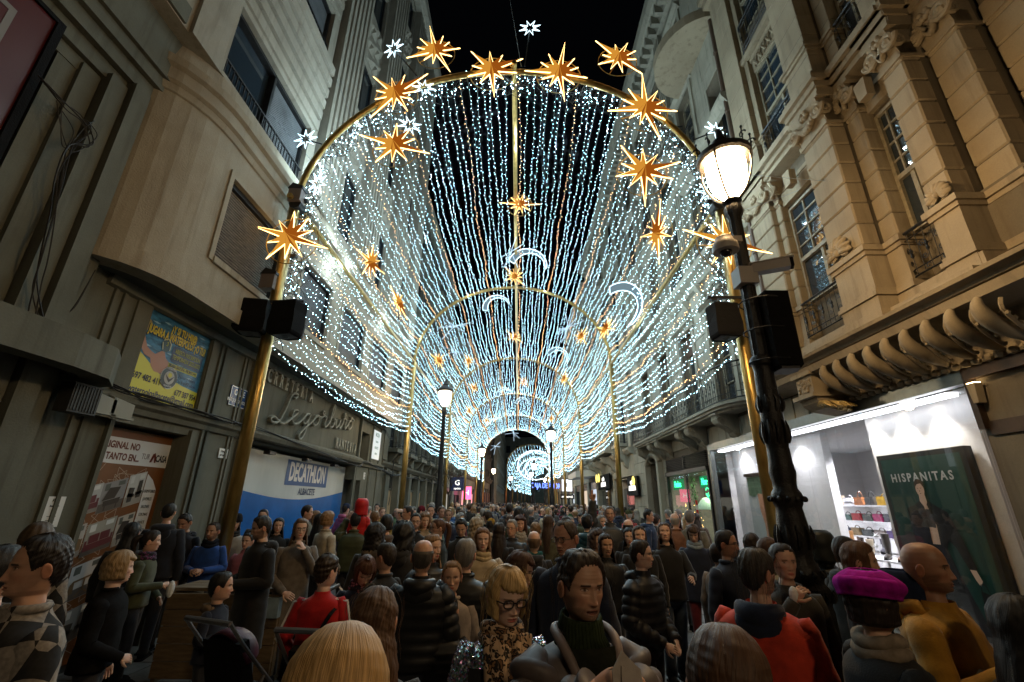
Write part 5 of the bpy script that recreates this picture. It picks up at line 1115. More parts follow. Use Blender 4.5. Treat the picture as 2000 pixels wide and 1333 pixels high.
# ================================================================ street lamps
bulb = emis('lamp_globe', (1, .66, .32), LAMP_GAIN); fbulb = emis('lamp_globe_far', (1, .74, .45), FARLAMP_GAIN)
lampg = mat('cast_iron_black', (.018, .017, .017), .42, .4, .3, 14, .35)
def lantern(root, z, big=True):
    q = MB()
    q.lathe([(.03, -.33), (.10, -.30), (.05, -.26)] if big else [(.03, -.3), (.07, -.28), (.03, -.26)], 12, (0, 0, z)) 
    for k in range(4):
        a = PI / 4 + k * PI / 2; c_, s_ = math.cos(a), math.sin(a)
        q.tube(spline([(c_ * .05, s_ * .05, z - .30), (c_ * .17, s_ * .17, z - .18), (c_ * .255, s_ * .255, z + .05), (c_ * .26, s_ * .26, z + .24)], 4), .013, 5)
    q.lathe([(.26, .22), (.285, .24), (.285, .30), (.25, .33), (.14, .42), (.10, .45), (.10, .50), (.05, .54), (.03, .66), (.0, .70)], 18, (0, 0, z))
    if big:
        for k in range(10):
            a = 2 * PI * k / 10; u_ = (math.cos(a), math.sin(a), 0); q.tube(scroll((u_[0] * .28, u_[1] * .28, z + .36), .05, 1.0, u_, (0, 0, 1), 8), .009, 4); q.tube([(u_[0] * .28, u_[1] * .28, z + .30), (u_[0] * .285, u_[1] * .285, z + .45)], .008, 4); q.ball((u_[0] * .285, u_[1] * .285, z + .46), .016, 5, 4)
    q.build('lantern_cage', lampg, root, True, 35)
    q = MB(); q.lathe([(.02, -.26), (.09, -.23), (.16, -.13), (.195, 0), (.205, .12), (.20, .21)], 18, (0, 0, z)); q.build('globe', bulb if big else fbulb, root, True)
near = thing('street_lamp', 'big cast-iron street lamp with a glowing warm globe, nearest on the right, carrying loudspeakers', 'street lamp', (2.25, 3.98, 0), group='cast-iron street lamps')
q = MB()
q.lathe([(.24, 0), (.24, .75), (.21, .78), (.19, .82), (.18, 1.15), (.17, 1.18), (.19, 1.24), (.18, 1.30), (.13, 1.36)], 8, (0, 0, 0))
q.build('pedestal', lampg, near)
q = MB(); q.lathe([(.14, 1.33), (.155, 1.38), (.13, 1.45), (.105, 1.50), (.11, 1.54)], 20)
q.lathe([(.11, 1.54), (.125, 1.60), (.122, 1.70), (.105, 1.84), (.098, 1.88), (.112, 1.91), (.124, 1.96), (.112, 2.0), (.092, 2.03), (.092, 2.08), (.106, 2.16), (.094, 2.24), (.09, 2.36)], 20, flute=.05, nf=10)
q.lathe([(.085, 2.36), (.096, 2.42), (.094, 2.6), (.088, 2.85), (.082, 3.05), (.085, 3.1), (.10, 3.13), (.10, 3.17), (.08, 3.2)], 20, flute=.04, nf=10)
q.lathe([(.075, 3.2), (.066, 4.2), (.062, 4.72), (.085, 4.76), (.095, 4.84), (.06, 4.9), (.05, 5.0)], 20, flute=.12, nf=10)
q.build('post', lampg, near, True, 45)
q = MB(); rr = random.Random(8)
for ring_z, r_, n, h in ((1.66, .118, 10, .18), (2.5, .092, 10, .20), (1.25, .185, 14, .08), (1.40, .145, 12, .05), (2.75, .088, 8, .16), (1.95, .118, 12, .04)):
    for k in range(n):
        a = 2 * PI * k / n; u_ = (math.cos(a), math.sin(a)); t_ = (-u_[1], u_[0])
        q.tube(spline([(u_[0] * r_, u_[1] * r_, ring_z - h * .5), (u_[0] * (r_ + .015) + t_[0] * .012, u_[1] * (r_ + .015) + t_[1] * .012, ring_z), (u_[0] * (r_ + .004), u_[1] * (r_ + .004), ring_z + h * .5)], 3), [.008, .016, .02, .018, .014, .009, .004], 5)
q.build('acanthus_relief', lampg, near, True, 60)
lantern(near, 5.22)
FL = [(869, 779, -1, 'slim street lamp on the left in front of the boarded building, the nearer left one'), (1076, 852, 1, 'slim street lamp right of the street centre under the tunnel'), (941, 884, -1, 'second slim lamp on the left, half way down the tunnel'), (1043, 912, 1, 'small lamp right of centre before the tunnel end'),
      (964, 921, -1, 'faint whitish lamp on the left at the tunnel end'), (998, 935, -1, 'tiny lamp inside the mouth of the second tunnel, left'), (1038, 930, 1, 'tiny lamp beside the mouth of the second tunnel'), (1064, 940, 1, 'tiny orange lamp at the far right end')]
base = None
for i, (u, v, s_, lab) in enumerate(FL):
    p0 = at_z(u, v, 5.15 if i < 6 else 5.0)
    if base is None:
        base = thing('street_lamp', lab, 'street lamp', (p0[0], p0[1], 0), group='cast-iron street lamps')
        q = MB(); q.lathe([(.26, 0), (.26, .5), (.2, .6), (.2, 1.1), (.14, 1.3), (.15, 1.5), (.11, 1.9), (.12, 2.1), (.08, 2.3), (.06, 4.6), (.09, 4.7), (.05, 4.85)], 12); q.build('post', lampg, base, True, 45); lantern(base, 5.15, False)
    else:
        o = base.copy(); COL.objects.link(o); o.location = (p0[0], p0[1], 0); o['label'] = lab
        for c in base.children: k = c.copy(); COL.objects.link(k); k.parent = o
# assumed street lamp, unseen behind the camera, added to light the near faces
for x, y, lab in ((2.3, -3.6, 'assumed slim street lamp added out of view behind the photographer on the right'),):
    o = base.copy(); COL.objects.link(o); o.location = (x, y, 0); o['label'] = lab
    for c in base.children: k = c.copy(); COL.objects.link(k); k.parent = o

# ================================================================ the tunnel of lights
led_w = emis('led_cool_white', (.50, .84, 1), LED_GAIN); led_a = emis('led_warm_white', (1, .50, .20), LED_WARM)
YA = [7.0, 17.2, 27.2, 37.2, 47.2, 57.2]; CX, HA, ZS, ZR, ZB = -.27, 3.98, 7.15, 3.40, 5.0
tun = thing('light_tunnel', 'long vault of white fairy lights on gold arches over the street', 'light tunnel', (0, 0, 0))
def arch_pts(r=1.0, n=40): return [(CX + HA * r * math.cos(PI - PI * i / n), ZS + ZR * r * math.sin(PI * i / n)) for i in range(n + 1)]
am = MB(); am.tube([(x, 0, z) for x, z in arch_pts()], .062, 8); am = am.mesh('arch', gold, True)
pm_ = MB(); pm_.tube([(0, 0, 0), (0, 0, ZS)], .098, 14); pm_.lathe([(.16, 0), (.16, .03), (.11, .04), (.11, .1)], 12); pm_ = pm_.mesh('pole', gold, True)
for i, y in enumerate(YA):
    link('arch', am, tun, (0, y, 0))
    for s_ in (-1, 1): link('pole', pm_, tun, (CX + s_ * HA, y, 0))
for s_ in (-1, 0, 1):
    x, z = (CX + s_ * HA, ZS + .02) if s_ else (CX + .13, ZS + ZR - .03); q = MB(); q.tube([(x + .0, YA[0] - .25, z), (x, YA[-1] + .1, z)], .055, 8); q.build('long_tube', gold, tun, True)
for s_ in (-1, 1):
    x = CX + s_ * HA; q = MB(); q.tube([(x - .05 * s_, YA[0] - .12, ZS - .05), (x - .05 * s_, YA[0] + .12, ZS - .05)], .12, 8); q.build('tube_end', darkm, tun, True)
    for z in (6.0, 7.2): q = MB(); q.box(x - .22 * s_, x + .02 * s_, YA[0] - .04, YA[0] + .04, z, z + .05); q.build('clamp', darkm, tun)
def led_string(seed, amber, y0=7.0, y1=57.2, sag=.33, step=.105, r=.0062, span=10.1):
    rr = np.random.default_rng(seed); n = int((y1 - y0) / step); y = y0 + (np.arange(n) + rr.uniform(-.3, .3, n)) * step
    ph = ((y - y0) % span) / span; sg = sag * (.8 + .4 * rr.random()) ; z = -sg * 4 * ph * (1 - ph) + .02 * np.sin(y * 3 + seed); x = .03 * np.sin(y * 1.3 + seed)
    a = rr.uniform(0, 2 * PI, n); rad = .012 + .022 * rr.random(n)
    C = np.stack([x + rad * np.cos(a), y, z + rad * np.sin(a)], 1)
    O = np.array([(1, 0, 0), (-1, 0, 0), (0, 1, 0), (0, -1, 0), (0, 0, 1), (0, 0, -1)]) * r
    V = (C[:, None, :] + O[None]).reshape(-1, 3)
    T = np.array([(0, 2, 4), (2, 1, 4), (1, 3, 4), (3, 0, 4), (2, 0, 5), (1, 2, 5), (3, 1, 5), (0, 3, 5)]); Fc = (T[None] + (np.arange(n) * 6)[:, None, None]).reshape(-1, 3)
    # lead wire
    m = n // 3; yw = y[::3][:m]; W3 = np.stack([x[::3][:m], yw, z[::3][:m]], 1); m = len(W3)
    k0 = len(V); ring_ = np.array([(1, 0, 0), (-.5, 0, .87), (-.5, 0, -.87)]) * .0045; V2 = (W3[:, None] + ring_[None]).reshape(-1, 3)
    i = np.arange(m - 1); q4 = []
    for a_ in range(3): b_ = (a_ + 1) % 3; q4.append(np.stack([k0 + i * 3 + a_, k0 + i * 3 + b_, k0 + (i + 1) * 3 + b_, k0 + (i + 1) * 3 + a_], 1))
    q4 = np.concatenate(q4)
    me = bpy.data.meshes.new('light_string'); V = np.concatenate([V, V2]); nt, nq = len(Fc), len(q4)
    me.vertices.add(len(V)); me.vertices.foreach_set('co', V.ravel().astype(np.float32))
    me.loops.add(nt * 3 + nq * 4); me.loops.foreach_set('vertex_index', np.concatenate([Fc.ravel(), q4.ravel()]).astype(np.int32))
    me.polygons.add(nt + nq); me.polygons.foreach_set('loop_start', np.concatenate([np.arange(nt) * 3, nt * 3 + np.arange(nq) * 4]).astype(np.int32))
    me.materials.append(led_a if amber else led_w); me.materials.append(cable_w)
    me.polygons.foreach_set('material_index', np.concatenate([np.zeros(nt), np.ones(nq)]).astype(np.int32)); me.update(calc_edges=True); return me
cool = [led_string(i, False) for i in range(7)]; warm = [led_string(20 + i, True) for i in range(2)]
AP = arch_pts(1.008, 400); L = [0]
for a, b in zip(AP, AP[1:]): L.append(L[-1] + math.hypot(b[0] - a[0], b[1] - a[1]))
pos = []; sp_ = .16; n = int(L[-1] / sp_)
for i in range(n + 1):
    s_ = L[-1] * i / n; k = min(range(len(L)), key=lambda j: abs(L[j] - s_)); pos.append(AP[k])
side = [(CX - HA * 1.0, ZS - sp_ * 1.15 * (k + 1)) for k in range(15)]; side2 = [(CX + HA * 1.0, ZS - sp_ * 1.15 * (k + 1)) for k in range(15)]
allp = side[::-1] + pos + side2
for i, (x, z) in enumerate(allp):
    if abs(x - CX - .13) < .06 and z > 9: continue
    link('light_string', (warm[i % 2] if i % 8 == 5 else cool[rnd.randrange(7)]), tun, (x, rnd.uniform(-.03, .03), z + rnd.uniform(-.02, .02)))
# extra point lamps added along the strings to brighten the facades
rr = random.Random(17); bl = bpy.data.lights.new('added_fill_lamp', 'POINT'); bl.energy = 20.0; bl.color = (.66, .90, 1); bl.shadow_soft_size = .011
for k in range(280):
    y = 7.1 + 46 * rr.random() ** 1.25; i = rr.randrange(16, len(allp) - 16); x, z = allp[i]; ph = ((y - 7) % 10.1) / 10.1
    link('added_fill_lamp', bl, tun, (x + .02, y, z - .33 * 4 * ph * (1 - ph)))
# tangle of leads and loose bulbs along the first arch and poles
q = MB(); ql = MB(); rr = random.Random(11)
def bulb_oct(mb, p, r=.010): x, y, z = p; mb.add([(x + r, y, z), (x - r, y, z), (x, y + r, z), (x, y - r, z), (x, y, z + r), (x, y, z - r)], [(0, 2, 4), (2, 1, 4), (1, 3, 4), (3, 0, 4), (2, 0, 5), (1, 2, 5), (3, 1, 5), (0, 3, 5)])
APc = [(x, z) for x, z in allp]
for k in range(330):
    i = rr.randrange(len(APc)); x, z = APc[i]; f = rr.uniform(.90, 1.0); x2 = CX + (x - CX) * f; z2 = (ZS + (z - ZS) * f if z > ZS else z + rr.uniform(-.1, .1)); j = min(len(APc) - 1, max(0, i + rr.choice([-4, -2, 2, 4]))); x3, z3 = APc[j]
    pts = spline([(x, 7 + rr.uniform(-.02, .05), z), (x2, 7.05 + rr.uniform(0, .35), z2 - .05), (x3, 7 + rr.uniform(0, .15), z3)], 4); q.tube(pts, .006, 3, caps=False)
    for p in pts[::3]:
        if rr.random() < .7: bulb_oct(ql, (p[0] + rr.uniform(-.03, .03), p[1], p[2] + rr.uniform(-.03, .03)))
q.build('lead_tangle', cable_m, tun, kind='stuff'); ql.build('loose_bulbs', led_w, tun, kind='stuff')
# second tunnel beyond the crossing, turned a little to the right
t2 = thing('light_tunnel', 'second smaller-looking vault of white lights beyond the crossing', 'light tunnel', (2.1, 74, .2), R(-5))
for y in (0, 10, 20, 30, 40, 50, 60, 70):
    link('arch', am, t2, (-CX, y, 0))
    for s_ in (-1, 1): link('pole', pm_, t2, (s_ * HA, y, 0))
c2 = [led_string(40 + i, False, 0, 70, .9, .16, .011, 10) for i in range(4)]
for i, (x, z) in enumerate(allp[::3]): link('light_string', c2[i % 4], t2, (x - CX, 0, z))
q = MB(); q.tube([(3.3 * math.cos(t) * (1 - t * .03), 4 + t * 1.6, ZS + .6 + 2.6 * math.sin(t) * (1 - t * .03)) for t in np.linspace(.2, 14, 90)], .035, 5); q.build('light_spiral', emis('neon_white', (.8, .92, 1), 7), t2)

# ================================================================ stars, crescents, starbursts
gold_face = emis('star_amber', (1, .42, .05), .66); gold_dk = emis('star_amber_deep', (.95, .24, .02), .32); neon_g = emis('star_neon_gold', (1, .66, .24), 5.0); neon_w = emis('star_neon_white', (.66, .9, 1), 3.2)
def star_mesh(R0, lens, seed, tilt=0, rin=.21):
    n = len(lens); q = MB(); e = MB(); pts = []
    for k in range(2 * n):
        a = PI / 2 + tilt + PI * k / n; r_ = R0 * (lens[k // 2] if k % 2 == 0 else rin); pts.append((r_ * math.cos(a), 0, r_ * math.sin(a)))
    m = len(pts); vs = [(0, -.11, 0), (0, .11, 0)] + pts
    for k in range(m):
        j = (k + 1) % m; q.add([vs[0], pts[k], pts[j]], [(0, 1, 2)], (k % 2)); q.add([vs[1], pts[j], pts[k]], [(0, 1, 2)], (k % 2))
    e.tube(pts, .012, 5, closed=True)
    r_ = MB(); r_.tube([(R0 * .62 * math.cos(t), .10, R0 * .62 * math.sin(t)) for t in np.linspace(0, 2 * PI, 29)[:-1]], .009, 4, closed=True); r_.tube([(-R0 * .62, .10, 0), (R0 * .62, .10, 0)], .009, 4); r_.tube([(0, .1, -R0 * .62), (0, .1, R0 * .62)], .009, 4)
    return q.mesh('star_face', [gold_face, gold_dk]), e.mesh('star_outline', neon_g), r_.mesh('ring', gold)
LN = [(.70, .55, 1.0, .50, .72, .58, .66, 1.0, .55, .62), (.75, .55, .62, .58, 1.15, .52, .70, .60, .58, .66, 1.2, .5)][:1] + [(.72, .6, .95, .55, .6, 1.1, .62, .8, .55, .66, 1.15), (.66, .9, .55, .7, .6, 1.05, .5, .72, .95, .6)]
SM_ = [star_mesh(.62, LN[0], 1), star_mesh(.62, LN[1], 2, .2), star_mesh(.62, LN[2], 3, .1)]
def gold_star(u, v, y, sc, k, lab, rx=0, rz=0, ry=0, p0=None):
    p0 = p0 or at_y(u, v, y); t = thing('gold_star', lab, 'star', p0, group='gold neon stars of the light tunnel'); t.rotation_euler = (rx, ry, rz); t.scale = (sc * 1.15,) * 3
    a, b, c = SM_[k % 3]; link('face', a, t); link('outline', b, t); link('ring', c, t); return t
for a in [(565, 463, 6.75, 1.06, 0, 'gold star low on the left pole of the front arch, above the loudspeakers'), (770, 282, 6.6, 1.0, 0, 'gold star inside the arch at upper left, with long level points', 0, 0, 0), (772, 182, 6.85, 1.0, 1, 'gold star on the left shoulder of the front arch', 0, 0, .5), (850, 98, 7.0, .95, 1, 'gold star standing above the arch left of the crown', 0, 0, -.6),
          (960, 135, 6.85, 1.05, 2, 'gold star on the crown of the arch, left of the ridge tube'), (1092, 140, 6.85, 1.05, 1, 'gold star on the crown of the arch, right of the ridge tube', 0, 0, -.2), (1208, 112, 7.0, .95, 0, 'gold star standing above the arch on the right on two struts', 0, 0, .5), (1260, 210, 6.85, 1.1, 1, 'gold star on the right shoulder of the front arch', 0, 0, -.35),
          (1257, 333, 6.6, 1.05, 2, 'gold star inside the arch at upper right, left of the big lamp', 0, 0, .15), (1420, 472, 6.9, 1.1, 0, 'gold star behind the round camera on the right pole')]: gold_star(*a)
def tunnel_hit(u, v, f):
    d = ray(u, v); lo = None
    for k in range(1, 1200):
        y = k * .06; x, z = d[0] * y, CAMZ + d[2] * y; dx = (x - CX) / (HA * f); dz = max(0, (z - ZS) / (ZR * f))
        if dx * dx + dz * dz >= 1: return (x, y, z)
    return (x, y, z)
for u, v, f, sc, rz, lab in [(1015, 398, .93, .85, 0, 'gold star hanging under the ridge tube, nearest of that row'), (1005, 540, .93, .8, 0, 'gold star under the ridge tube at the second arch'), (1005, 658, .93, .8, 0, 'gold star under the ridge tube behind the second arch'), (1023, 746, .93, .8, 0, 'gold star under the ridge deep in the tunnel'),
        (725, 512, .93, .9, 1.2, 'narrow-looking gold star on the left curtain near the tall windows'), (779, 592, .93, .85, 1.1, 'gold star on the left curtain below the narrow-looking one'), (857, 704, .93, .8, .9, 'gold star on the left side just past the second arch'), (915, 705, .93, .7, .6, 'small gold star left of the ridge past the third arch'),
        (1283, 456, .93, .95, -1.2, 'gold star on the right curtain in front of the white columns'), (1183, 642, .93, .9, -1.1, 'gold star on the right curtain beside the second arch'), (1135, 657, .93, .8, -.7, 'gold star right of the second arch crown'), (1102, 740, .93, .75, -.8, 'small gold star right side deep in the tunnel'),
        (925, 757, .93, .7, .5, 'small tilted gold star left of centre deep in the tunnel'), (916, 802, .93, .7, .8, 'tiny gold star on the left wall of the tunnel'), (950, 822, .93, .7, .4, 'tiny gold star low left of centre'), (1077, 818, .93, .7, -.6, 'tiny gold star low right of centre')]:
    p0 = tunnel_hit(u, v, f); gold_star(u, v, 0, sc, rnd.randrange(3), lab, rnd.uniform(-.3, .3), rz, rnd.uniform(-.5, .5), p0)
q = MB(); n = 8; pts = []
for k in range(2 * n): a = PI * k / n; r_ = .24 if k % 2 == 0 else .08; pts.append((r_ * math.cos(a), 0, r_ * math.sin(a)))
q.tube(pts, .010, 5, closed=True); wsm = q.mesh('small_star', neon_w)
for u, v, y, lab, tgt in [(1035, 55, 7.0, 'small white star on a tall stem above the crown of the arch', (1025, 130)), (769, 95, 7.0, 'small white star on a stem above the left shoulder of the arch', (815, 150)), (597, 272, 7.0, 'small white star on an arm outside the left of the arch', (640, 285)), (1398, 255, 7.0, 'small white star on an arm above the big street lamp', (1340, 280)),
                          (828, 172, 6.9, 'small white star just inside the left shoulder of the arch', None), (620, 358, 6.9, 'small white star low inside the left of the arch', None), (1385, 375, 7.0, 'small white star behind the glowing street lamp', None), (800, 245, 6.9, 'small white star behind the upper left gold star', None)]:
    p0 = at_y(u, v, y); o = tag(link('white_star', wsm, None, p0, (rnd.uniform(-.3, .3), rnd.uniform(0, 1), rnd.uniform(-.3, .3))), lab, 'star', 'small white neon stars')
    if tgt:
        e = at_y(tgt[0], tgt[1], 7.0); q = MB(); d = Vector(e) - Vector(p0); iv = o.rotation_euler.to_matrix().inverted(); q.tube([(0, .02, 0), tuple(iv @ d)], .016, 5); q.build('stem', darkm, o)
def crescent(u, v, f, sc, ry, rz, lab):
    p0 = tunnel_hit(u, v, f); n = 18; outer = [(.62 * math.cos(t), .62 * math.sin(t)) for t in np.linspace(.15, PI * .98, n)]; inner = [(.08 + .50 * math.cos(t) , -.07 + .54 * math.sin(t)) for t in np.linspace(PI * .98, .15, n)]
    q = MB(); q.prism(outer + inner, (0, -.015, 0), (1, 0, 0), (0, 0, 1), (0, .03, 0)); t = thing('crescent_moon', lab, 'crescent', p0, group='white crescents in the light tunnel'); t.rotation_euler = (0, ry, rz); t.scale = (sc,) * 3
    q.build('panel', emis('crescent_face', (.42, .62, .72), .4), t); e = MB(); e.tube([(a, -.02, b) for a, b in outer + inner], .011, 5, closed=True); e.build('outline', neon_w, t)
for a in [(1030, 520, .85, 1.15, .25, 0, 'white crescent under the ridge beside the starburst'), (970, 602, .85, 1.0, -.25, 0, 'white crescent left of the ridge behind the second arch'), (1208, 600, .85, 1.3, 1.2, -.7, 'tall white crescent on the right curtain'), (1087, 700, .85, 1.0, .5, -.2, 'white crescent right of the ridge, deeper in'), (985, 772, .85, 1.0, -.2, 0, 'small white crescent deep in the tunnel left'), (1020, 790, .85, 1, .1, 0, 'small white crescent deep in the tunnel centre'), (970, 828, .85, 1, -.2, 0, 'tiny white crescent near the tunnel end')]: crescent(*a)
q = MB(); rr = random.Random(6)
for k in range(9): a = Vector((rr.uniform(-1, 1), rr.uniform(-.5, .5), rr.uniform(-1, 1))).normalized(); q.tube([(0, 0, 0), tuple(a * rr.uniform(.3, .8))], .013, 4)
bm_ = q.mesh('starburst', emis('starburst_rod', (.5, .66, .8), 1.6))
for u, v, sc, lab in [(998, 492, .9, 'grey-white rod starburst hanging by the nearest crescent'), (888, 637, 1.2, 'rod starburst left of the second arch crown'), (1110, 640, 1.2, 'rod starburst right of the second arch crown'), (886, 686, .9, 'small rod starburst on the left deeper in'), (1003, 846, 1.6, 'bluish rod starburst at the end of the first tunnel'), (968, 872, 1.6, 'rod starburst low left at the tunnel end')]:
    tag(link('starburst', bm_, None, tunnel_hit(u, v, .85), (rnd.uniform(-1, 1), rnd.uniform(-1, 1), rnd.uniform(-1, 1))), lab, 'starburst', 'rod starbursts').scale = (sc,) * 3

# ================================================================ loudspeakers, cameras, junction boxes, stay wires
def speaker(u, v, y, w_, h, d, lab, rz=0, x=None):
    p0 = at_y(u, v, y); t = thing('loudspeaker', lab, 'loudspeaker', p0, rz, 'black covered loudspeakers'); q = MB(); c = .05
    sec = [(-w_ / 2, -d / 2), (w_ / 2, -d / 2), (w_ / 2, d * .2), (w_ * .3, d / 2), (-w_ * .3, d / 2), (-w_ / 2, d * .2)]
    vs = []; lv = [(-h / 2, .90), (-h / 2 + .04, 1.0), (-.1 * h, 1.03), (.2 * h, .985), (h / 2 - .03, 1.0), (h / 2, .94)]
    for z, f in lv:
        for k, (a, b) in enumerate(sec): vs.append((a * f + .008 * math.sin(k * 3 + z * 9), b * f, z))
    n = 6; fs = [(i * n + k, i * n + (k + 1) % n, (i + 1) * n + (k + 1) % n, (i + 1) * n + k) for i in range(5) for k in range(n)] + [tuple(range(n - 1, -1, -1)), tuple(range(5 * n, 6 * n))]
    q.add(vs, fs); q.build('cover', blackm, t)
    q = MB(); q.box(-w_ * .33, w_ * .33, -d * .33, d * .2, -h / 2 - .012, -h / 2 + .01); q.tube([(.05 * math.cos(a), .05 * math.sin(a) - .03, -h / 2 - .014) for a in np.linspace(0, 6.28, 12)], .006, 4); q.build('base_plate', mat('grey_plastic', (.06, .06, .065), .5), t); return t
speaker(497, 622, 6.85, .46, .56, .42, 'black covered loudspeaker left of the left gold pole', .2); speaker(566, 626, 6.85, .46, .58, .42, 'black covered loudspeaker right of the left gold pole', -.2)
speaker(1411, 630, 6.8, .42, .56, .4, 'black covered loudspeaker left of the right gold pole', .1); speaker(1475, 628, 7.2, .42, .56, .4, 'black covered loudspeaker half hidden between gold pole and street lamp', -.1)
for s_, u, v in ((0, 533, 590), (1, 1445, 582)):
    p0 = at_y(u, v, 6.9); q = MB(); q.box(-.55, .55, -.03, .03, -.02, .02); q.box(-.5, -.4, -.03, .03, -.06, .0); q.box(.4, .5, -.03, .03, -.06, 0); q.build('speaker_bracket', darkm, loc=p0, label=['dark crossbar holding the two loudspeakers on the left pole', 'dark crossbar holding the two loudspeakers on the right pole'][s_], cat='bracket')
sx = 2.25
q = MB(); q.prism([(-.02, -.13), (.20, -.13), (.24, -.02), (.20, .13), (-.02, .12)], (2.31, 3.92, 3.07), (1, 0, 0), (0, 1, 0), (0, 0, .72)); ls = q.build('loudspeaker', blackm, label='tall black column loudspeaker strapped to the near street lamp', cat='loudspeaker')
for z in (3.13, 3.43, 3.73):
    q = MB(); q.tube([(2.33 + .20 * math.cos(a), 3.95 + .17 * math.sin(a), z) for a in np.linspace(0, 6.28, 16)], .008, 4, closed=True); q.build('strap', darkm, ls)
q = MB(); q.prism([(0, -.11), (.16, -.11), (.2, 0), (.16, .10), (0, .10)], (2.33, 3.93, 3.04), (1, 0, 0), (0, 1, 0), (0, 0, .035)); q.build('base_plate', MATS['grey_plastic'], ls)
camw = mat('white_camera_plastic', (.42, .38, .34), .4)
dc = thing('dome_camera', 'white dome security camera on the near street lamp below the globe', 'camera', at_y(1417, 487, 3.9)); q = MB(); q.lathe([(.12, -.03), (.125, 0), (.12, .05), (.09, .09), (.085, .12), (.03, .16)], 18); q.box(0, .17, -.03, .03, .08, .14); q.build('housing', camw, dc, True, 40); q = MB(); q.ball((0, 0, -.035), (.06, .06, .05), 14, 8); q.build('dome', mat('smoked_dome', (.01, .01, .012), .08), dc, True)
bc = thing('bullet_camera', 'white bullet security camera pointing right from the near street lamp', 'camera', at_y(1505, 522, 3.85), R(-25)); q = MB(); q.box(-.16, .16, -.05, .05, -.045, .05); q.box(-.18, .20, -.06, .06, .05, .06); q.tube([(-.14, 0, -.05), (-.14, 0, -.09), (-.26, .05, -.12)], .018, 6); q.build('housing', camw, bc); q = MB(); q.box(.16, .19, -.045, .045, -.04, .045); q.build('lens_hood', blackm, bc)
q = MB(); q.box(-.09, .09, -.08, .08, -.09, .09); q.build('camera_mount', camw, loc=at_y(1455, 543, 3.95), label='pale metal clamp of the bullet camera on the lamp post', cat='bracket')
for u, v, lab in ((526, 553, 'grey metal junction box on the left pole above the loudspeakers'), (579, 385, 'grey metal junction box high on the left pole where the arch begins')):
    t = thing('junction_box', lab, 'junction box', at_y(u, v, 6.9)); q = MB(); q.box(-.12, .12, -.09, .09, -.13, .13); q.build('case', mat('grey_box_metal', (.20, .17, .16), .5, .3), t); q = MB(); q.prism([(-.14, 0), (.14, 0), (.14, .05), (-.06, .12)], (0, -.1, .13), (1, 0, 0), (0, 0, 1), (0, .2, 0)); q.build('lid', darkm, t)
cable('stay_wire', 'thin steel wire from the arch crown up into the sky', [at_y(1018, 130, 7), at_y(996, 0, 7.0)], .006, 1, 0, cable_w)
cable('stay_wire', 'thin wire running across the dark upper windows on the left', [at_y(612, 318, 6.9), at_y(500, 190, 6.2), at_y(380, 45, 5.6)], .004, 1, 0, cable_w)
cable('stay_wire', 'thin wire crossing the upper fluted pilaster on the left', [at_y(690, 240, 8.2), at_y(640, 110, 7.5), at_y(597, 0, 7)], .004, 1, 0, cable_w)
cable('stay_wire', 'thin wire from the right pole to the stone pilaster', [at_y(1385, 335, 6.9), at_y(1500, 345, 6), at_y(1612, 354, 5.5)], .005, 1, 0, cable_w)
cable('stay_wire', 'lower thin wire from the right pole to the building', [at_y(1440, 415, 6.9), at_y(1500, 395, 6.3), at_y(1560, 372, 5.8)], .004, 1, 0, cable_w)
# ================================================================ people
def itp(tab, x):
    t = np.array(tab, float); return [np.interp(x, t[:, 0], t[:, k]) for k in range(1, t.shape[1])]
HEADT = [(0, .004, .004, .004), (.004, .026, .03, .034), (.012, .043, .050, .056), (.025, .057, .066, .073), (.045, .068, .079, .086), (.07, .0745, .087, .094), (.095, .076, .0895, .098), (.115, .075, .086, .097), (.14, .0725, .086, .091),
         (.165, .067, .086, .080), (.185, .061, .085, .069), (.203, .054, .082, .062), (.216, .045, .076, .058), (.224, .040, .062, .056), (.232, .044, .046, .056), (.25, .050, .044, .058), (.285, .054, .046, .062), (.305, .075, .052, .068), (.33, .12, .062, .08), (.36, .155, .075, .09), (.45, .165, .09, .10), (.62, .14, .09, .095)]
def gs_(x, z, x0, z0, sx, sz): return np.exp(-((x - x0) / sx) ** 2 - ((z - z0) / sz) ** 2)
def wob(x, y, z, f, seed):
    o = np.zeros_like(x, float); r_ = np.random.default_rng(seed)
    for k in range(5):
        d = r_.normal(size=3) * f * (1 + .6 * k); p = r_.uniform(0, 6.28); o += np.sin(d[0] * x + d[1] * y + d[2] * z + p) / (1 + k * .5)
    return o / 3
class Body:
    """scale and pose shared by all parts of one person"""
    def __init__(s, H, hk=1., yaw=0, pitch=0, tilt=0, girth=1.):
        s.H = H; s.hk = hk; s.yaw = R(yaw); s.pitch = R(pitch); s.tilt = R(tilt); s.bs = (H - .235 * hk) / 1.485; s.g = girth
    def z(s, zc): return np.where(zc < .235, s.H - zc * s.hk, s.H - .235 * s.hk - (zc - .235) * s.bs)
    def lat(s, zc): w = np.clip((zc - .215) / .12, 0, 1); return s.hk * (1 - w) + s.bs * s.g * w
    def pose(s, P, zc):
        """turn the head about the neck"""
        w = 1 - np.clip((zc - .225) / .085, 0, 1); w = w * w * (3 - 2 * w); pv = np.array([0, .012, float(s.z(np.array(.25)))])
        Q = P - pv; a = s.pitch * w; ca, sa = np.cos(a), np.sin(a); y, z = Q[:, 1] * ca - Q[:, 2] * sa, Q[:, 1] * sa + Q[:, 2] * ca; x = Q[:, 0]
        t = s.tilt * w; x, z = x * np.cos(t) - z * np.sin(t), x * np.sin(t) + z * np.cos(t)
        b = s.yaw * w; cb, sb = np.cos(b), np.sin(b); return np.stack([x * cb - y * sb, x * sb + y * cb, z], 1) + pv
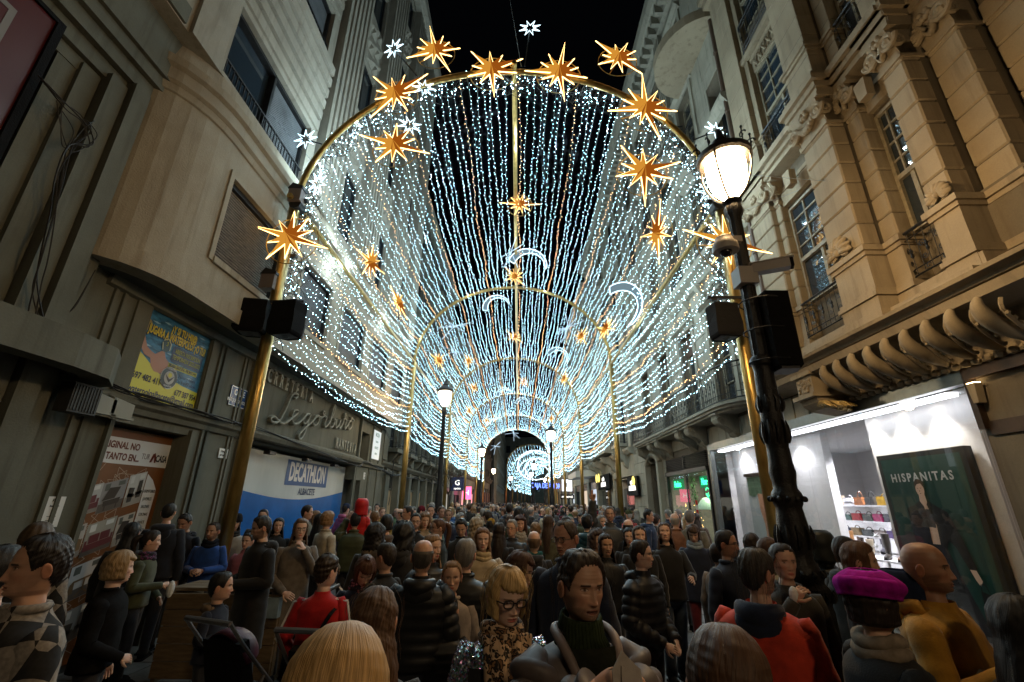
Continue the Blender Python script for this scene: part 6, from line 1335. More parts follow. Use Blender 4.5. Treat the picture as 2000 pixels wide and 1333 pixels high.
def ringsurf(zc, phi, tab, ex=2.15):
    w, f, b = itp(tab, zc); c, s_ = np.cos(phi), np.sin(phi); e = 2 / ex
    x = w * np.sign(s_) * np.abs(s_) ** e; y = -np.where(c > 0, f, b) * np.sign(c) * np.abs(c) ** e
    return x, y
def grid_faces(n, m, k0=0, keep=None):
    i, j = np.meshgrid(np.arange(n - 1), np.arange(m), indexing='ij'); i = i.ravel(); j = j.ravel(); j2 = (j + 1) % m
    F = np.stack([i * m + j, i * m + j2, (i + 1) * m + j2, (i + 1) * m + j], 1)
    if keep is not None: F = F[keep.ravel()[F].all(1)]
    return F + k0
class NM:
    """numpy mesh pieces with per-vertex tint"""
    def __init__(s): s.V = []; s.F = []; s.T = []; s.n = 0; s.uv = []
    def add(s, V, F, T=None, uv=None):
        V = np.asarray(V, float); s.V.append(V); s.F += [tuple(int(q) + s.n for q in f) for f in F]; s.T.append(np.ones((len(V), 3)) if T is None else T); s.uv.append(np.zeros((len(V), 2)) if uv is None else uv); s.n += len(V)
    def mb(s, m, T=None): s.add(np.array([tuple(p) for p in m.v]), m.f, None if T is None else np.tile(T, (len(m.v), 1)))
    def mesh(s, name, m, tint=False, uv=False):
        me = bpy.data.meshes.new(name); V = np.concatenate(s.V); me.from_pydata(V.tolist(), [], s.F); me.materials.append(m)
        if tint:
            a = me.color_attributes.new('tint', 'FLOAT_COLOR', 'POINT'); T = np.concatenate(s.T); a.data.foreach_set('color', np.concatenate([T, np.ones((len(T), 1))], 1).ravel().astype(np.float32))
        if uv:
            U = np.concatenate(s.uv); l = me.uv_layers.new(name='UVMap'); idx = np.empty(len(me.loops), np.int32); me.loops.foreach_get('vertex_index', idx); l.data.foreach_set('uv', U[idx].ravel().astype(np.float32))
        me.polygons.foreach_set('use_smooth', [True] * len(me.polygons)); me.update(); return me
def head_piece(nm, B, lod=1., brow=(.25, .2, .18), male=True, beard=0., beardc=(.25, .22, .2), age=0., mouth=0., jaw=1.):
    zr = np.concatenate([np.linspace(0, .012, 4), np.linspace(.02, .085, max(6, int(12 * lod))), np.linspace(.09, .222, max(14, int(52 * lod))), np.linspace(.226, .30, 9), np.array([.33, .36, .45, .62])])
    m = max(24, int(104 * lod)); t = np.linspace(-PI, PI, m, endpoint=False); ph = t - .55 * np.sin(t)
    Z, P_ = np.meshgrid(zr, ph, indexing='ij'); z = Z.ravel(); p = P_.ravel(); x, y = ringsurf(z, p, HEADT); fr = np.clip(np.cos(p) * 1.6, 0, 1); ax = np.abs(x)
    if not male: x = np.where((z > .15) & (z < .23), x * .95, x); ax = np.abs(x)
    A, = itp([(.09, .0), (.10, .005), (.115, .008), (.135, .016), (.150, .0235), (.158, .0245), (.164, .014), (.170, .001)], z); sw, = itp([(.09, .010), (.115, .008), (.145, .010), (.16, .012)], z)
    A = A * (.86 if male else .74)
    d = A * np.exp(-(x / sw) ** 2) * (z > .088) * (z < .171)
    d += .0075 * gs_(ax, z, .0125, .158, .007, .0065)
    d += -.011 * gs_(ax, z, .031, .112, .018, .011) + .0075 * gs_(ax, z, .031, .1135, .0125, .0075) + (.0055 if male else .003) * gs_(ax, z, .028, .099, .020, .0065)
    d += .0055 * gs_(ax, z, .044, .137, .018, .017) - .004 * gs_(ax, z, .050, .172, .014, .02)
    d += .0055 * gs_(ax, z, .006, .1805, .014, .0042) + .0065 * gs_(x, z, 0, .1915 + mouth * .006, .0155, .0050) - (.004 + mouth * .008) * gs_(x, z, 0, .1858 + mouth * .003, .019, .0026 + mouth * .004)
    d += .0065 * gs_(x, z, 0, .212, .017 * jaw, .011) - .0035 * gs_(x, z, 0, .200, .02, .005)
    if age: d += age * (-.0022 * gs_(ax, z, .026 + (z - .16) * .5, .172, .0035, .016) + .0009 * np.sin(z * 900) * gs_(x, z, 0, .065, .04, .018) - .0018 * gs_(ax, z, .030, .1275, .014, .003))
    y = y - d * fr
    s_ = B.lat(z); V = np.stack([x * s_, y * s_, B.z(z)], 1)
    T = np.ones((len(z), 3))
    def blend(mask, c): nonlocal T; mk = np.clip(mask * fr, 0, 1)[:, None]; T = T * (1 - mk) + np.array(c) * mk
    blend(.55 * (gs_(ax, z, .042, .150, .022, .018) + .6 * gs_(x, z, 0, .156, .012, .01)), (1.05, .80, .76))
    blend(.7 * gs_(ax, z, .031, .112, .016, .010), (.72, .62, .60))
    lip = (.95, .55, .52) if male else (1.0, .36, .36)
    blend(1.3 * (np.abs(x) < .024) * np.exp(-((z - .1815 - .2 * ax ** 1) / .0042) ** 2) * (1 - (ax / .026) ** 2).clip(0), lip); blend(1.3 * np.exp(-((z - .1915) / .0045) ** 2) * (1 - (ax / .022) ** 2).clip(0), lip)
    blend(1.6 * np.exp(-((z - .1862 - mouth * .003) / (.0016 + mouth * .0035)) ** 2) * (ax < .023), (.18, .08, .08))
    if mouth > .4: blend(.9 * np.exp(-((z - .1848) / .0018) ** 2) * (ax < .014), (1.5, 1.9, 2.3))
    blend(1.5 * np.exp(-((z - .0985 - .10 * (ax - .03).clip(0)) / (.0036 if male else .0024)) ** 2) * (ax > .013) * (ax < .047), brow)
    dx = (ax - .0315) / .0145; eh = .0056 * (1 - dx ** 2).clip(0) ; dz = z - .1135
    blend((np.abs(dz) < eh) * 1., (1.35, 1.75, 2.1)); blend(1.6 * np.exp(-((dx * .0145) ** 2 + (dz + .0005) ** 2) / .0052 ** 2), (.12, .09, .08))
    blend(1.2 * np.exp(-((dz + eh) / .0017) ** 2) * (np.abs(dx) < 1.05), (.10, .07, .06)); blend(.5 * np.exp(-((dz - eh) / .0016) ** 2) * (np.abs(dx) < 1), (.45, .3, .28))
    blend(1. * gs_(ax, z, .0075, .1655, .0045, .0022), (.25, .12, .1))
    if beard:
        bm = np.clip((z - .172) / .01, 0, 1) * np.clip((.236 - z) / .01, 0, 1) * (1 - 1.2 * gs_(x, z, 0, .186, .022, .0075)).clip(0) + .9 * gs_(x, z, 0, .1735, .022, .005)
        side_ = np.clip((ax - .05) / .01, 0, 1) * np.clip((z - .13) / .02, 0, 1) * (z < .236); mk = (beard * np.maximum(bm * (np.cos(p) > -.1), side_ * (np.abs(p) < 1.75)) * (.75 + .25 * wob(x, y, z, 400, 3)))[:, None].clip(0, 1); T = T * (1 - mk) + np.array(beardc) * mk
    V = B.pose(V, z); nm.add(V, grid_faces(len(zr), m), T)
    # ears
    for sg in (-1, 1):
        n1, m1 = 7, 10; uu, vv = np.meshgrid(np.linspace(0, PI, n1), np.linspace(0, 2 * PI, m1, endpoint=False), indexing='ij'); uu = uu.ravel(); vv = vv.ravel()
        ex_ = .0075 * np.sin(uu) * np.cos(vv) + .004 * (np.cos(uu) > 0); ey = .019 * np.sin(uu) * np.sin(vv); ez = .032 * np.cos(uu)
        rim = np.sqrt((ey / .019) ** 2 + (ez / .032) ** 2); ex_ = ex_ + .006 * (rim > .6)
        zc = .128 - ez; X = sg * (.0735 + ex_ + .25 * (ey + .015).clip(0) * .6); V = np.stack([X * B.hk, (ey + .012 - ez * .15) * B.hk, B.z(zc)], 1); V = B.pose(V, np.full(len(zc), .128)); nm.add(V, grid_faces(n1, m1), np.tile((1.02, .84, .80), (len(V), 1)))
HAIRS = {  # hairline by angle from the face (deg -> z below crown), side opening angle, length, thickness, curl
    'short': dict(zl=[(0, .034), (25, .036), (45, .048), (60, .082), (68, .125), (78, .118), (95, .10), (112, .165), (140, .20), (180, .205)], th=.010, top=.014),
    'crop': dict(zl=[(0, .036), (30, .036), (50, .055), (62, .10), (70, .120), (80, .112), (98, .098), (115, .16), (150, .19), (180, .195)], th=.006, top=.008),
    'quiff': dict(zl=[(0, .030), (25, .033), (45, .052), (60, .09), (68, .125), (78, .118), (95, .10), (112, .165), (140, .195), (180, .20)], th=.009, top=.020, lump=.014),
    'bald': dict(zl=[(0, -.1), (60, -.1), (72, .12), (95, .105), (112, .165), (140, .19), (180, .195)], th=.005, top=.005, ztop=.075),
    'thin': dict(zl=[(0, .030), (30, .020), (45, .05), (60, .09), (70, .125), (95, .10), (112, .165), (140, .19), (180, .195)], th=.006, top=.006),
    'bob': dict(zl=[(0, .066), (20, .070), (35, .070), (50, .06), (180, .06)], op=52, ln=.20, th=.018, top=.020, lump=.004),
    'long': dict(zl=[(0, .042), (30, .05), (50, .06), (180, .06)], op=54, ln=.50, th=.013, top=.014, lump=.004),
    'longback': dict(zl=[(0, .042), (30, .05), (50, .06), (180, .06)], op=54, ln=.56, th=.014, top=.014, lump=.003),
    'tied': dict(zl=[(0, .040), (30, .045), (50, .055), (62, .09), (72, .125), (95, .105), (112, .16), (140, .195), (180, .20)], th=.007, top=.010),
    'curly': dict(zl=[(0, .048), (30, .055), (50, .06), (180, .06)], op=55, ln=.30, th=.042, top=.038, lump=.016)}
def hair_piece(nm, B, style, lod=1., seed=0, mess=1.):
    h = HAIRS[style]; op = h.get('op'); ln = h.get('ln', .21); zr = np.concatenate([np.linspace(.0, .03, 6), np.linspace(.035, .22, max(16, int(34 * lod)))] + ([np.linspace(.23, ln + .005, max(5, int((ln - .21) * 60 * lod)))] if ln > .24 else []))
    m = max(32, int(150 * lod)); ph = np.linspace(-PI, PI, m, endpoint=False); Z, P_ = np.meshgrid(zr, ph, indexing='ij'); z = Z.ravel(); p = P_.ravel(); deg = np.abs(np.degrees(p))
    zl, = itp(h['zl'], deg); zl = zl + (.013 * np.sin(p + .4) if style == 'bob' else 0); zl = zl + (.0022 if op else .0016) * np.sin(p * 23 + seed) * mess; mk = zl - z
    if op:
        lnj = ln - .03 * (.5 + .5 * np.sin(p * 17 + seed)) * (ln > .25); o2 = op + (z > .2) * 6; mk = np.maximum(mk, np.minimum(lnj - z, (deg - o2) * .0015))
    if 'ztop' in h: mk = np.minimum(mk, z - h['ztop'])
    zz = np.minimum(z, .13); x, y = ringsurf(zz, p, HEADT, 2.05)
    if ln > .24:   # below the head: falls over the shoulders and back
        dn = np.clip((z - .16) / .14, 0, 1); x = x * (1 + .35 * dn); y = np.where(y > 0, y * (1 + .30 * dn * (z < 1)), y * (1 - .1 * dn)); y = y + np.clip((z - .3) / .25, 0, 1) * .012
    elif op: dn = np.clip((z - .15) / .06, 0, 1); x = x * (1 - .06 * dn); y = np.where(y > 0, y * (1 - .12 * dn), y)
    else:
        x2, y2 = ringsurf(z, p, HEADT, 2.15); x, y = x2, y2
    t = h['th'] + (h['top'] - h['th']) * np.clip(1 - z / .07, 0, 1)
    ta = np.clip(mk / .014, 0, 1) ** .8; st = (.0008 * np.sin(p * 41 + 3 * np.sin(z * 25 + seed) + seed) + .0006 * np.sin(p * 73 + z * 40 * mess) + .0016 * np.sin(p * 13 + z * 22 + seed) + .004 * wob(x, y, z, 55, seed + 5)) * np.clip(z / .02, 0, 1)
    t = (t + (st * mess + h.get('lump', 0) * wob(x, y, z, 60, seed)) * (1 if op else .7)) * ta; l_ = np.hypot(x, y) + 1e-6
    up = np.clip(1 - z / .05, 0, 1); x = x + x / l_ * t * (1 - .6 * up); y = y + y / l_ * t * (1 - .6 * up)
    s_ = B.lat(np.minimum(z, .2)); zz = B.z(z) + t * up * B.hk; V = B.pose(np.stack([x * s_, y * s_, zz], 1), np.minimum(z, .235) if ln < .3 else z)
    nm.add(V, [tuple(f) for f in grid_faces(len(zr), m, 0, mk > -.004)] + ([tuple(range(m))] if h['zl'][0][1] > 0 else []), None, np.stack([(p / (2 * PI)) + .35 * z + .012 * np.sin(z * 18 + seed) + .006 * wob(x, y, z, 30, seed), z * 1.], 1))
def strands(nm, B, n, seed, ln=.25, wild=.02):
    """single loose hairs standing off the head"""
    rr = random.Random(seed); q = MB()
    for k in range(n):
        p = rr.uniform(-PI, PI); z0 = rr.uniform(.0, .06); x, y = ringsurf(np.array([z0, min(.13, z0 + .05), .13, .14]), np.array([p, p + rr.uniform(-.1, .1), p + rr.uniform(-.15, .15), p]), HEADT)
        zz = [z0 - .02, z0 + .05, .15, .15 + ln * rr.random()]; o = [.025, .03, .026, .028]; pts = []
        for i in range(4): l_ = math.hypot(x[i], y[i]) + 1e-6; k_ = 1 + (o[i] + rr.uniform(0, wild)) / l_; pts.append((x[i] * k_ * B.hk, y[i] * k_ * B.hk, B.H - zz[i] * B.hk))
        if math.cos(p) > .55 : continue
        q.tube(spline(pts, 4), .0006, 3, caps=False)
    V = np.array([tuple(v) for v in q.v]); V = B.pose(V, np.full(len(V), .1)); nm.add(V, q.f, None, np.stack([np.arange(len(V)) * .001, V[:, 2]], 1))
def torso_piece(nm, B, hem=.88, puff=0., wide=1., seed=0, collar=.0, lod=1., open_=False, ch=.075):
    tab = [(.262 - collar, .066, .066, .072), (.29, .076, .070, .080), (.312, .105, .080, .092), (.335, .150, .092, .105), (.36, .185, .103, .115), (.40, .205, .115, .125), (.50, .205, .128, .128), (.62, .188, .128, .118), (.75, .195, .128, .13), (.90, .205, .13, .138), (1.25, .215, .14, .145), (1.4, .22, .15, .15)]
    zr = np.concatenate([np.linspace(.262 - collar, .34, 10), np.linspace(.35, hem, max(12, int((hem - .34) / .016 * lod)))]); m = max(20, int(44 * lod)); ph = np.linspace(-PI, PI, m, endpoint=False)
    Z, P_ = np.meshgrid(zr, ph, indexing='ij'); z = Z.ravel(); p = P_.ravel(); x, y = ringsurf(z, p, tab, 2.5); l_ = np.hypot(x, y)
    d = .007 * wob(x, y, z, 16, seed) * np.clip((z - .32) / .06, 0, 1)
    if puff: d += puff * (.019 * np.abs(np.sin(PI * (z - .30) / ch)) ** .4 - .008) * np.clip((z - .31) / .04, 0, 1) + .003 * wob(x, y, z * .3, 60, seed + 1) * (z > .33)
    zip_ = np.exp(-(x / .006) ** 2) * (y < 0) * (z > .3); d = d - .005 * zip_
    s_ = B.bs * B.g * np.where(z < .31, 1 / wide, 1) * wide; k = (1 + d / l_); V = np.stack([x * k * s_, y * k * s_, B.z(z)], 1)
    nm.add(V, list(grid_faces(len(zr), m)) + [tuple(range((len(zr) - 1) * m, len(zr) * m))])
POSES = {  'chest': ((.265, -.07, .55), (.085, -.26, .37)),  # elbow and wrist of the right-hand side (x out, y forward negative, z below crown)
    'down': ((.245, .015, .66), (.25, -.04, .90)), 'pocket': ((.27, .05, .65), (.205, -.09, .82)), 'front': ((.255, .0, .63), (.07, -.27, .63)), 'low': ((.25, .0, .65), (.10, -.22, .80)), 'phone': ((.26, -.06, .62), (.14, -.28, .46)),
    'mouth': ((.23, -.10, .62), (.05, -.17, .34)), 'raise': ((.27, -.06, .20), (.24, -.10, -.06)), 'hold': ((.25, -.02, .64), (.16, -.25, .70)), 'up_kid': ((.25, -.06, .33), (.15, -.10, .10)), 'back': ((.25, .08, .62), (.10, .16, .78)), 'reach': ((.24, -.12, .60), (.12, -.40, .58))}
def arm_pts(B, pose, sg):
    e, w_ = POSES[pose]; g = B.bs; sh = (.172, .004, .372)
    f = lambda q: Vector((sg * q[0] * g * B.g, q[1] * g, float(B.z(np.array(q[2]))) if q[2] >= .235 else B.H - .235 * B.hk - (q[2] - .235) * g)); return f(sh), f(e), f(w_)
def arm_piece(nm, B, pose, sg, r_=.058, puff=0., seed=0, lod=1., short=.0):
    a, b, c = arm_pts(B, pose, sg); d1 = (b - a).normalized(); d2 = (c - b).normalized(); n = max(8, int((38 if puff and lod > .6 else 20) * lod))
    pts = []; rs = []; c2 = c - d2 * short
    for i in range(n + 1):
        t = i / n; p = a.lerp(b, t); pts.append(p); rs.append((r_ * 1.12 * (1 - t) + r_ * .98 * t) * B.bs)
    for i in range(1, n + 1):
        t = i / n; p = b.lerp(c2, t); pts.append(p); rs.append((r_ * .98 * (1 - t) + r_ * .70 * t) * B.bs)
    pts = [pts[0]] + [(pts[i - 1] + pts[i] * 2 + pts[i + 1]) / 4 for i in range(1, len(pts) - 1)] + [pts[-1]]
    L = 0; q = MB(); out = []
    for i, p in enumerate(pts):
        if i: L += (p - pts[i - 1]).length
        k = 1 + .05 * math.sin(L * 60 + seed) * (.4 + abs(i - n) ** -1 if i != n else .8)
        if puff: k += puff * (.26 * abs(math.sin(PI * L / .07)) ** .55 - .08)
        out.append(rs[i] * k)
    q.tube([a - Vector((sg * .02, 0, 0))] + pts, [out[0] * .7] + out, max(8, int(14 * lod))); nm.mb(q)
def hand_piece(nm, wrist, dirv, nrm, curl=.5, s_=1., left=1, vsign=False):
    d = Vector(dirv).normalized(); n = Vector(nrm); n = (n - d * n.dot(d)).normalized(); u = d.cross(n) * left; w = Vector(wrist); q = MB()
    q.tube([w - d * .07 * s_, w, w + d * .018 * s_], [.027 * s_, .026 * s_, .028 * s_], 9)
    # palm: flattened loft
    rows = [(.0, .026, .017), (.02, .032, .018), (.045, .040, .016), (.07, .043, .014), (.088, .040, .011)]; k0 = len(q.v); m = 12; vs = []
    for t, a, b in rows:
        for k in range(m): an = 2 * PI * k / m; vs.append(w + d * t * s_ + u * (a * s_ * math.cos(an)) + n * (b * s_ * math.sin(an)))
    q.add(vs, [(i * m + k, i * m + (k + 1) % m, (i + 1) * m + (k + 1) % m, (i + 1) * m + k) for i in range(4) for k in range(m)] + [tuple(range(m)), tuple(range(4 * m, 5 * m))])
    for i, (o, ln) in enumerate([(-.030, .066), (-.010, .076), (.011, .071), (.030, .054)]):
        c_ = curl if not vsign else (0.05 if i < 2 else 1.5); sp = o * (.25 if not vsign else (2.0 if i < 2 else .2))
        p = w + d * .084 * s_ + u * o * s_; dd = (d + u * sp).normalized(); pts = [p - dd * .012 * s_, p]; ang = 0
        for f in (.45, .32, .25):
            ang += c_ * .75; p = p + (dd * math.cos(ang) + n * math.sin(ang)) * ln * f * s_; pts.append(p)
        q.tube(pts, [.0088 * s_, .0092 * s_, .0088 * s_, .008 * s_, .006 * s_], 7)
    p = w + d * .022 * s_ - u * .028 * s_; t1 = (d * .6 - u * .75 + n * .25).normalized(); t2 = (d * .85 - u * .15 + n * .5 * (curl + .3)).normalized()
    q.tube([p - t1 * .01, p, p + t1 * .035 * s_, p + t1 * .035 * s_ + t2 * .028 * s_, p + t1 * .035 * s_ + t2 * .05 * s_], [.012 * s_, .014 * s_, .0115 * s_, .010 * s_, .007 * s_], 8)
    nm.mb(q)
def legs_piece(nm, B, r_=.078, stride=.0, flare=0.):
    q = MB(); zh = float(B.z(np.array(.86))); g = B.bs
    for sg in (-1, 1):
        f = sg * stride; q.tube([(sg * .085 * g, 0, zh + .02), (sg * .09 * g, -.01 + f * .3, zh - .2 * g), (sg * .088 * g, -.02 + f * .6, zh * .52), (sg * .088 * g, .01 + f * .8, zh * .28), (sg * .088 * g, .02 + f, .07)], [.095 * g, .088 * g, .064 * g, (.056 + flare * .5) * g, (.048 + flare) * g], 10)
    q.ball((0, 0, zh), (.17 * g, .115 * g, .12 * g), 14, 8); nm.mb(q)
def shoes_piece(B, stride=.0):
    q = MB()
    for sg in (-1, 1):
        x = sg * .088 * B.bs; y = .02 + sg * stride; q.tube([(x, y + .05, .045), (x, y, .05), (x, y - .07, .045), (x, y - .15, .034), (x, y - .185, .025)], [.038, .042, .042, .036, .018], 8); q.box(x - .042, x + .042, y - .18, y + .08, 0.001, .022)
    return q
def tubepart(B, pts, r_, n, name, m, root, col, lump=0., seed=0, headfix=False):
    q = MB(); q.tube(pts, r_, n); nm = NM(); V = np.array([tuple(v) for v in q.v])
    if lump: C = V.mean(0); D = V - C; D /= np.linalg.norm(D, axis=1)[:, None] + 1e-6; V = V + D * (lump * wob(V[:, 0], V[:, 1], V[:, 2], 90, seed))[:, None]
    if headfix: V = B.pose(V, np.full(len(V), .1))
    nm.add(V, q.f); return link(name, nm.mesh(name, m), root, color=col)
SKN = (.56, .345, .25); SKD = (.42, .245, .17); SKP = (.64, .43, .34)
BLK = (.012, .012, .013); NAV = (.012, .018, .04); BRN = (.055, .028, .014); DBR = (.022, .013, .009); BLD = (.42, .27, .11); GRY = (.22, .20, .18); BKH = (.010, .009, .009); LBR = (.16, .085, .035)
def person(u, v, y, face, label, hair='short', hc=DBR, coat=BLK, kind='plain', sk_=SKN, yaw=0, pitch=0, tilt=0, male=True, pose=('down', 'down'), hem=None, hood=None, scarf=None, glasses=None, hat=None, hatc=BLK, legs=(.02, .022, .03), lod=.55, hk=1., age=0., beard=0., mouth=0., tail=False, bun=False, girth=1., H=None, z0=0., group='people in the near crowd', hands=True, stride=.05, strand=0, mess=1., wide=None, skl=True):
    d = ray(u, v) * y; zt = CAMZ + d[2]; H = H or (zt - z0); root = thing('person', label, 'person', (d[0], y, z0), R(face) - math.atan2(d[0], y), group); B = Body(H, hk, yaw, pitch, tilt, girth); seed = int(u + v) % 97
    g = B.bs; puff = {'puffer': 1., 'quilt': 1.5, 'fine': .65}.get(kind, 0.); hem = hem or {'puffer': .84, 'quilt': .84, 'fine': .84, 'long': 1.22, 'track': .80}.get(kind, .87); cm = nylon if puff else (knit if kind == 'knit' else cloth)
    nm = NM(); head_piece(nm, B, lod, tuple(c / s_ for c, s_ in zip(hc, sk_)) if hc[0] < .2 else (.6, .5, .4), male, beard, tuple(max(.03, c * .9 / s_) for c, s_ in zip(hc, sk_)), age, mouth, .8 if not male else 1)
    for sg, ps in ((1, pose[0]), (-1, pose[1])):
        if hands and ps != 'pocket':
            a, b, c = arm_pts(B, ps, sg); dv = (c - b).normalized(); up = Vector((-sg, -.25, -.1)) if ps in ('down',) else (Vector((0, -1, 0)) if ps in ('raise', 'up_kid') else Vector((-sg * .6, .5, -.6)))
            if ps in ('front', 'low', 'chest'): dv = (dv + Vector((-sg * .5, -.2, .1))).normalized()
            if ps == 'raise': dv = Vector((sg * -.1, -.1, 1))
            hand_piece(nm, c, dv, up, .15 if ps == 'raise' else (.9 if ps in ('front', 'phone', 'mouth', 'chest') else .45), .95 * g, -sg, ps == 'raise')
    body = link('body', nm.mesh('body', skin, tint=True), root, color=sk_)
    nm = NM(); wide = wide or (1.10 if puff else 1.0); torso_piece(nm, B, hem, puff, wide, seed, .02 if puff else .0, max(.5, lod), ch=.055 if kind in ('fine', 'quilt') else .075)
    for sg, ps in ((1, pose[0]), (-1, pose[1])): arm_piece(nm, B, ps, sg, .074 if puff else .062, puff, seed, max(.5, lod))
    ct = link('coat', nm.mesh('coat', cm), root, color=coat)
    nm = NM(); legs_piece(nm, B, stride=stride, flare=.0 if male else .02); link('trousers', nm.mesh('trousers', cloth), root, color=legs)
    sh = shoes_piece(B, stride).mesh('shoes', blackm, True); link('shoes', sh, root)
    if hair:
        nm = NM(); hair_piece(nm, B, hair, lod, seed, mess)
        if strand: strands(nm, B, strand, seed)
        link('hair', nm.mesh('hair', hairm, uv=True), root, color=hc)
    zh = lambda zc: float(B.z(np.array(zc)))
    if tail: tubepart(B, spline([(0, .08, zh(.06)), (.0, .135, zh(.08)), (.01, .15, zh(.16)), (.015, .13, zh(.28)), (.02, .13, zh(.38))], 4), [.02, .025, .03, .033, .036, .037, .036, .034, .033, .03, .028, .026, .024, .02, .016, .01, .004], 9, 'ponytail', hairm, root, hc, .008, seed, True)
    if bun: q = MB(); q.ball((0, .105, zh(.05)), .045, 12, 8); nm = NM(); V = B.pose(np.array(q.v), np.full(len(q.v), .1)); nm.add(V, q.f); link('hair_bun', nm.mesh('hair_bun', hairm), root, color=hc)
    if hood:   # hood lying on the back and round the neck, or its fur trim
        fur = hood == 'fur'; n = 15; pts = []; rs = []
        for i in range(n):
            a = R(-140 + 280 * i / (n - 1)); c_ = math.cos(a); pts.append(((.095 * math.sin(a)) * g, (.035 + (.085 if c_ > 0 else .05) * c_) * g, zh(.285 + .03 * c_ + (.05 if c_ < 0 else 0)))); rs.append((.030 + .030 * max(0, c_)) * g)
        tubepart(B, pts, rs, 10, 'hood', knit if fur else cm, root, ((.16, .12, .085) if fur else (hood if isinstance(hood, tuple) else tuple(c * .9 for c in coat))), .014 if fur else .006, seed)
        if not fur: q = MB(); q.ball((0, .115 * g, zh(.36)), (.12 * g, .045 * g, .09 * g), 12, 8); nm = NM(); nm.mb(q); link('hood_back', nm.mesh('hood_back', cm), root, color=hood if isinstance(hood, tuple) else tuple(c * .9 for c in coat))
    else:
        pts = [(.074 * math.sin(a) * g, (.006 - .062 * math.cos(a)) * g, zh(.268)) for a in np.linspace(R(25), R(335), 15)]
        if kind != 'track': tubepart(B, pts, .017 * g, 7, 'collar', cm, root, tuple(c * .95 for c in coat), .004, seed)
    if scarf:
        q = MB(); pts = [((.080 + .008 * math.sin(3 * a)) * math.sin(a) * g, (.004 - .074 * math.cos(a)) * g, zh(.262 + .012 * math.sin(2 * a + 1))) for a in np.linspace(0, 2 * PI, 20)[:-1]]
        q.tube(pts, .032 * g, 10, closed=True); pts2 = [(p[0] * 1.1, p[1] * 1.1, p[2] - .04) for p in pts]; q.tube(pts2, .034 * g, 10, closed=True); nm = NM(); V = np.array([tuple(v) for v in q.v]); V[:, 2] += .006 * wob(V[:, 0], V[:, 1], V[:, 2], 70, seed); nm.add(V, q.f)
        link('scarf', nm.mesh('scarf', scarf[1] if isinstance(scarf, list) else knit), root, color=scarf[0] if isinstance(scarf, list) else scarf)
    if glasses:
        q = MB(); r_ = .0020 if glasses == 'thin' else .0034; tr = lambda x, yy, zc: tuple(B.pose(np.array([[x * hk, yy * hk, B.H - zc * hk]]), np.array([.1]))[0])
        for sg in (-1, 1):
            q.tube([tr(sg * .032 + .0235 * math.copysign(abs(math.cos(a)) ** .7, math.cos(a)), -.100 + .12 * abs(sg * .032 + .0235 * math.cos(a)) ** 1.4, .114 + .0165 * math.copysign(abs(math.sin(a)) ** .7, math.sin(a))) for a in np.linspace(0, 2 * PI, 19)[:-1]], r_, 5, closed=True)
            q.tube([tr(sg * .056, -.094, .110), tr(sg * .072, -.06, .112), tr(sg * .079, .01, .118)], r_, 5)
        q.tube([tr(-.009, -.1, .108), tr(0, -.108, .106), tr(.009, -.1, .108)], r_, 5); q.build('glasses', mat('spectacle_black', (.01, .01, .011), .3), root, True)
    if hat in ('beanie', 'beret', 'hoodup'):
        m_ = 40; zr = np.linspace(0, .10 if hat != 'hoodup' else .26, 16); ph = np.linspace(-PI, PI, m_, endpoint=False); Z, P_ = np.meshgrid(zr, ph, indexing='ij'); z = Z.ravel(); p = P_.ravel()
        x, yy = ringsurf(np.minimum(z + .004, .13), p, HEADT, 2.1); l_ = np.hypot(x, yy) + 1e-6; t = .024 + .003 * np.sin(p * 30) * (hat == 'beanie'); keep = None
        if hat == 'beret': t = .024 + .026 * np.exp(-((z - .045) / .03) ** 2) * (1 + .35 * np.sin(p + 2)) + .004 * np.sin(p * 11)
        if hat == 'hoodup': t = .035 + 0 * z; keep = (np.abs(p) > R(50)) | (z < .04)
        x = x + x / l_ * t; yy = yy + yy / l_ * t; zz = B.H - z * hk * (1 if hat != 'beret' else .95) + .022 * np.clip(1 - z / .06, 0, 1) * (1.2 if hat == 'beanie' else .6) - (.0 if hat != 'beret' else .02 * np.sin(p + 1) * (z > .03)); V = B.pose(np.stack([x * hk, yy * hk, zz], 1), np.minimum(z, .2)); nm = NM(); nm.add(V, grid_faces(len(zr), m_, 0, keep)); o = link({'beanie': 'beanie', 'beret': 'beret', 'hoodup': 'hood'}[hat], nm.mesh('hat', knit if hat != 'hoodup' else cm), root, color=hatc)
        s_ = o.modifiers.new('thickness', 'SOLIDIFY'); s_.thickness = .008
    return root, B
FAB = dict(navy=NAV, black=BLK, red=(.42, .010, .012), orange=(.50, .045, .012), blue=(.012, .05, .20), olive=(.045, .05, .022), beige=(.40, .32, .22), grey=(.13, .125, .12), brown=(.07, .045, .03), teal=(.02, .07, .075), yellow=(.33, .16, .012), pink=(.40, .10, .14), green=(.03, .075, .035), white=(.45, .44, .42), burgundy=(.12, .012, .02), slate=(.06, .07, .085), cream=(.45, .38, .27))
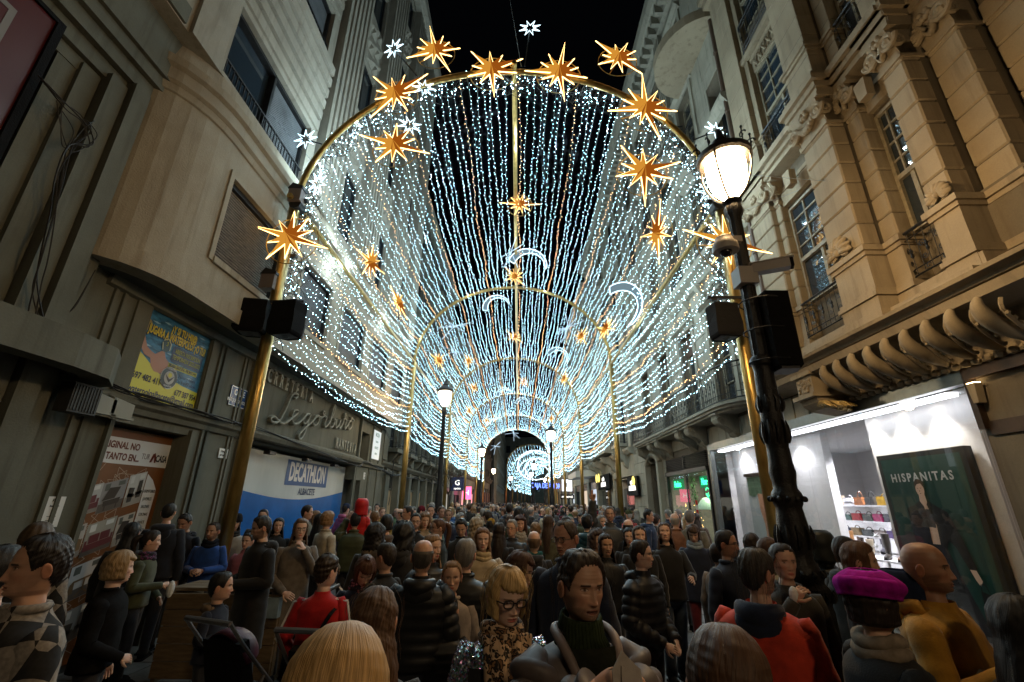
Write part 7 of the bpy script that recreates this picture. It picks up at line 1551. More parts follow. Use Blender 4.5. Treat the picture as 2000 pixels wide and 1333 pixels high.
def chk(r_):  # two-tone check cloth
    m, nt, b = _nt('check_cloth'); N = nt.nodes; L = nt.links; tc = N.new('ShaderNodeTexCoord'); mp = N.new('ShaderNodeMapping'); mp.inputs['Rotation'].default_value = (.5, .5, .3); L.new(tc.outputs['Object'], mp.inputs[0])
    c = N.new('ShaderNodeTexChecker'); c.inputs['Scale'].default_value = 9.5; c.inputs[1].default_value = (.36, .32, .28, 1); c.inputs[2].default_value = (.018, .018, .02, 1); L.new(mp.outputs[0], c.inputs[0])
    n = N.new('ShaderNodeTexNoise'); n.inputs['Scale'].default_value = 60; L.new(tc.outputs['Object'], n.inputs['Vector']); mx = N.new('ShaderNodeMix'); mx.data_type = 'RGBA'; mx.blend_type = 'MULTIPLY'; mx.inputs[0].default_value = .8
    L.new(c.outputs[0], mx.inputs[6]); L.new(n.outputs[0], mx.inputs[7]); L.new(mx.outputs[2], b.inputs['Base Color']); _set(b, 'Roughness', .95); return m
def leopard():
    m, nt, b = _nt('leopard_scarf'); N = nt.nodes; L = nt.links; tc = N.new('ShaderNodeTexCoord'); v = N.new('ShaderNodeTexVoronoi'); v.inputs['Scale'].default_value = 34; v.inputs['Randomness'].default_value = 1
    n = N.new('ShaderNodeTexNoise'); n.inputs['Scale'].default_value = 28; L.new(tc.outputs['Object'], n.inputs['Vector']); ad = N.new('ShaderNodeMix'); ad.data_type = 'RGBA'; ad.blend_type = 'LINEAR_LIGHT'; ad.inputs[0].default_value = .035
    L.new(tc.outputs['Object'], ad.inputs[6]); L.new(n.outputs[1], ad.inputs[7]); L.new(ad.outputs[2], v.inputs['Vector'])
    cr = N.new('ShaderNodeValToRGB'); e = cr.color_ramp.elements; e[0].position = 0; e[0].color = (.20, .10, .045, 1); e[1].position = .30; e[1].color = (.008, .007, .007, 1)
    for p, c in ((.26, (.22, .11, .05, 1)), (.50, (.010, .008, .008, 1)), (.55, (.50, .34, .21, 1))): q = e.new(p); q.color = c
    L.new(v.outputs['Distance'], cr.inputs[0]); L.new(cr.outputs[0], b.inputs['Base Color']); _set(b, 'Roughness', .9); return m
def sequin():
    m, nt, b = _nt('sequin_cloth'); N = nt.nodes; L = nt.links; tc = N.new('ShaderNodeTexCoord'); v = N.new('ShaderNodeTexVoronoi'); v.inputs['Scale'].default_value = 130; L.new(tc.outputs['Object'], v.inputs['Vector'])
    sub = N.new('ShaderNodeVectorMath'); sub.operation = 'SUBTRACT'; sub.inputs[1].default_value = (.5, .5, .5); L.new(v.outputs['Color'], sub.inputs[0]); sc = N.new('ShaderNodeVectorMath'); sc.operation = 'SCALE'; sc.inputs[3].default_value = 1.5; L.new(sub.outputs[0], sc.inputs[0])
    g = N.new('ShaderNodeNewGeometry'); ad = N.new('ShaderNodeVectorMath'); L.new(sc.outputs[0], ad.inputs[0]); L.new(g.outputs['Normal'], ad.inputs[1]); no = N.new('ShaderNodeVectorMath'); no.operation = 'NORMALIZE'; L.new(ad.outputs[0], no.inputs[0]); L.new(no.outputs[0], b.inputs['Normal'])
    hs_ = N.new('ShaderNodeMix'); hs_.data_type = 'RGBA'; hs_.inputs[0].default_value = .45; hs_.inputs[6].default_value = (.42, .50, .62, 1); L.new(v.outputs['Color'], hs_.inputs[7]); L.new(hs_.outputs[2], b.inputs['Base Color'])
    _set(b, 'Metallic', .95); _set(b, 'Roughness', .16); return m
def floral():
    m, nt, b = _nt('patterned_scarf'); N = nt.nodes; L = nt.links; tc = N.new('ShaderNodeTexCoord'); v = N.new('ShaderNodeTexVoronoi'); v.inputs['Scale'].default_value = 45; L.new(tc.outputs['Object'], v.inputs['Vector']); oi = N.new('ShaderNodeObjectInfo')
    mx = N.new('ShaderNodeMix'); mx.data_type = 'RGBA'; mx.inputs[7].default_value = (.015, .012, .02, 1); L.new(oi.outputs['Color'], mx.inputs[6]); mr = N.new('ShaderNodeMapRange'); mr.inputs[1].default_value = .3; mr.inputs[2].default_value = .5; L.new(v.outputs['Distance'], mr.inputs[0]); L.new(mr.outputs[0], mx.inputs[0]); L.new(mx.outputs[2], b.inputs['Base Color']); _set(b, 'Roughness', .9); return m
CHECK = chk(0); LEO = leopard(); SEQ = sequin(); FLO = floral()
def remat(root, name, m):
    for c in root.children:
        if c.name.split('.')[0] == name: c.data.materials[0] = m
def prop(name, q, m, label, cat, col=None, smooth=False, loc=(0, 0, 0), rot=None):
    o = link(name, q.mesh(name, m, smooth), None, loc, rot, col or (1, 1, 1)); return tag(o, label, cat)
def W_(root, p):  # point in a person's own axes -> world
    return Matrix.Translation(root.location) @ Matrix.Rotation(root.rotation_euler.z, 4, 'Z') @ Vector(p)
P_ = person
# ---- the couple in front
blonde, BB = P_(985, 1107, 2.42, 14, 'woman with short blonde hair, black glasses, leopard print scarf and sequinned black top', 'bob', (.50, .33, .14), BLK, 'plain', SKP, yaw=10, pitch=12, male=False, age=1., glasses='thick', lod=1.25, pose=('down', 'down'), scarf=[(1, 1, 1), LEO], hem=.95, strand=50, girth=1.0)
q = MB(); zc = lambda B, z: float(B.z(np.array(z)))
for sg, l_ in ((-1, .62), (1, .72)):
    n = 14; vs = []; 
    pts = spline([(sg * .055, -.085, zc(BB, .275)), (sg * .045 - .01, -.135, zc(BB, .36)), (sg * .05, -.145, zc(BB, .46)), (sg * .035 + .02, -.15, zc(BB, l_))], 6)
    for t in (-1, -.35, .35, 1): q.tube([(x + t * .036, yy - .010 * math.cos(t * 2.2) + .004 * math.sin(9 * z + t * 4), z) for x, yy, z in pts], [.026] * len(pts), 7)
link('scarf_end', q.mesh('scarf_end', LEO, True), blonde)
nm = NM()
for sg in (1, -1): arm_piece(nm, BB, 'down', sg, .068, 0, 2, 1)
link('sequin_sleeve', nm.mesh('sequin_sleeve', SEQ), blonde)
nm = NM(); torso_piece(nm, BB, .40, 0, 1.03, 5, -.03, 1.2); link('sequin_yoke', nm.mesh('sequin_yoke', SEQ), blonde)
man, BM = P_(1130, 1079, 1.97, 24, 'man with a grizzled beard, green roll-neck and open grey-brown puffer jacket, tearing a white paper', 'quiff', (.035, .024, .018), (.12, .098, .094), 'quilt', (.50, .29, .20), yaw=6, pitch=4, tilt=-.5, wide=1.0, age=1.6, beard=.75, mouth=.9, lod=1.35, pose=('chest', 'chest'), legs=(.02, .02, .025), strand=30, girth=.97, mess=1.4)
q = MB(); n = 40
for k in range(n):
    a = 2 * PI * k / n; g = BM.bs; q.tube([((.066 + .004) * math.sin(a) * g, (.004 - .064 * math.cos(a)) * g - (.01 if math.cos(a) > 0 else 0), zc(BM, .215 + .012 * math.cos(a))), (.078 * math.sin(a) * g, (.004 - .076 * math.cos(a)) * g, zc(BM, .245)), (.08 * math.sin(a) * g, (.0 - .082 * math.cos(a)) * g, zc(BM, .285)), (.10 * math.sin(a) * g, -.10 * math.cos(a) * g, zc(BM, .315))], [.0085, .0095, .0095, .008], 5)
link('ribbed_collar', q.mesh('ribbed_collar', knit, True), man, color=(.022, .032, .014))
q = MB()
for sg in (-1, 1):   # open collar and lapel edges, lighter lining
    pts = spline([(sg * .035, .085, zc(BM, .262)), (sg * .098, .03, zc(BM, .262)), (sg * .108, -.055, zc(BM, .285)), (sg * .088, -.118, zc(BM, .345)), (sg * .05, -.150, zc(BM, .45)), (sg * .02, -.160, zc(BM, .60))], 6)
    q.tube(pts, [.011 + .008 * math.sin(PI * i / (len(pts) - 1)) for i in range(len(pts))], 7)
link('lapel', q.mesh('lapel', nylon, True), man, color=(.22, .17, .155))
q = MB(); vs = []
for z_, hw, yy in ((.30, .085, -.100), (.34, .078, -.128), (.40, .062, -.146), (.48, .045, -.156), (.60, .018, -.160)): vs += [(t * hw, yy - .014 * (1 - t * t), zc(BM, z_)) for t in (-1, -.5, 0, .5, 1)]
q.add(vs, [(r_ * 5 + c, r_ * 5 + c + 1, r_ * 5 + c + 6, r_ * 5 + c + 5) for r_ in range(4) for c in range(4)]); link('jumper', q.mesh('jumper', knit, True), man, color=(.012, .014, .010))
hp = W_(man, (.0, -.34, zc(BM, .335))); q = MB(); q.prism([(-.05, -.10), (.055, -.06), (.045, .03), (-.01, .085), (-.05, .04)], (0, 0, 0), (1, 0, .1), (0, .15, 1), (0, .004, 0)); q.prism([(-.04, -.085), (.05, -.05), (.035, .02), (-.02, .05)], (0, -.006, 0), (1, .1, .1), (0, .2, 1), (0, .003, 0))
prop('paper_packet', q, mat('paper', (.42, .37, .33), .6, 0, .2, 20), 'crumpled white paper packet held by the bearded man in the grey-brown puffer', 'paper', loc=hp, rot=(0, 0, R(15)))
# ---- others near the lens
N = [
 (1108, 1015, 2.45, -18, 'tall man with thin hair and glasses in a navy coat, behind the bearded man', dict(hair='thin', hc=(.05, .035, .025), coat=NAV, sk_=(.50, .27, .19), yaw=-18, pitch=8, glasses='thin', age=1., mouth=.3, lod=1., girth=1.05)),
 (1008, 1078, 2.55, 55, 'woman with tousled brown hair and glasses in profile, behind the blonde woman', dict(hair='bob', hc=(.06, .025, .012), coat=(.03, .022, .018), male=False, yaw=25, pitch=12, glasses='thin', lod=.9, strand=40)),
 (828, 1055, 2.65, 172, 'bald man seen from behind in a black hooded puffer coat', dict(hair='bald', hc=(.08, .07, .06), coat=BLK, kind='puffer', hood=True, lod=.9, sk_=(.50, .29, .20), pose=('down', 'low'))),
 (910, 1054, 2.85, 175, 'grey-haired man seen from behind in a black quilted coat', dict(hair='short', hc=(.20, .19, .18), coat=(.014, .014, .014), kind='fine', lod=.9, yaw=-12, girth=1.06)),
 (640, 1086, 2.9, 168, 'boy with dark hair in a red tracksuit top with white sleeve stripes, black strap', dict(hair='quiff', hc=(.03, .018, .010), coat=FAB['red'], kind='track', yaw=-40, lod=.9, pose=('pocket', 'low'), sk_=SKP)),
 (713, 1077, 3.15, 12, 'woman with short brown hair and a pink patterned scarf looking down', dict(hair='bob', hc=(.08, .032, .016), coat=NAV, male=False, pitch=38, scarf=[(.36, .12, .17), FLO], lod=.75, pose=('low', 'low'))),
 (756, 1061, 3.2, -130, 'man with cropped dark hair in a black jacket, turned away left of the bald man', dict(hair='crop', hc=(.03, .022, .016), coat=BLK, lod=.75)),
 (845, 1046, 3.45, 25, 'woman with long fair hair in a fur-hooded black puffer, behind the bald man', dict(hair='long', hc=(.20, .11, .045), coat=BLK, kind='puffer', hood='fur', male=False, lod=.75, yaw=20, pose=('low', 'front'))),
 (943, 1032, 3.8, 5, 'woman with long light brown hair in a cream quilted coat and knitted snood', dict(hair='long', hc=(.15, .075, .032), coat=(.36, .29, .19), kind='fine', scarf=(.42, .33, .2), male=False, lod=.75, sk_=SKP)),
 (1000, 1016, 5.2, -12, 'grey-haired man with glasses and a dark quilted jacket in mid-crowd', dict(hair='short', hc=(.24, .22, .2), coat=(.02, .022, .028), kind='fine', glasses='thin', age=1, yaw=-10)),
 (1043, 1038, 4.2, 178, 'man with a bald crown seen from behind, dark hooded coat and teal collar', dict(hair='bald', hc=(.16, .1, .06), coat=(.02, .02, .022), hood=True, scarf=(.02, .08, .08))),
 (903, 1011, 5.0, -8, 'man in a dark suit coat looking down, left of centre', dict(hair='short', hc=BKH, coat=BLK, pitch=25, kind='long')),
 (1182, 1044, 4.0, 10, 'smiling young woman with long dark curls in a black zip puffer', dict(hair='long', hc=(.022, .012, .009), coat=BLK, kind='fine', male=False, mouth=.8, yaw=5, sk_=(.48, .28, .18))),
 (1250, 1056, 3.15, 58, 'young woman in profile with tied dark hair and glossy black puffer, hands joined', dict(hair='tied', hc=(.02, .013, .010), coat=(.014, .014, .016), kind='puffer', hood=True, male=False, yaw=25, lod=.8, sk_=SKP, pose=('low', 'low'), tail=False, legs=(.012, .012, .014))),
 (1248, 1029, 4.3, 10, 'dark-haired young woman with raised chin and a fur-collared coat behind the profile girl', dict(hair='long', hc=DBR, coat=BLK, hood='fur', male=False, pitch=-10)),
 (1228, 1032, 5.0, 0, 'girl with dark hair looking out between two friends', dict(hair='long', hc=BKH, coat=BLK, male=False)),
 (1297, 1022, 4.4, 20, 'young woman with long brown hair calling out, chin up, in a black jacket', dict(hair='long', hc=(.05, .025, .014), coat=BLK, male=False, pitch=-14, mouth=1., yaw=-15, pose=('reach', 'down'), legs=(.02, .035, .06))),
 (1353, 1024, 5.0, -6, 'woman with dark bobbed hair, pale blue scarf, navy coat and burgundy trousers', dict(hair='bob', hc=(.05, .025, .014), coat=NAV, kind='plain', hem=1.02, scarf=(.22, .28, .34), male=False, pitch=20, legs=FAB['burgundy'])),
 (1415, 1037, 3.3, 50, 'man in profile with dark hair, glasses and a navy jacket by the shop', dict(hair='short', hc=(.016, .012, .010), coat=(.010, .016, .035), yaw=25, glasses='thin', lod=.8, sk_=(.42, .23, .15))),
 (1470, 1073, 1.95, 165, 'man seen from behind with tousled greying hair, orange-red jacket and navy hood', dict(hair='short', hc=(.045, .038, .032), coat=(.55, .045, .018), kind='plain', hood=(.010, .016, .04), yaw=-30, lod=1.1, beard=.8, strand=70, mess=1.8, girth=1.10, wide=1.1)),
 (1690, 1122, 1.35, 120, 'person in a magenta beret and black coat, seen from behind at the lower right', dict(hair='bob', hc=DBR, coat=(.010, .010, .011), kind='plain', hat='beret', hatc=(.34, .008, .26), yaw=20, male=False, lod=1.1, scarf=(.25, .2, .15), girth=1.1)),
 (1795, 1060, 1.95, 70, 'bald bearded man in a mustard yellow hooded jacket holding up a phone', dict(hair=None, coat=FAB['yellow'], kind='plain', hood=True, beard=.7, hc=BKH, yaw=10, sk_=(.33, .17, .10), lod=1., pose=('phone', 'phone'), girth=1.08)),
 (1755, 1126, 1.75, 85, 'woman in a navy knitted hat and pale coat, between magenta beret and yellow jacket', dict(hair='bob', hc=DBR, coat=(.36, .30, .21), kind='fine', hat='beanie', hatc=NAV, male=False, lod=.7)),
 (1672, 1060, 2.35, 75, 'woman with long brown hair in profile before the shop window', dict(hair='long', hc=(.10, .045, .02), coat=BLK, male=False, yaw=15, lod=.8, strand=30)),
 (1975, 1165, 1.45, 150, 'person with long black hair at the right edge of the picture', dict(hair='longback', hc=BKH, coat=BLK, male=False, lod=.6)),
 (1410, 1228, .93, 178, 'back of a brown-haired head at the bottom right of centre', dict(hair='longback', hc=(.085, .04, .02), coat=BLK, male=False, lod=1.6, mess=.6, pitch=20)),
 (665, 1230, .74, 176, 'back of a straight blonde head filling the bottom left of centre', dict(hair='longback', hc=(.46, .28, .11), coat=BLK, male=False, lod=1.7, mess=.5, pitch=22)),
 (735, 1150, 1.75, 175, 'person with long brown gathered hair seen from behind at bottom left of centre', dict(hair='longback', hc=(.10, .052, .028), coat=(.02, .02, .02), male=False, pitch=18, lod=1.1, strand=25, mess=1.3)),
 (95, 1050, 1.5, -68, 'young man in profile wearing a black and white checked jacket at the left edge', dict(hair='quiff', hc=(.014, .010, .009), coat=(1, 1, 1), kind='plain', yaw=-10, sk_=(.44, .25, .17), lod=1.2, girth=1.04)),
 (80, 1024, 2.5, 170, 'person with brown hair behind the checked jacket at far left', dict(hair='bob', hc=(.07, .045, .025), coat=BLK, male=False)),
 (14, 1068, 1.9, 150, 'dark-haired person cut by the left edge', dict(hair='short', hc=BKH, coat=BLK)),
 (240, 1079, 2.8, 75, 'woman with short blonde bob and a black fleece coat, profile to the right', dict(hair='bob', hc=(.30, .20, .10), coat=(.008, .008, .009), kind='knit', male=False, yaw=20, lod=.85, girth=1.12, sk_=SKP, pose=('down', 'low'))),
 (300, 1037, 4.1, 72, 'young woman with a ponytail, purple scarf and olive green parka', dict(hair='tied', hc=(.018, .011, .008), coat=(.05, .055, .025), hood=True, scarf=[(.20, .05, .16), FLO], male=False, yaw=15, tail=True, pose=('low', 'front'))),
 (262, 1022, 4.7, 165, 'person with long dark hair seen from behind before the furniture hoarding', dict(hair='longback', hc=BKH, coat=BLK, male=False)),
 (334, 984, 5.0, 160, 'man with cropped dark hair and hooded dark jacket, back turned by the doorway', dict(hair='crop', hc=BKH, coat=(.012, .014, .022), hood=True)),
 (370, 1002, 5.3, -35, 'dark-haired man in a dark hooded coat looking down by the pilaster', dict(hair='short', hc=BKH, coat=(.012, .014, .024), hood=True, pitch=22, sk_=SKD)),
 (420, 1021, 4.9, -20, 'balding bearded man in a bright blue zipped jacket, hands together', dict(hair='crop', hc=(.03, .02, .015), coat=(.012, .055, .24), beard=.8, pose=('front', 'front'), scarf=(.012, .014, .02), yaw=-12, sk_=SKD)),
 (462, 1007, 6.1, 5, 'person in a dark knitted hat and pale grey puffer beside the left gold pole', dict(hair='long', hc=BKH, coat=(.24, .22, .19), kind='fine', hat='beanie', hatc=BLK, male=False, scarf=(.03, .03, .03))),
 (487, 1042, 5.6, -30, 'child in a dusty pink coat next to the tall man in black', dict(hair='short', hc=BKH, coat=(.36, .13, .17), kind='puffer', hk=.95, hood=True)),
 (520, 1008, 3.75, -62, 'tall bearded man in a long black hooded coat, profile to the left', dict(hair='short', hc=(.014, .011, .010), coat=(.010, .010, .011), kind='long', hood=True, beard=.9, yaw=-15, pitch=12, lod=.75, pose=('front', 'front'), legs=(.008, .008, .009))),
 (546, 1013, 6.4, 0, 'dark-haired woman looking out behind the tall man in black', dict(hair='long', hc=BKH, coat=BLK, male=False)),
 (516, 996, 7.4, -10, 'man with dark glasses behind the tall bearded man', dict(hair='short', hc=BKH, coat=BLK, glasses='thick')),
 (590, 1014, 4.3, 8, 'woman with very long hair, glasses and long grey-brown coat, hand to her mouth', dict(hair='long', hc=(.10, .055, .028), coat=(.13, .11, .092), kind='long', male=False, glasses='thin', pose=('mouth', 'low'), sk_=SKP)),
 (602, 988, 7.0, 70, 'young man in profile with short dark hair and olive jacket by the blue hoarding', dict(hair='short', hc=DBR, coat=(.09, .08, .045), yaw=10, hood=True)),
 (626, 1004, 6.0, 165, 'woman with long black hair seen from behind by the blue hoarding', dict(hair='longback', hc=BKH, coat=BLK, male=False)),
 (642, 1000, 5.5, 120, 'woman with straight fair bob in a beige wool coat', dict(hair='bob', hc=(.26, .15, .07), coat=(.42, .36, .27), male=False, pose=('front', 'low'))),
 (437, 1119, 3.25, 62, 'boy with dark hair in a fur-hooded navy coat, profile to the right', dict(hair='short', hc=BKH, coat=(.010, .014, .03), hood='fur', hk=.96, yaw=20, pose=('low', 'front'), lod=.7)),
 (857, 1014, 4.6, -75, 'woman with hair tied back, glasses and dark jacket, profile to the left', dict(hair='tied', hc=(.07, .03, .016), coat=(.02, .03, .035), male=False, glasses='thin', tail=True)),
 (792, 1024, 3.9, 150, 'person with black curls and dotted dark coat seen from behind', dict(hair='curly', hc=BKH, coat=(.03, .03, .032), male=False, hood=True)),
 (735, 1026, 4.1, 165, 'woman with long dark curls seen from behind, fur-collared coat', dict(hair='curly', hc=(.012, .009, .008), coat=(.05, .042, .03), hood='fur', male=False)),
 (813, 1004, 5.6, 0, 'man with glasses and short beard in a dark coat, left of centre', dict(hair='short', hc=BKH, coat=BLK, glasses='thin', beard=.8)),
 (830, 1004, 7.0, 15, 'woman with curly fair hair behind the bearded man with glasses', dict(hair='curly', hc=(.18, .10, .05), coat=(.28, .2, .12), male=False)),
 (797, 989, 7.3, -70, 'man in profile with dark hair and navy collar near the gold poles', dict(hair='short', hc=BKH, coat=NAV)),
 (757, 1007, 4.9, 170, 'person with dark bobbed hair and a brown hooded jacket seen from behind', dict(hair='bob', hc=BKH, coat=(.075, .045, .025), hood=True, male=False)),
 (842, 988, 10, 0, 'man in a pale teal hooded top by the foot of the left street lamp', dict(hair='crop', hc=DBR, coat=(.09, .16, .15), hood=True)),
 (930, 1014, 6.3, 165, 'person with fair curly hair and furry hood seen from behind at the centre', dict(hair='curly', hc=(.28, .21, .13), coat=(.05, .04, .03), hood='fur', male=False)),
 (975, 1022, 4.9, 172, 'woman with very long straight dark hair seen from behind at the centre', dict(hair='longback', hc=(.022, .014, .011), coat=BLK, male=False)),
 (1016, 1010, 6.4, 5, 'woman with curly brown hair and a chunky pale scarf at the centre', dict(hair='curly', hc=(.06, .025, .018), coat=(.2, .18, .15), scarf=(.40, .37, .32), male=False)),
 (1046, 1022, 5.6, 170, 'man with fair cropped hair in a dark coat seen from behind', dict(hair='quiff', hc=(.20, .12, .06), coat=(.015, .018, .016))),
 (1071, 1007, 5.6, 165, 'woman with long brown hair and a khaki coat seen from behind', dict(hair='longback', hc=(.05, .03, .02), coat=(.10, .10, .065), male=False)),
 (1146, 1005, 5.2, 175, 'person with black hair and teal padded hood seen from behind', dict(hair='short', hc=BKH, coat=(.02, .07, .10), hood=True, kind='puffer')),
 (1190, 990, 6.0, 5, 'older man with grey hair making a V sign with his raised hand', dict(hair='short', hc=(.15, .14, .13), coat=(.04, .045, .05), kind='fine', age=1.2, pose=('down', 'raise'), yaw=-5, sk_=(.42, .25, .18))),
 (1226, 1015, 5.8, 170, 'man with a bald crown behind the raised hand', dict(hair='bald', hc=DBR, coat=BLK)),
 (1165, 1037, 4.6, 40, 'woman with dark wavy hair and a furry beige coat clasping her hands', dict(hair='curly', hc=(.04, .022, .015), coat=(.25, .19, .12), hood='fur', male=False, pose=('front', 'front'))),
 (1317, 1003, 7.2, 175, 'elderly man in a tan leather jacket seen from behind before the green shop', dict(hair='bald', hc=(.3, .28, .26), coat=(.19, .085, .045), kind='plain')),
 (1346, 997, 7.0, 165, 'grey-haired person in a grey-beige coat before the green shop', dict(hair='short', hc=(.16, .15, .14), coat=(.15, .14, .11))),
 (1266, 996, 9.5, 80, 'man in profile in a dark blue jacket before the striped shop', dict(hair='short', hc=BKH, coat=(.02, .04, .09), hood=True)),
 (1466, 1043, 3.6, 160, 'person with dark curly hair seen from behind beside the gold pole', dict(hair='short', hc=(.02, .012, .008), coat=(.06, .05, .035), mess=2.5, hood=True)),
 (1498, 1052, 3.3, 120, 'woman with brown hair and a pale padded hood beside the gold pole', dict(hair='long', hc=(.06, .03, .018), coat=(.22, .2, .15), hood=True, kind='puffer', male=False)),
 (1524, 1063, 3.15, 25, 'girl with tied dark hair looking at the camera, wiping her mouth with a white cloth', dict(hair='tied', hc=(.022, .014, .01), coat=(.045, .04, .03), hood=True, male=False, pose=('down', 'mouth'), hk=.97)),
 (1533, 1030, 4.6, 30, 'fair-haired girl in a pale coat half hidden by the street lamp', dict(hair='tied', hc=(.24, .15, .07), coat=(.40, .32, .25), kind='puffer', male=False, sk_=SKP)),
 (1600, 1040, 3.4, 150, 'person in a dark quilted coat behind the street lamp', dict(hair='short', hc=BKH, coat=(.014, .016, .014), kind='puffer', hat='hoodup', hatc=(.014, .016, .014))),
 (1646, 1050, 3.0, 140, 'dark-haired person before the shoe display', dict(hair='short', hc=DBR, coat=(.03, .03, .028), hood=True)),
 (874, 1162, 2.65, 5, 'small boy looking up with open mouth in a black padded coat', dict(hair='crop', hc=BKH, coat=(.014, .014, .016), kind='puffer', pitch=-28, mouth=1., hk=.93, yaw=-12, lod=.7)),
 (884, 1098, 2.75, 0, 'small child with fair hair half hidden behind the grey-haired man', dict(hair='short', hc=(.2, .12, .06), coat=(.3, .25, .22), hk=.9, male=False)),
 (1400, 1062, 3.9, 150, 'child with brown hair between the navy jacket and the maroon trousers', dict(hair='short', hc=DBR, coat=(.2, .16, .13), hk=.93)),
]
NP = []
YO = {665: .84, 1410: 1.13, 735: None, 95: 2.05, 1470: 2.75, 1690: 2.25, 1795: 2.5, 1755: 2.6, 1975: 2.1, 1498: 4.75, 1466: 5.4, 1524: 3.5, 14: 2.3}
def farther(u, v, y):
    y2 = YO.get(u) or (1.95 if (u, v) == (735, 1150) else y * (1.38 if y < 5 else max(1., 1.38 - (y - 5) * .1))); k = ray(u, v)[0]
    return min(y2, 4.75 / abs(k)) if abs(k) > .5 else y2
for u, v, y, fc, lab, kw in N:
    y = farther(u, v, y); kw.setdefault('hk', .97)
    r_, B = P_(u, v, y, fc, lab, **kw); NP.append((r_.location.x, y, round(B.H, 2), lab[:40], r_, B))
    if 'checked' in lab: remat(r_, 'coat', CHECK); remat(r_, 'collar', CHECK)
    if 'red tracksuit' in lab:
        q = MB(); a, b, c = arm_pts(B, 'low', -1); 
        for sg, ps in ((1, 'pocket'), (-1, 'low')):
            a, b, c = arm_pts(B, ps, sg); side_ = Vector((sg, .3, .35)).normalized()
            for o in (-.02, 0, .02): q.tube([Vector((sg * .06, 0, B.H - .30)) + Vector((0, o, .0)), a + side_ * .066 + Vector((0, o, 0)), a.lerp(b, .5) + side_ * .062 + Vector((0, o, 0)), b + side_ * .06 + Vector((0, o, 0)), b.lerp(c, .6) + side_ * .048 + Vector((0, o * .8, 0))], .0045, 4)
        q.build('sleeve_stripe', white, r_)
        q = MB(); q.tube(spline([(-.14, -.02, B.H - .36), (-.10, .125, B.H - .40), (0, .145, B.H - .6), (.12, .14, B.H - .82)], 5), .018, 4); q.build('strap', blackm, r_)
    if 'holding up a phone' in lab:
        p0 = W_(r_, (-.02, -.40, zc(B, .40))); q = MB(); q.box(-.038, .038, -.005, .005, -.078, .078); prop('phone', q, mat('phone_black', (.008, .008, .009), .2), 'black phone held up by the bald man in the mustard jacket', 'phone', loc=p0, rot=(R(-35), R(20), R(60)))
    if 'wiping her mouth' in lab:
        p0 = W_(r_, (-.05, -.17, zc(B, .30))); q = MB(); q.ball((0, 0, 0), (.03, .025, .05), 8, 6); prop('tissue', q, white, 'white tissue held to the mouth of the girl by the street lamp', 'tissue', loc=p0)
    if 'grey-brown coat' in lab:
        p0 = W_(r_, (-.22, -.12, zc(B, .95))); q = MB(); q.box(-.13, .13, -.04, .04, -.1, .1); prop('handbag', q, leath, 'pale blue handbag carried by the woman in the long grey-brown coat', 'handbag', (.22, .30, .36), loc=p0)
    if 'olive green parka' in lab:
        p0 = W_(r_, (-.05, -.33, zc(B, .68))); q = MB(); q.ball((0, 0, 0), (.04, .035, .09), 8, 6); prop('paper_bag', q, white, 'small crumpled white bag held by the young woman in the olive parka', 'bag', loc=p0)
# child on a man's shoulders
r_, B = P_(697, 1002, 7.6, 168, 'man in a dark green puffer carrying a child in red on his shoulders', hair='short', hc=BKH, coat=(.05, .06, .03), kind='puffer', pose=('up_kid', 'up_kid')); NP.append((r_.location.x, 6.0, B.H, '', r_, B))
r_, B = P_(708, 976, 7.65, 170, 'child in a bright red hooded jacket riding on the shoulders of the man in green', hair='short', hc=BKH, coat=(.50, .012, .012), kind='puffer', hat='hoodup', hatc=(.50, .012, .012), H=1.05, z0=1.9 + float(ray(708, 976)[2]) * 7.65 - 1.05 + .0, hk=.9)
for c in list(r_.children):
    if c.name.startswith(('trousers', 'shoes')): bpy.data.objects.remove(c, do_unlink=True)
print('NEARH', [(round(a, 2), b, c, d) for a, b, c, d, *_ in NP])

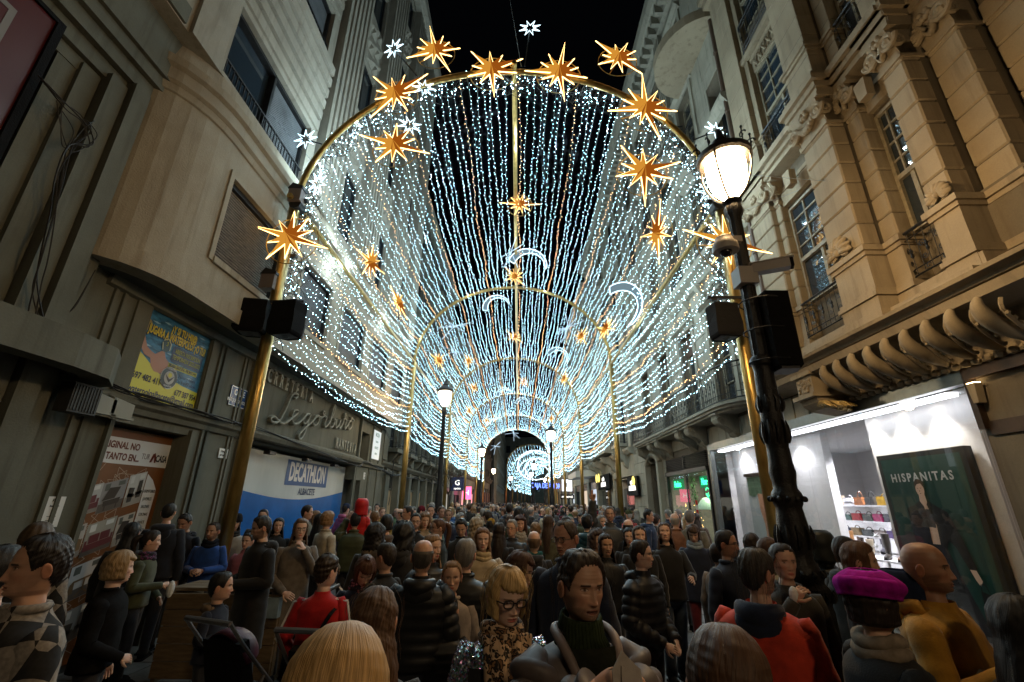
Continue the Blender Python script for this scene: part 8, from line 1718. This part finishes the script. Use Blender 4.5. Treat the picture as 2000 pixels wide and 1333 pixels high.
# ---- the crowd behind: prototypes, then copies of thing and parts
def proto_parts():
    out = {}
    B = Body(1.72)
    for male in (True, False):
        nm = NM(); head_piece(nm, B, .26, (.25, .2, .18), male)
        for sg in (1, -1): a, b, c = arm_pts(B, 'down', sg); hand_piece(nm, c, (0, -.2, -1), (-sg, 0, 0), .5, .9, -sg)
        out['body', male] = nm.mesh('body', skin, tint=True)
    for k, (hem, puff, ps, r_) in {'jacket': (.86, 0, 'down', .062), 'puffer': (.84, 1, 'pocket', .074), 'long coat': (1.2, 0, 'down', .062), 'quilted coat': (.95, .6, 'low', .068), 'hooded jacket': (.87, 0, 'pocket', .064)}.items():
        nm = NM(); torso_piece(nm, B, hem, puff, 1.08 if puff else 1, 3, .02 if puff else 0, .5); [arm_piece(nm, B, ps, sg, r_, puff, 1, .45) for sg in (1, -1)]
        q = MB(); q.tube([(.076 * math.sin(a), .006 - .064 * math.cos(a), 1.72 - .268) for a in np.linspace(R(25), R(335), 11)], .018, 6)
        if k in ('hooded jacket', 'puffer'): q.tube([(.10 * math.sin(a), .04 + .09 * math.cos(a), 1.72 - .30 + .02 * math.cos(a)) for a in np.linspace(R(-130), R(130), 11)], [.03 + .025 * math.cos(a / 1.6) for a in np.linspace(R(-130), R(130), 11)], 7); q.ball((0, .115, 1.36), (.12, .045, .08), 9, 6)
        nm.mb(q); out['coat', k] = nm.mesh('coat', nylon if puff else cloth)
    nm = NM(); legs_piece(nm, B); nm.mb(shoes_piece(B)); out['legs'] = nm.mesh('trousers', cloth)
    for h in ('short', 'crop', 'quiff', 'bald', 'bob', 'long', 'longback', 'tied', 'curly'): nm = NM(); hair_piece(nm, B, h, .3, 3); out['hair', h] = nm.mesh('hair', hairm, uv=True)
    q = MB(); 
    for i in range(9): pass
    q.lathe([(.098, -.085), (.103, -.07), (.099, -.03), (.08, .01), (.05, .035), (.0, .045)], 14, (0, 0, 1.70)); q.v = [(x * .86, y, z) for x, y, z in q.v]; out['hat'] = q.mesh('knitted_hat', knit, True)
    return out
PP = proto_parts(); rr = random.Random(21)
hn = {'short': 'short', 'crop': 'cropped', 'quiff': 'swept-up', 'bald': 'thinning', 'bob': 'bobbed', 'long': 'long', 'longback': 'straight', 'tied': 'tied-back', 'curly': 'curly'}
hcn = [('black', BKH), ('black', BKH), ('dark-brown', DBR), ('dark-brown', (.03, .018, .012)), ('brown', (.06, .03, .018)), ('light-brown', LBR), ('grey', (.2, .19, .18)), ('fair', (.28, .18, .08)), ('white', (.4, .39, .37))]
ccn = [('black', BLK), ('black', (.018, .018, .02)), ('black', (.01, .01, .01)), ('navy', NAV), ('navy', (.018, .026, .055)), ('charcoal', (.05, .05, .052)), ('brown', FAB['brown']), ('olive', FAB['olive']), ('grey', FAB['grey']), ('beige', FAB['beige']), ('burgundy', FAB['burgundy']), ('teal', FAB['teal']), ('cream', FAB['cream']), ('red', (.3, .02, .02)), ('mustard', (.28, .15, .02)), ('pink', (.42, .1, .2)), ('blue', (.03, .08, .2)), ('green', FAB['green']), ('white', (.45, .44, .42))]
occ = [(a, b) for a, b, *_ in NP] + [(CX + s_ * HA, y) for y in YA for s_ in (-1, 1)] + [(o.location.x, o.location.y) for o in bpy.data.objects if o.name.startswith('street_lamp')]
labels = set(); cr = []
tries = 0
while len(cr) < 220 and tries < 6000:
    tries += 1; t = rr.random(); y = 7.8 + 25 * t ** .85; hw = 4.7; x = rr.uniform(-hw, hw)
    dmin = .50 if y < 18 else .44
    if any((x - a) ** 2 + (y - b) ** 2 < dmin ** 2 for a, b in occ): continue
    if y < 8.5 and 2.6 < x < 5: continue
    occ.append((x, y)); cr.append((x, y))
cr.sort(key=lambda p: p[1])
prev = []
for x, y in cr:
    male = rr.random() < .5; h = rr.choice(['short', 'crop', 'short', 'quiff', 'bald', 'short'] if male else ['long', 'longback', 'bob', 'tied', 'curly', 'long', 'longback']); hcx = rr.choice(hcn[:9] if male else hcn[:8]); cc = rr.choice(ccn); kd = rr.choice(['jacket', 'puffer', 'long coat', 'quilted coat', 'hooded jacket'])
    back = rr.random() < .52; rz = R(rr.gauss(180, 35) if back else rr.gauss(0, 55)); H = rr.gauss(1.74, .06) if male else rr.gauss(1.64, .05); hat = rr.random() < .12; htc = rr.choice(ccn)
    att = f"{'man' if male else 'woman'} in a {cc[0]} {kd}" + (f" and {htc[0]} knitted hat" if hat else f" with {hn[h]} {hcx[0]} hair")
    nb = min(prev[-14:], key=lambda p: (p[0] - x) ** 2 + (p[1] - y) ** 2)[2] if prev else 'the man in the pale teal top'
    lab = att + (', from behind' if back else '')
    if lab in labels or True: lab2 = f"{lab}, beyond the {nb}"
    zone = 'left' if x < -2.2 else 'right' if x > 2.0 else 'middle'
    if len(lab2.split()) > 16: lab2 = f"{att}, beyond the {nb}"
    if len(lab2.split()) > 16: lab2 = ' '.join(att.split()) + f", {zone} of the far crowd"
    if lab2 in labels: lab2 = f"{att}, {zone}, {['first', 'second', 'third', 'fourth', 'fifth', 'sixth'][min(5, int((y - 6) / 5))]} stretch of the crowd"
    labels.add(lab2); prev.append((x, y, f"{cc[0]} {kd}" + (f" and {htc[0]} hat" if hat else '')))
    o = thing('person', lab2, 'person', (x, y, 0), rz, 'people in the crowd under the lights'); s_ = H / 1.72; o.scale = (s_ * rr.uniform(.97, 1.08), s_, s_)
    link('body', PP['body', male], o, color=rr.choice([SKN, SKN, SKP, SKD])); link('coat', PP['coat', kd], o, color=cc[1]); link('trousers', PP['legs'], o, color=rr.choice([BLK, NAV, (.03, .04, .07), (.05, .045, .04)]))
    link('hair', PP['hair', h], o, color=hcx[1])
    if hat: link('knitted_hat', PP['hat'], o, color=htc[1])
# one mass of far heads and shoulders
q = MB(); rr = random.Random(31)
for k in range(520):
    y = rr.uniform(31, 100); hw = 4.8 if y < 58 else 4; x = rr.uniform(-hw, hw) + max(0, (y - 60)) * .05; H = rr.gauss(1.68, .08); mi = rr.choice([0, 0, 0, 1, 1, 2, 3]); hm = rr.choice([4, 4, 4, 5])
    q.ball((x, y, H - .12), (.085, .10, .13), 7, 5, hm); q.ball((x, y - .03, H - .14), (.068, .08, .10), 6, 5, 6 if rr.random() < .5 else hm)
    q.tube([(x, y, H - .24), (x, y, H - .32), (x, y, H - .42), (x, y, H - .9), (x, y, 0)], [.06, .14, .21, .2, .13], 7, mi)
q.build('far_crowd', [mat('crowd_black', BLK, .8), mat('crowd_navy', (.02, .03, .06), .8), mat('crowd_grey', (.10, .09, .085), .8), mat('crowd_brown', (.16, .09, .05), .8), mat('crowd_hair_dark', DBR, .6), mat('crowd_hair_light', (.15, .1, .06), .6), mat('crowd_skin', SKN, .5)], None, True, 60, kind='stuff', label='dense far crowd of people filling the end of the street')

# ---- pushchairs, bench, bin
def pushchair(x, y, rz, label, hoodc):
    t = thing('pushchair', label, 'pushchair', (x, y, 0), R(rz), 'pushchairs'); q = MB(); ring_ = arc(0, 0, .1, .1, 0, 360, 16)[:-1]
    q.tube(spline([(-.24, .45, 1.02), (-.24, .25, .8), (-.24, -.1, .45), (-.24, -.4, .14)], 4), .014, 6); q.tube(spline([(.24, .45, 1.02), (.24, .25, .8), (.24, -.1, .45), (.24, -.4, .14)], 4), .014, 6)
    q.tube([(-.24, .45, 1.02), (.24, .45, 1.02)], .02, 7)
    for s_ in (-1, 1): q.tube([(s_ * .24, .05, .6), (s_ * .24, .32, .14)], .013, 6)
    q.tube([(-.24, .32, .14), (.24, .32, .14)], .012, 6); q.build('frame', mat('pushchair_tube', (.25, .25, .26), .3, .8), t, True)
    for s_ in (-1, 1):
        for yy, r_ in ((.32, .14), (-.4, .11)):
            q = MB(); q.tube([(s_ * .27, yy + r_ * math.cos(a), r_ + r_ * .86 * math.sin(a)) for a in np.linspace(0, 2 * PI, 19)[:-1]], .018, 6, closed=True)
            for a in range(0, 360, 60): q.tube([(s_ * .27, yy, r_), (s_ * .27, yy + r_ * math.cos(R(a)), r_ + r_ * .86 * math.sin(R(a)))], .005, 4)
            q.build('wheel', blackm, t, True)
    q = MB(); q.prism([(-.25, .32), (.15, .36), (.3, .85), (.22, .87), (.08, .48), (-.25, .42)], (-.2, 0, 0), (0, 1, 0), (0, 0, 1), (.4, 0, 0)); q.build('seat', blackm, t)
    nm = NM(); n, m = 8, 14; u_, v_ = np.meshgrid(np.linspace(R(10), R(115), n), np.linspace(0, PI, m), indexing='ij'); u_ = u_.ravel(); v_ = v_.ravel(); V = np.stack([.21 * np.cos(v_), .12 - .22 * np.cos(u_) * np.sin(v_) * 1 + .1, .70 + .2 * np.sin(u_) * np.sin(v_) * 1.1], 1); nm.add(V, [(i * m + j, i * m + j + 1, (i + 1) * m + j + 1, (i + 1) * m + j) for i in range(n - 1) for j in range(m - 1)])
    o = link('hood', nm.mesh('hood', nylon), t, color=hoodc); s_ = o.modifiers.new('thickness', 'SOLIDIFY'); s_.thickness = .01
    q = MB(); q.box(-.16, .16, .05, .33, .2, .32); q.build('basket', blackm, t); return t
pushchair(-2.2, 4.3, 160, 'dark pushchair with a magenta hood between the blonde woman in black and the boy', (.05, .008, .02))
pushchair(-1.45, 4.1, 175, 'dark pushchair with a pink trim, nearer the tall man in black', (.16, .02, .06))
pushchair(-1.5, 5.2, 90, 'black pushchair beside the boy in red, facing the hoarding', (.02, .02, .022))
bn = thing('wooden_planter', 'low wooden planter of horizontal boards beside the man in blue', 'planter', (-3.3, 5.75, 0)); wood = mat('planter_wood', (.14, .095, .05), .7, 0, .4, 5, .3, streak=(1, 8, 8))
for k in range(5): q = MB(); q.box(-.7, .6, -.02, .02, .05 + k * .165, .205 + k * .165); q.build('plank', wood, bn)
for k in range(3): q = MB(); q.box(-.72, .62, .03 + k * .17, .19 + k * .17, .885, .92); q.build('plank', wood, bn)
for xx in (-.7, .56): q = MB(); q.box(xx, xx + .05, .02, .55, 0, .88); q.build('leg', wood, bn)

for o in bpy.data.objects:
    if o.get('label') and not 4 <= len(o['label'].split()) <= 16: print('LONGLABEL', len(o['label'].split()), o['label'])
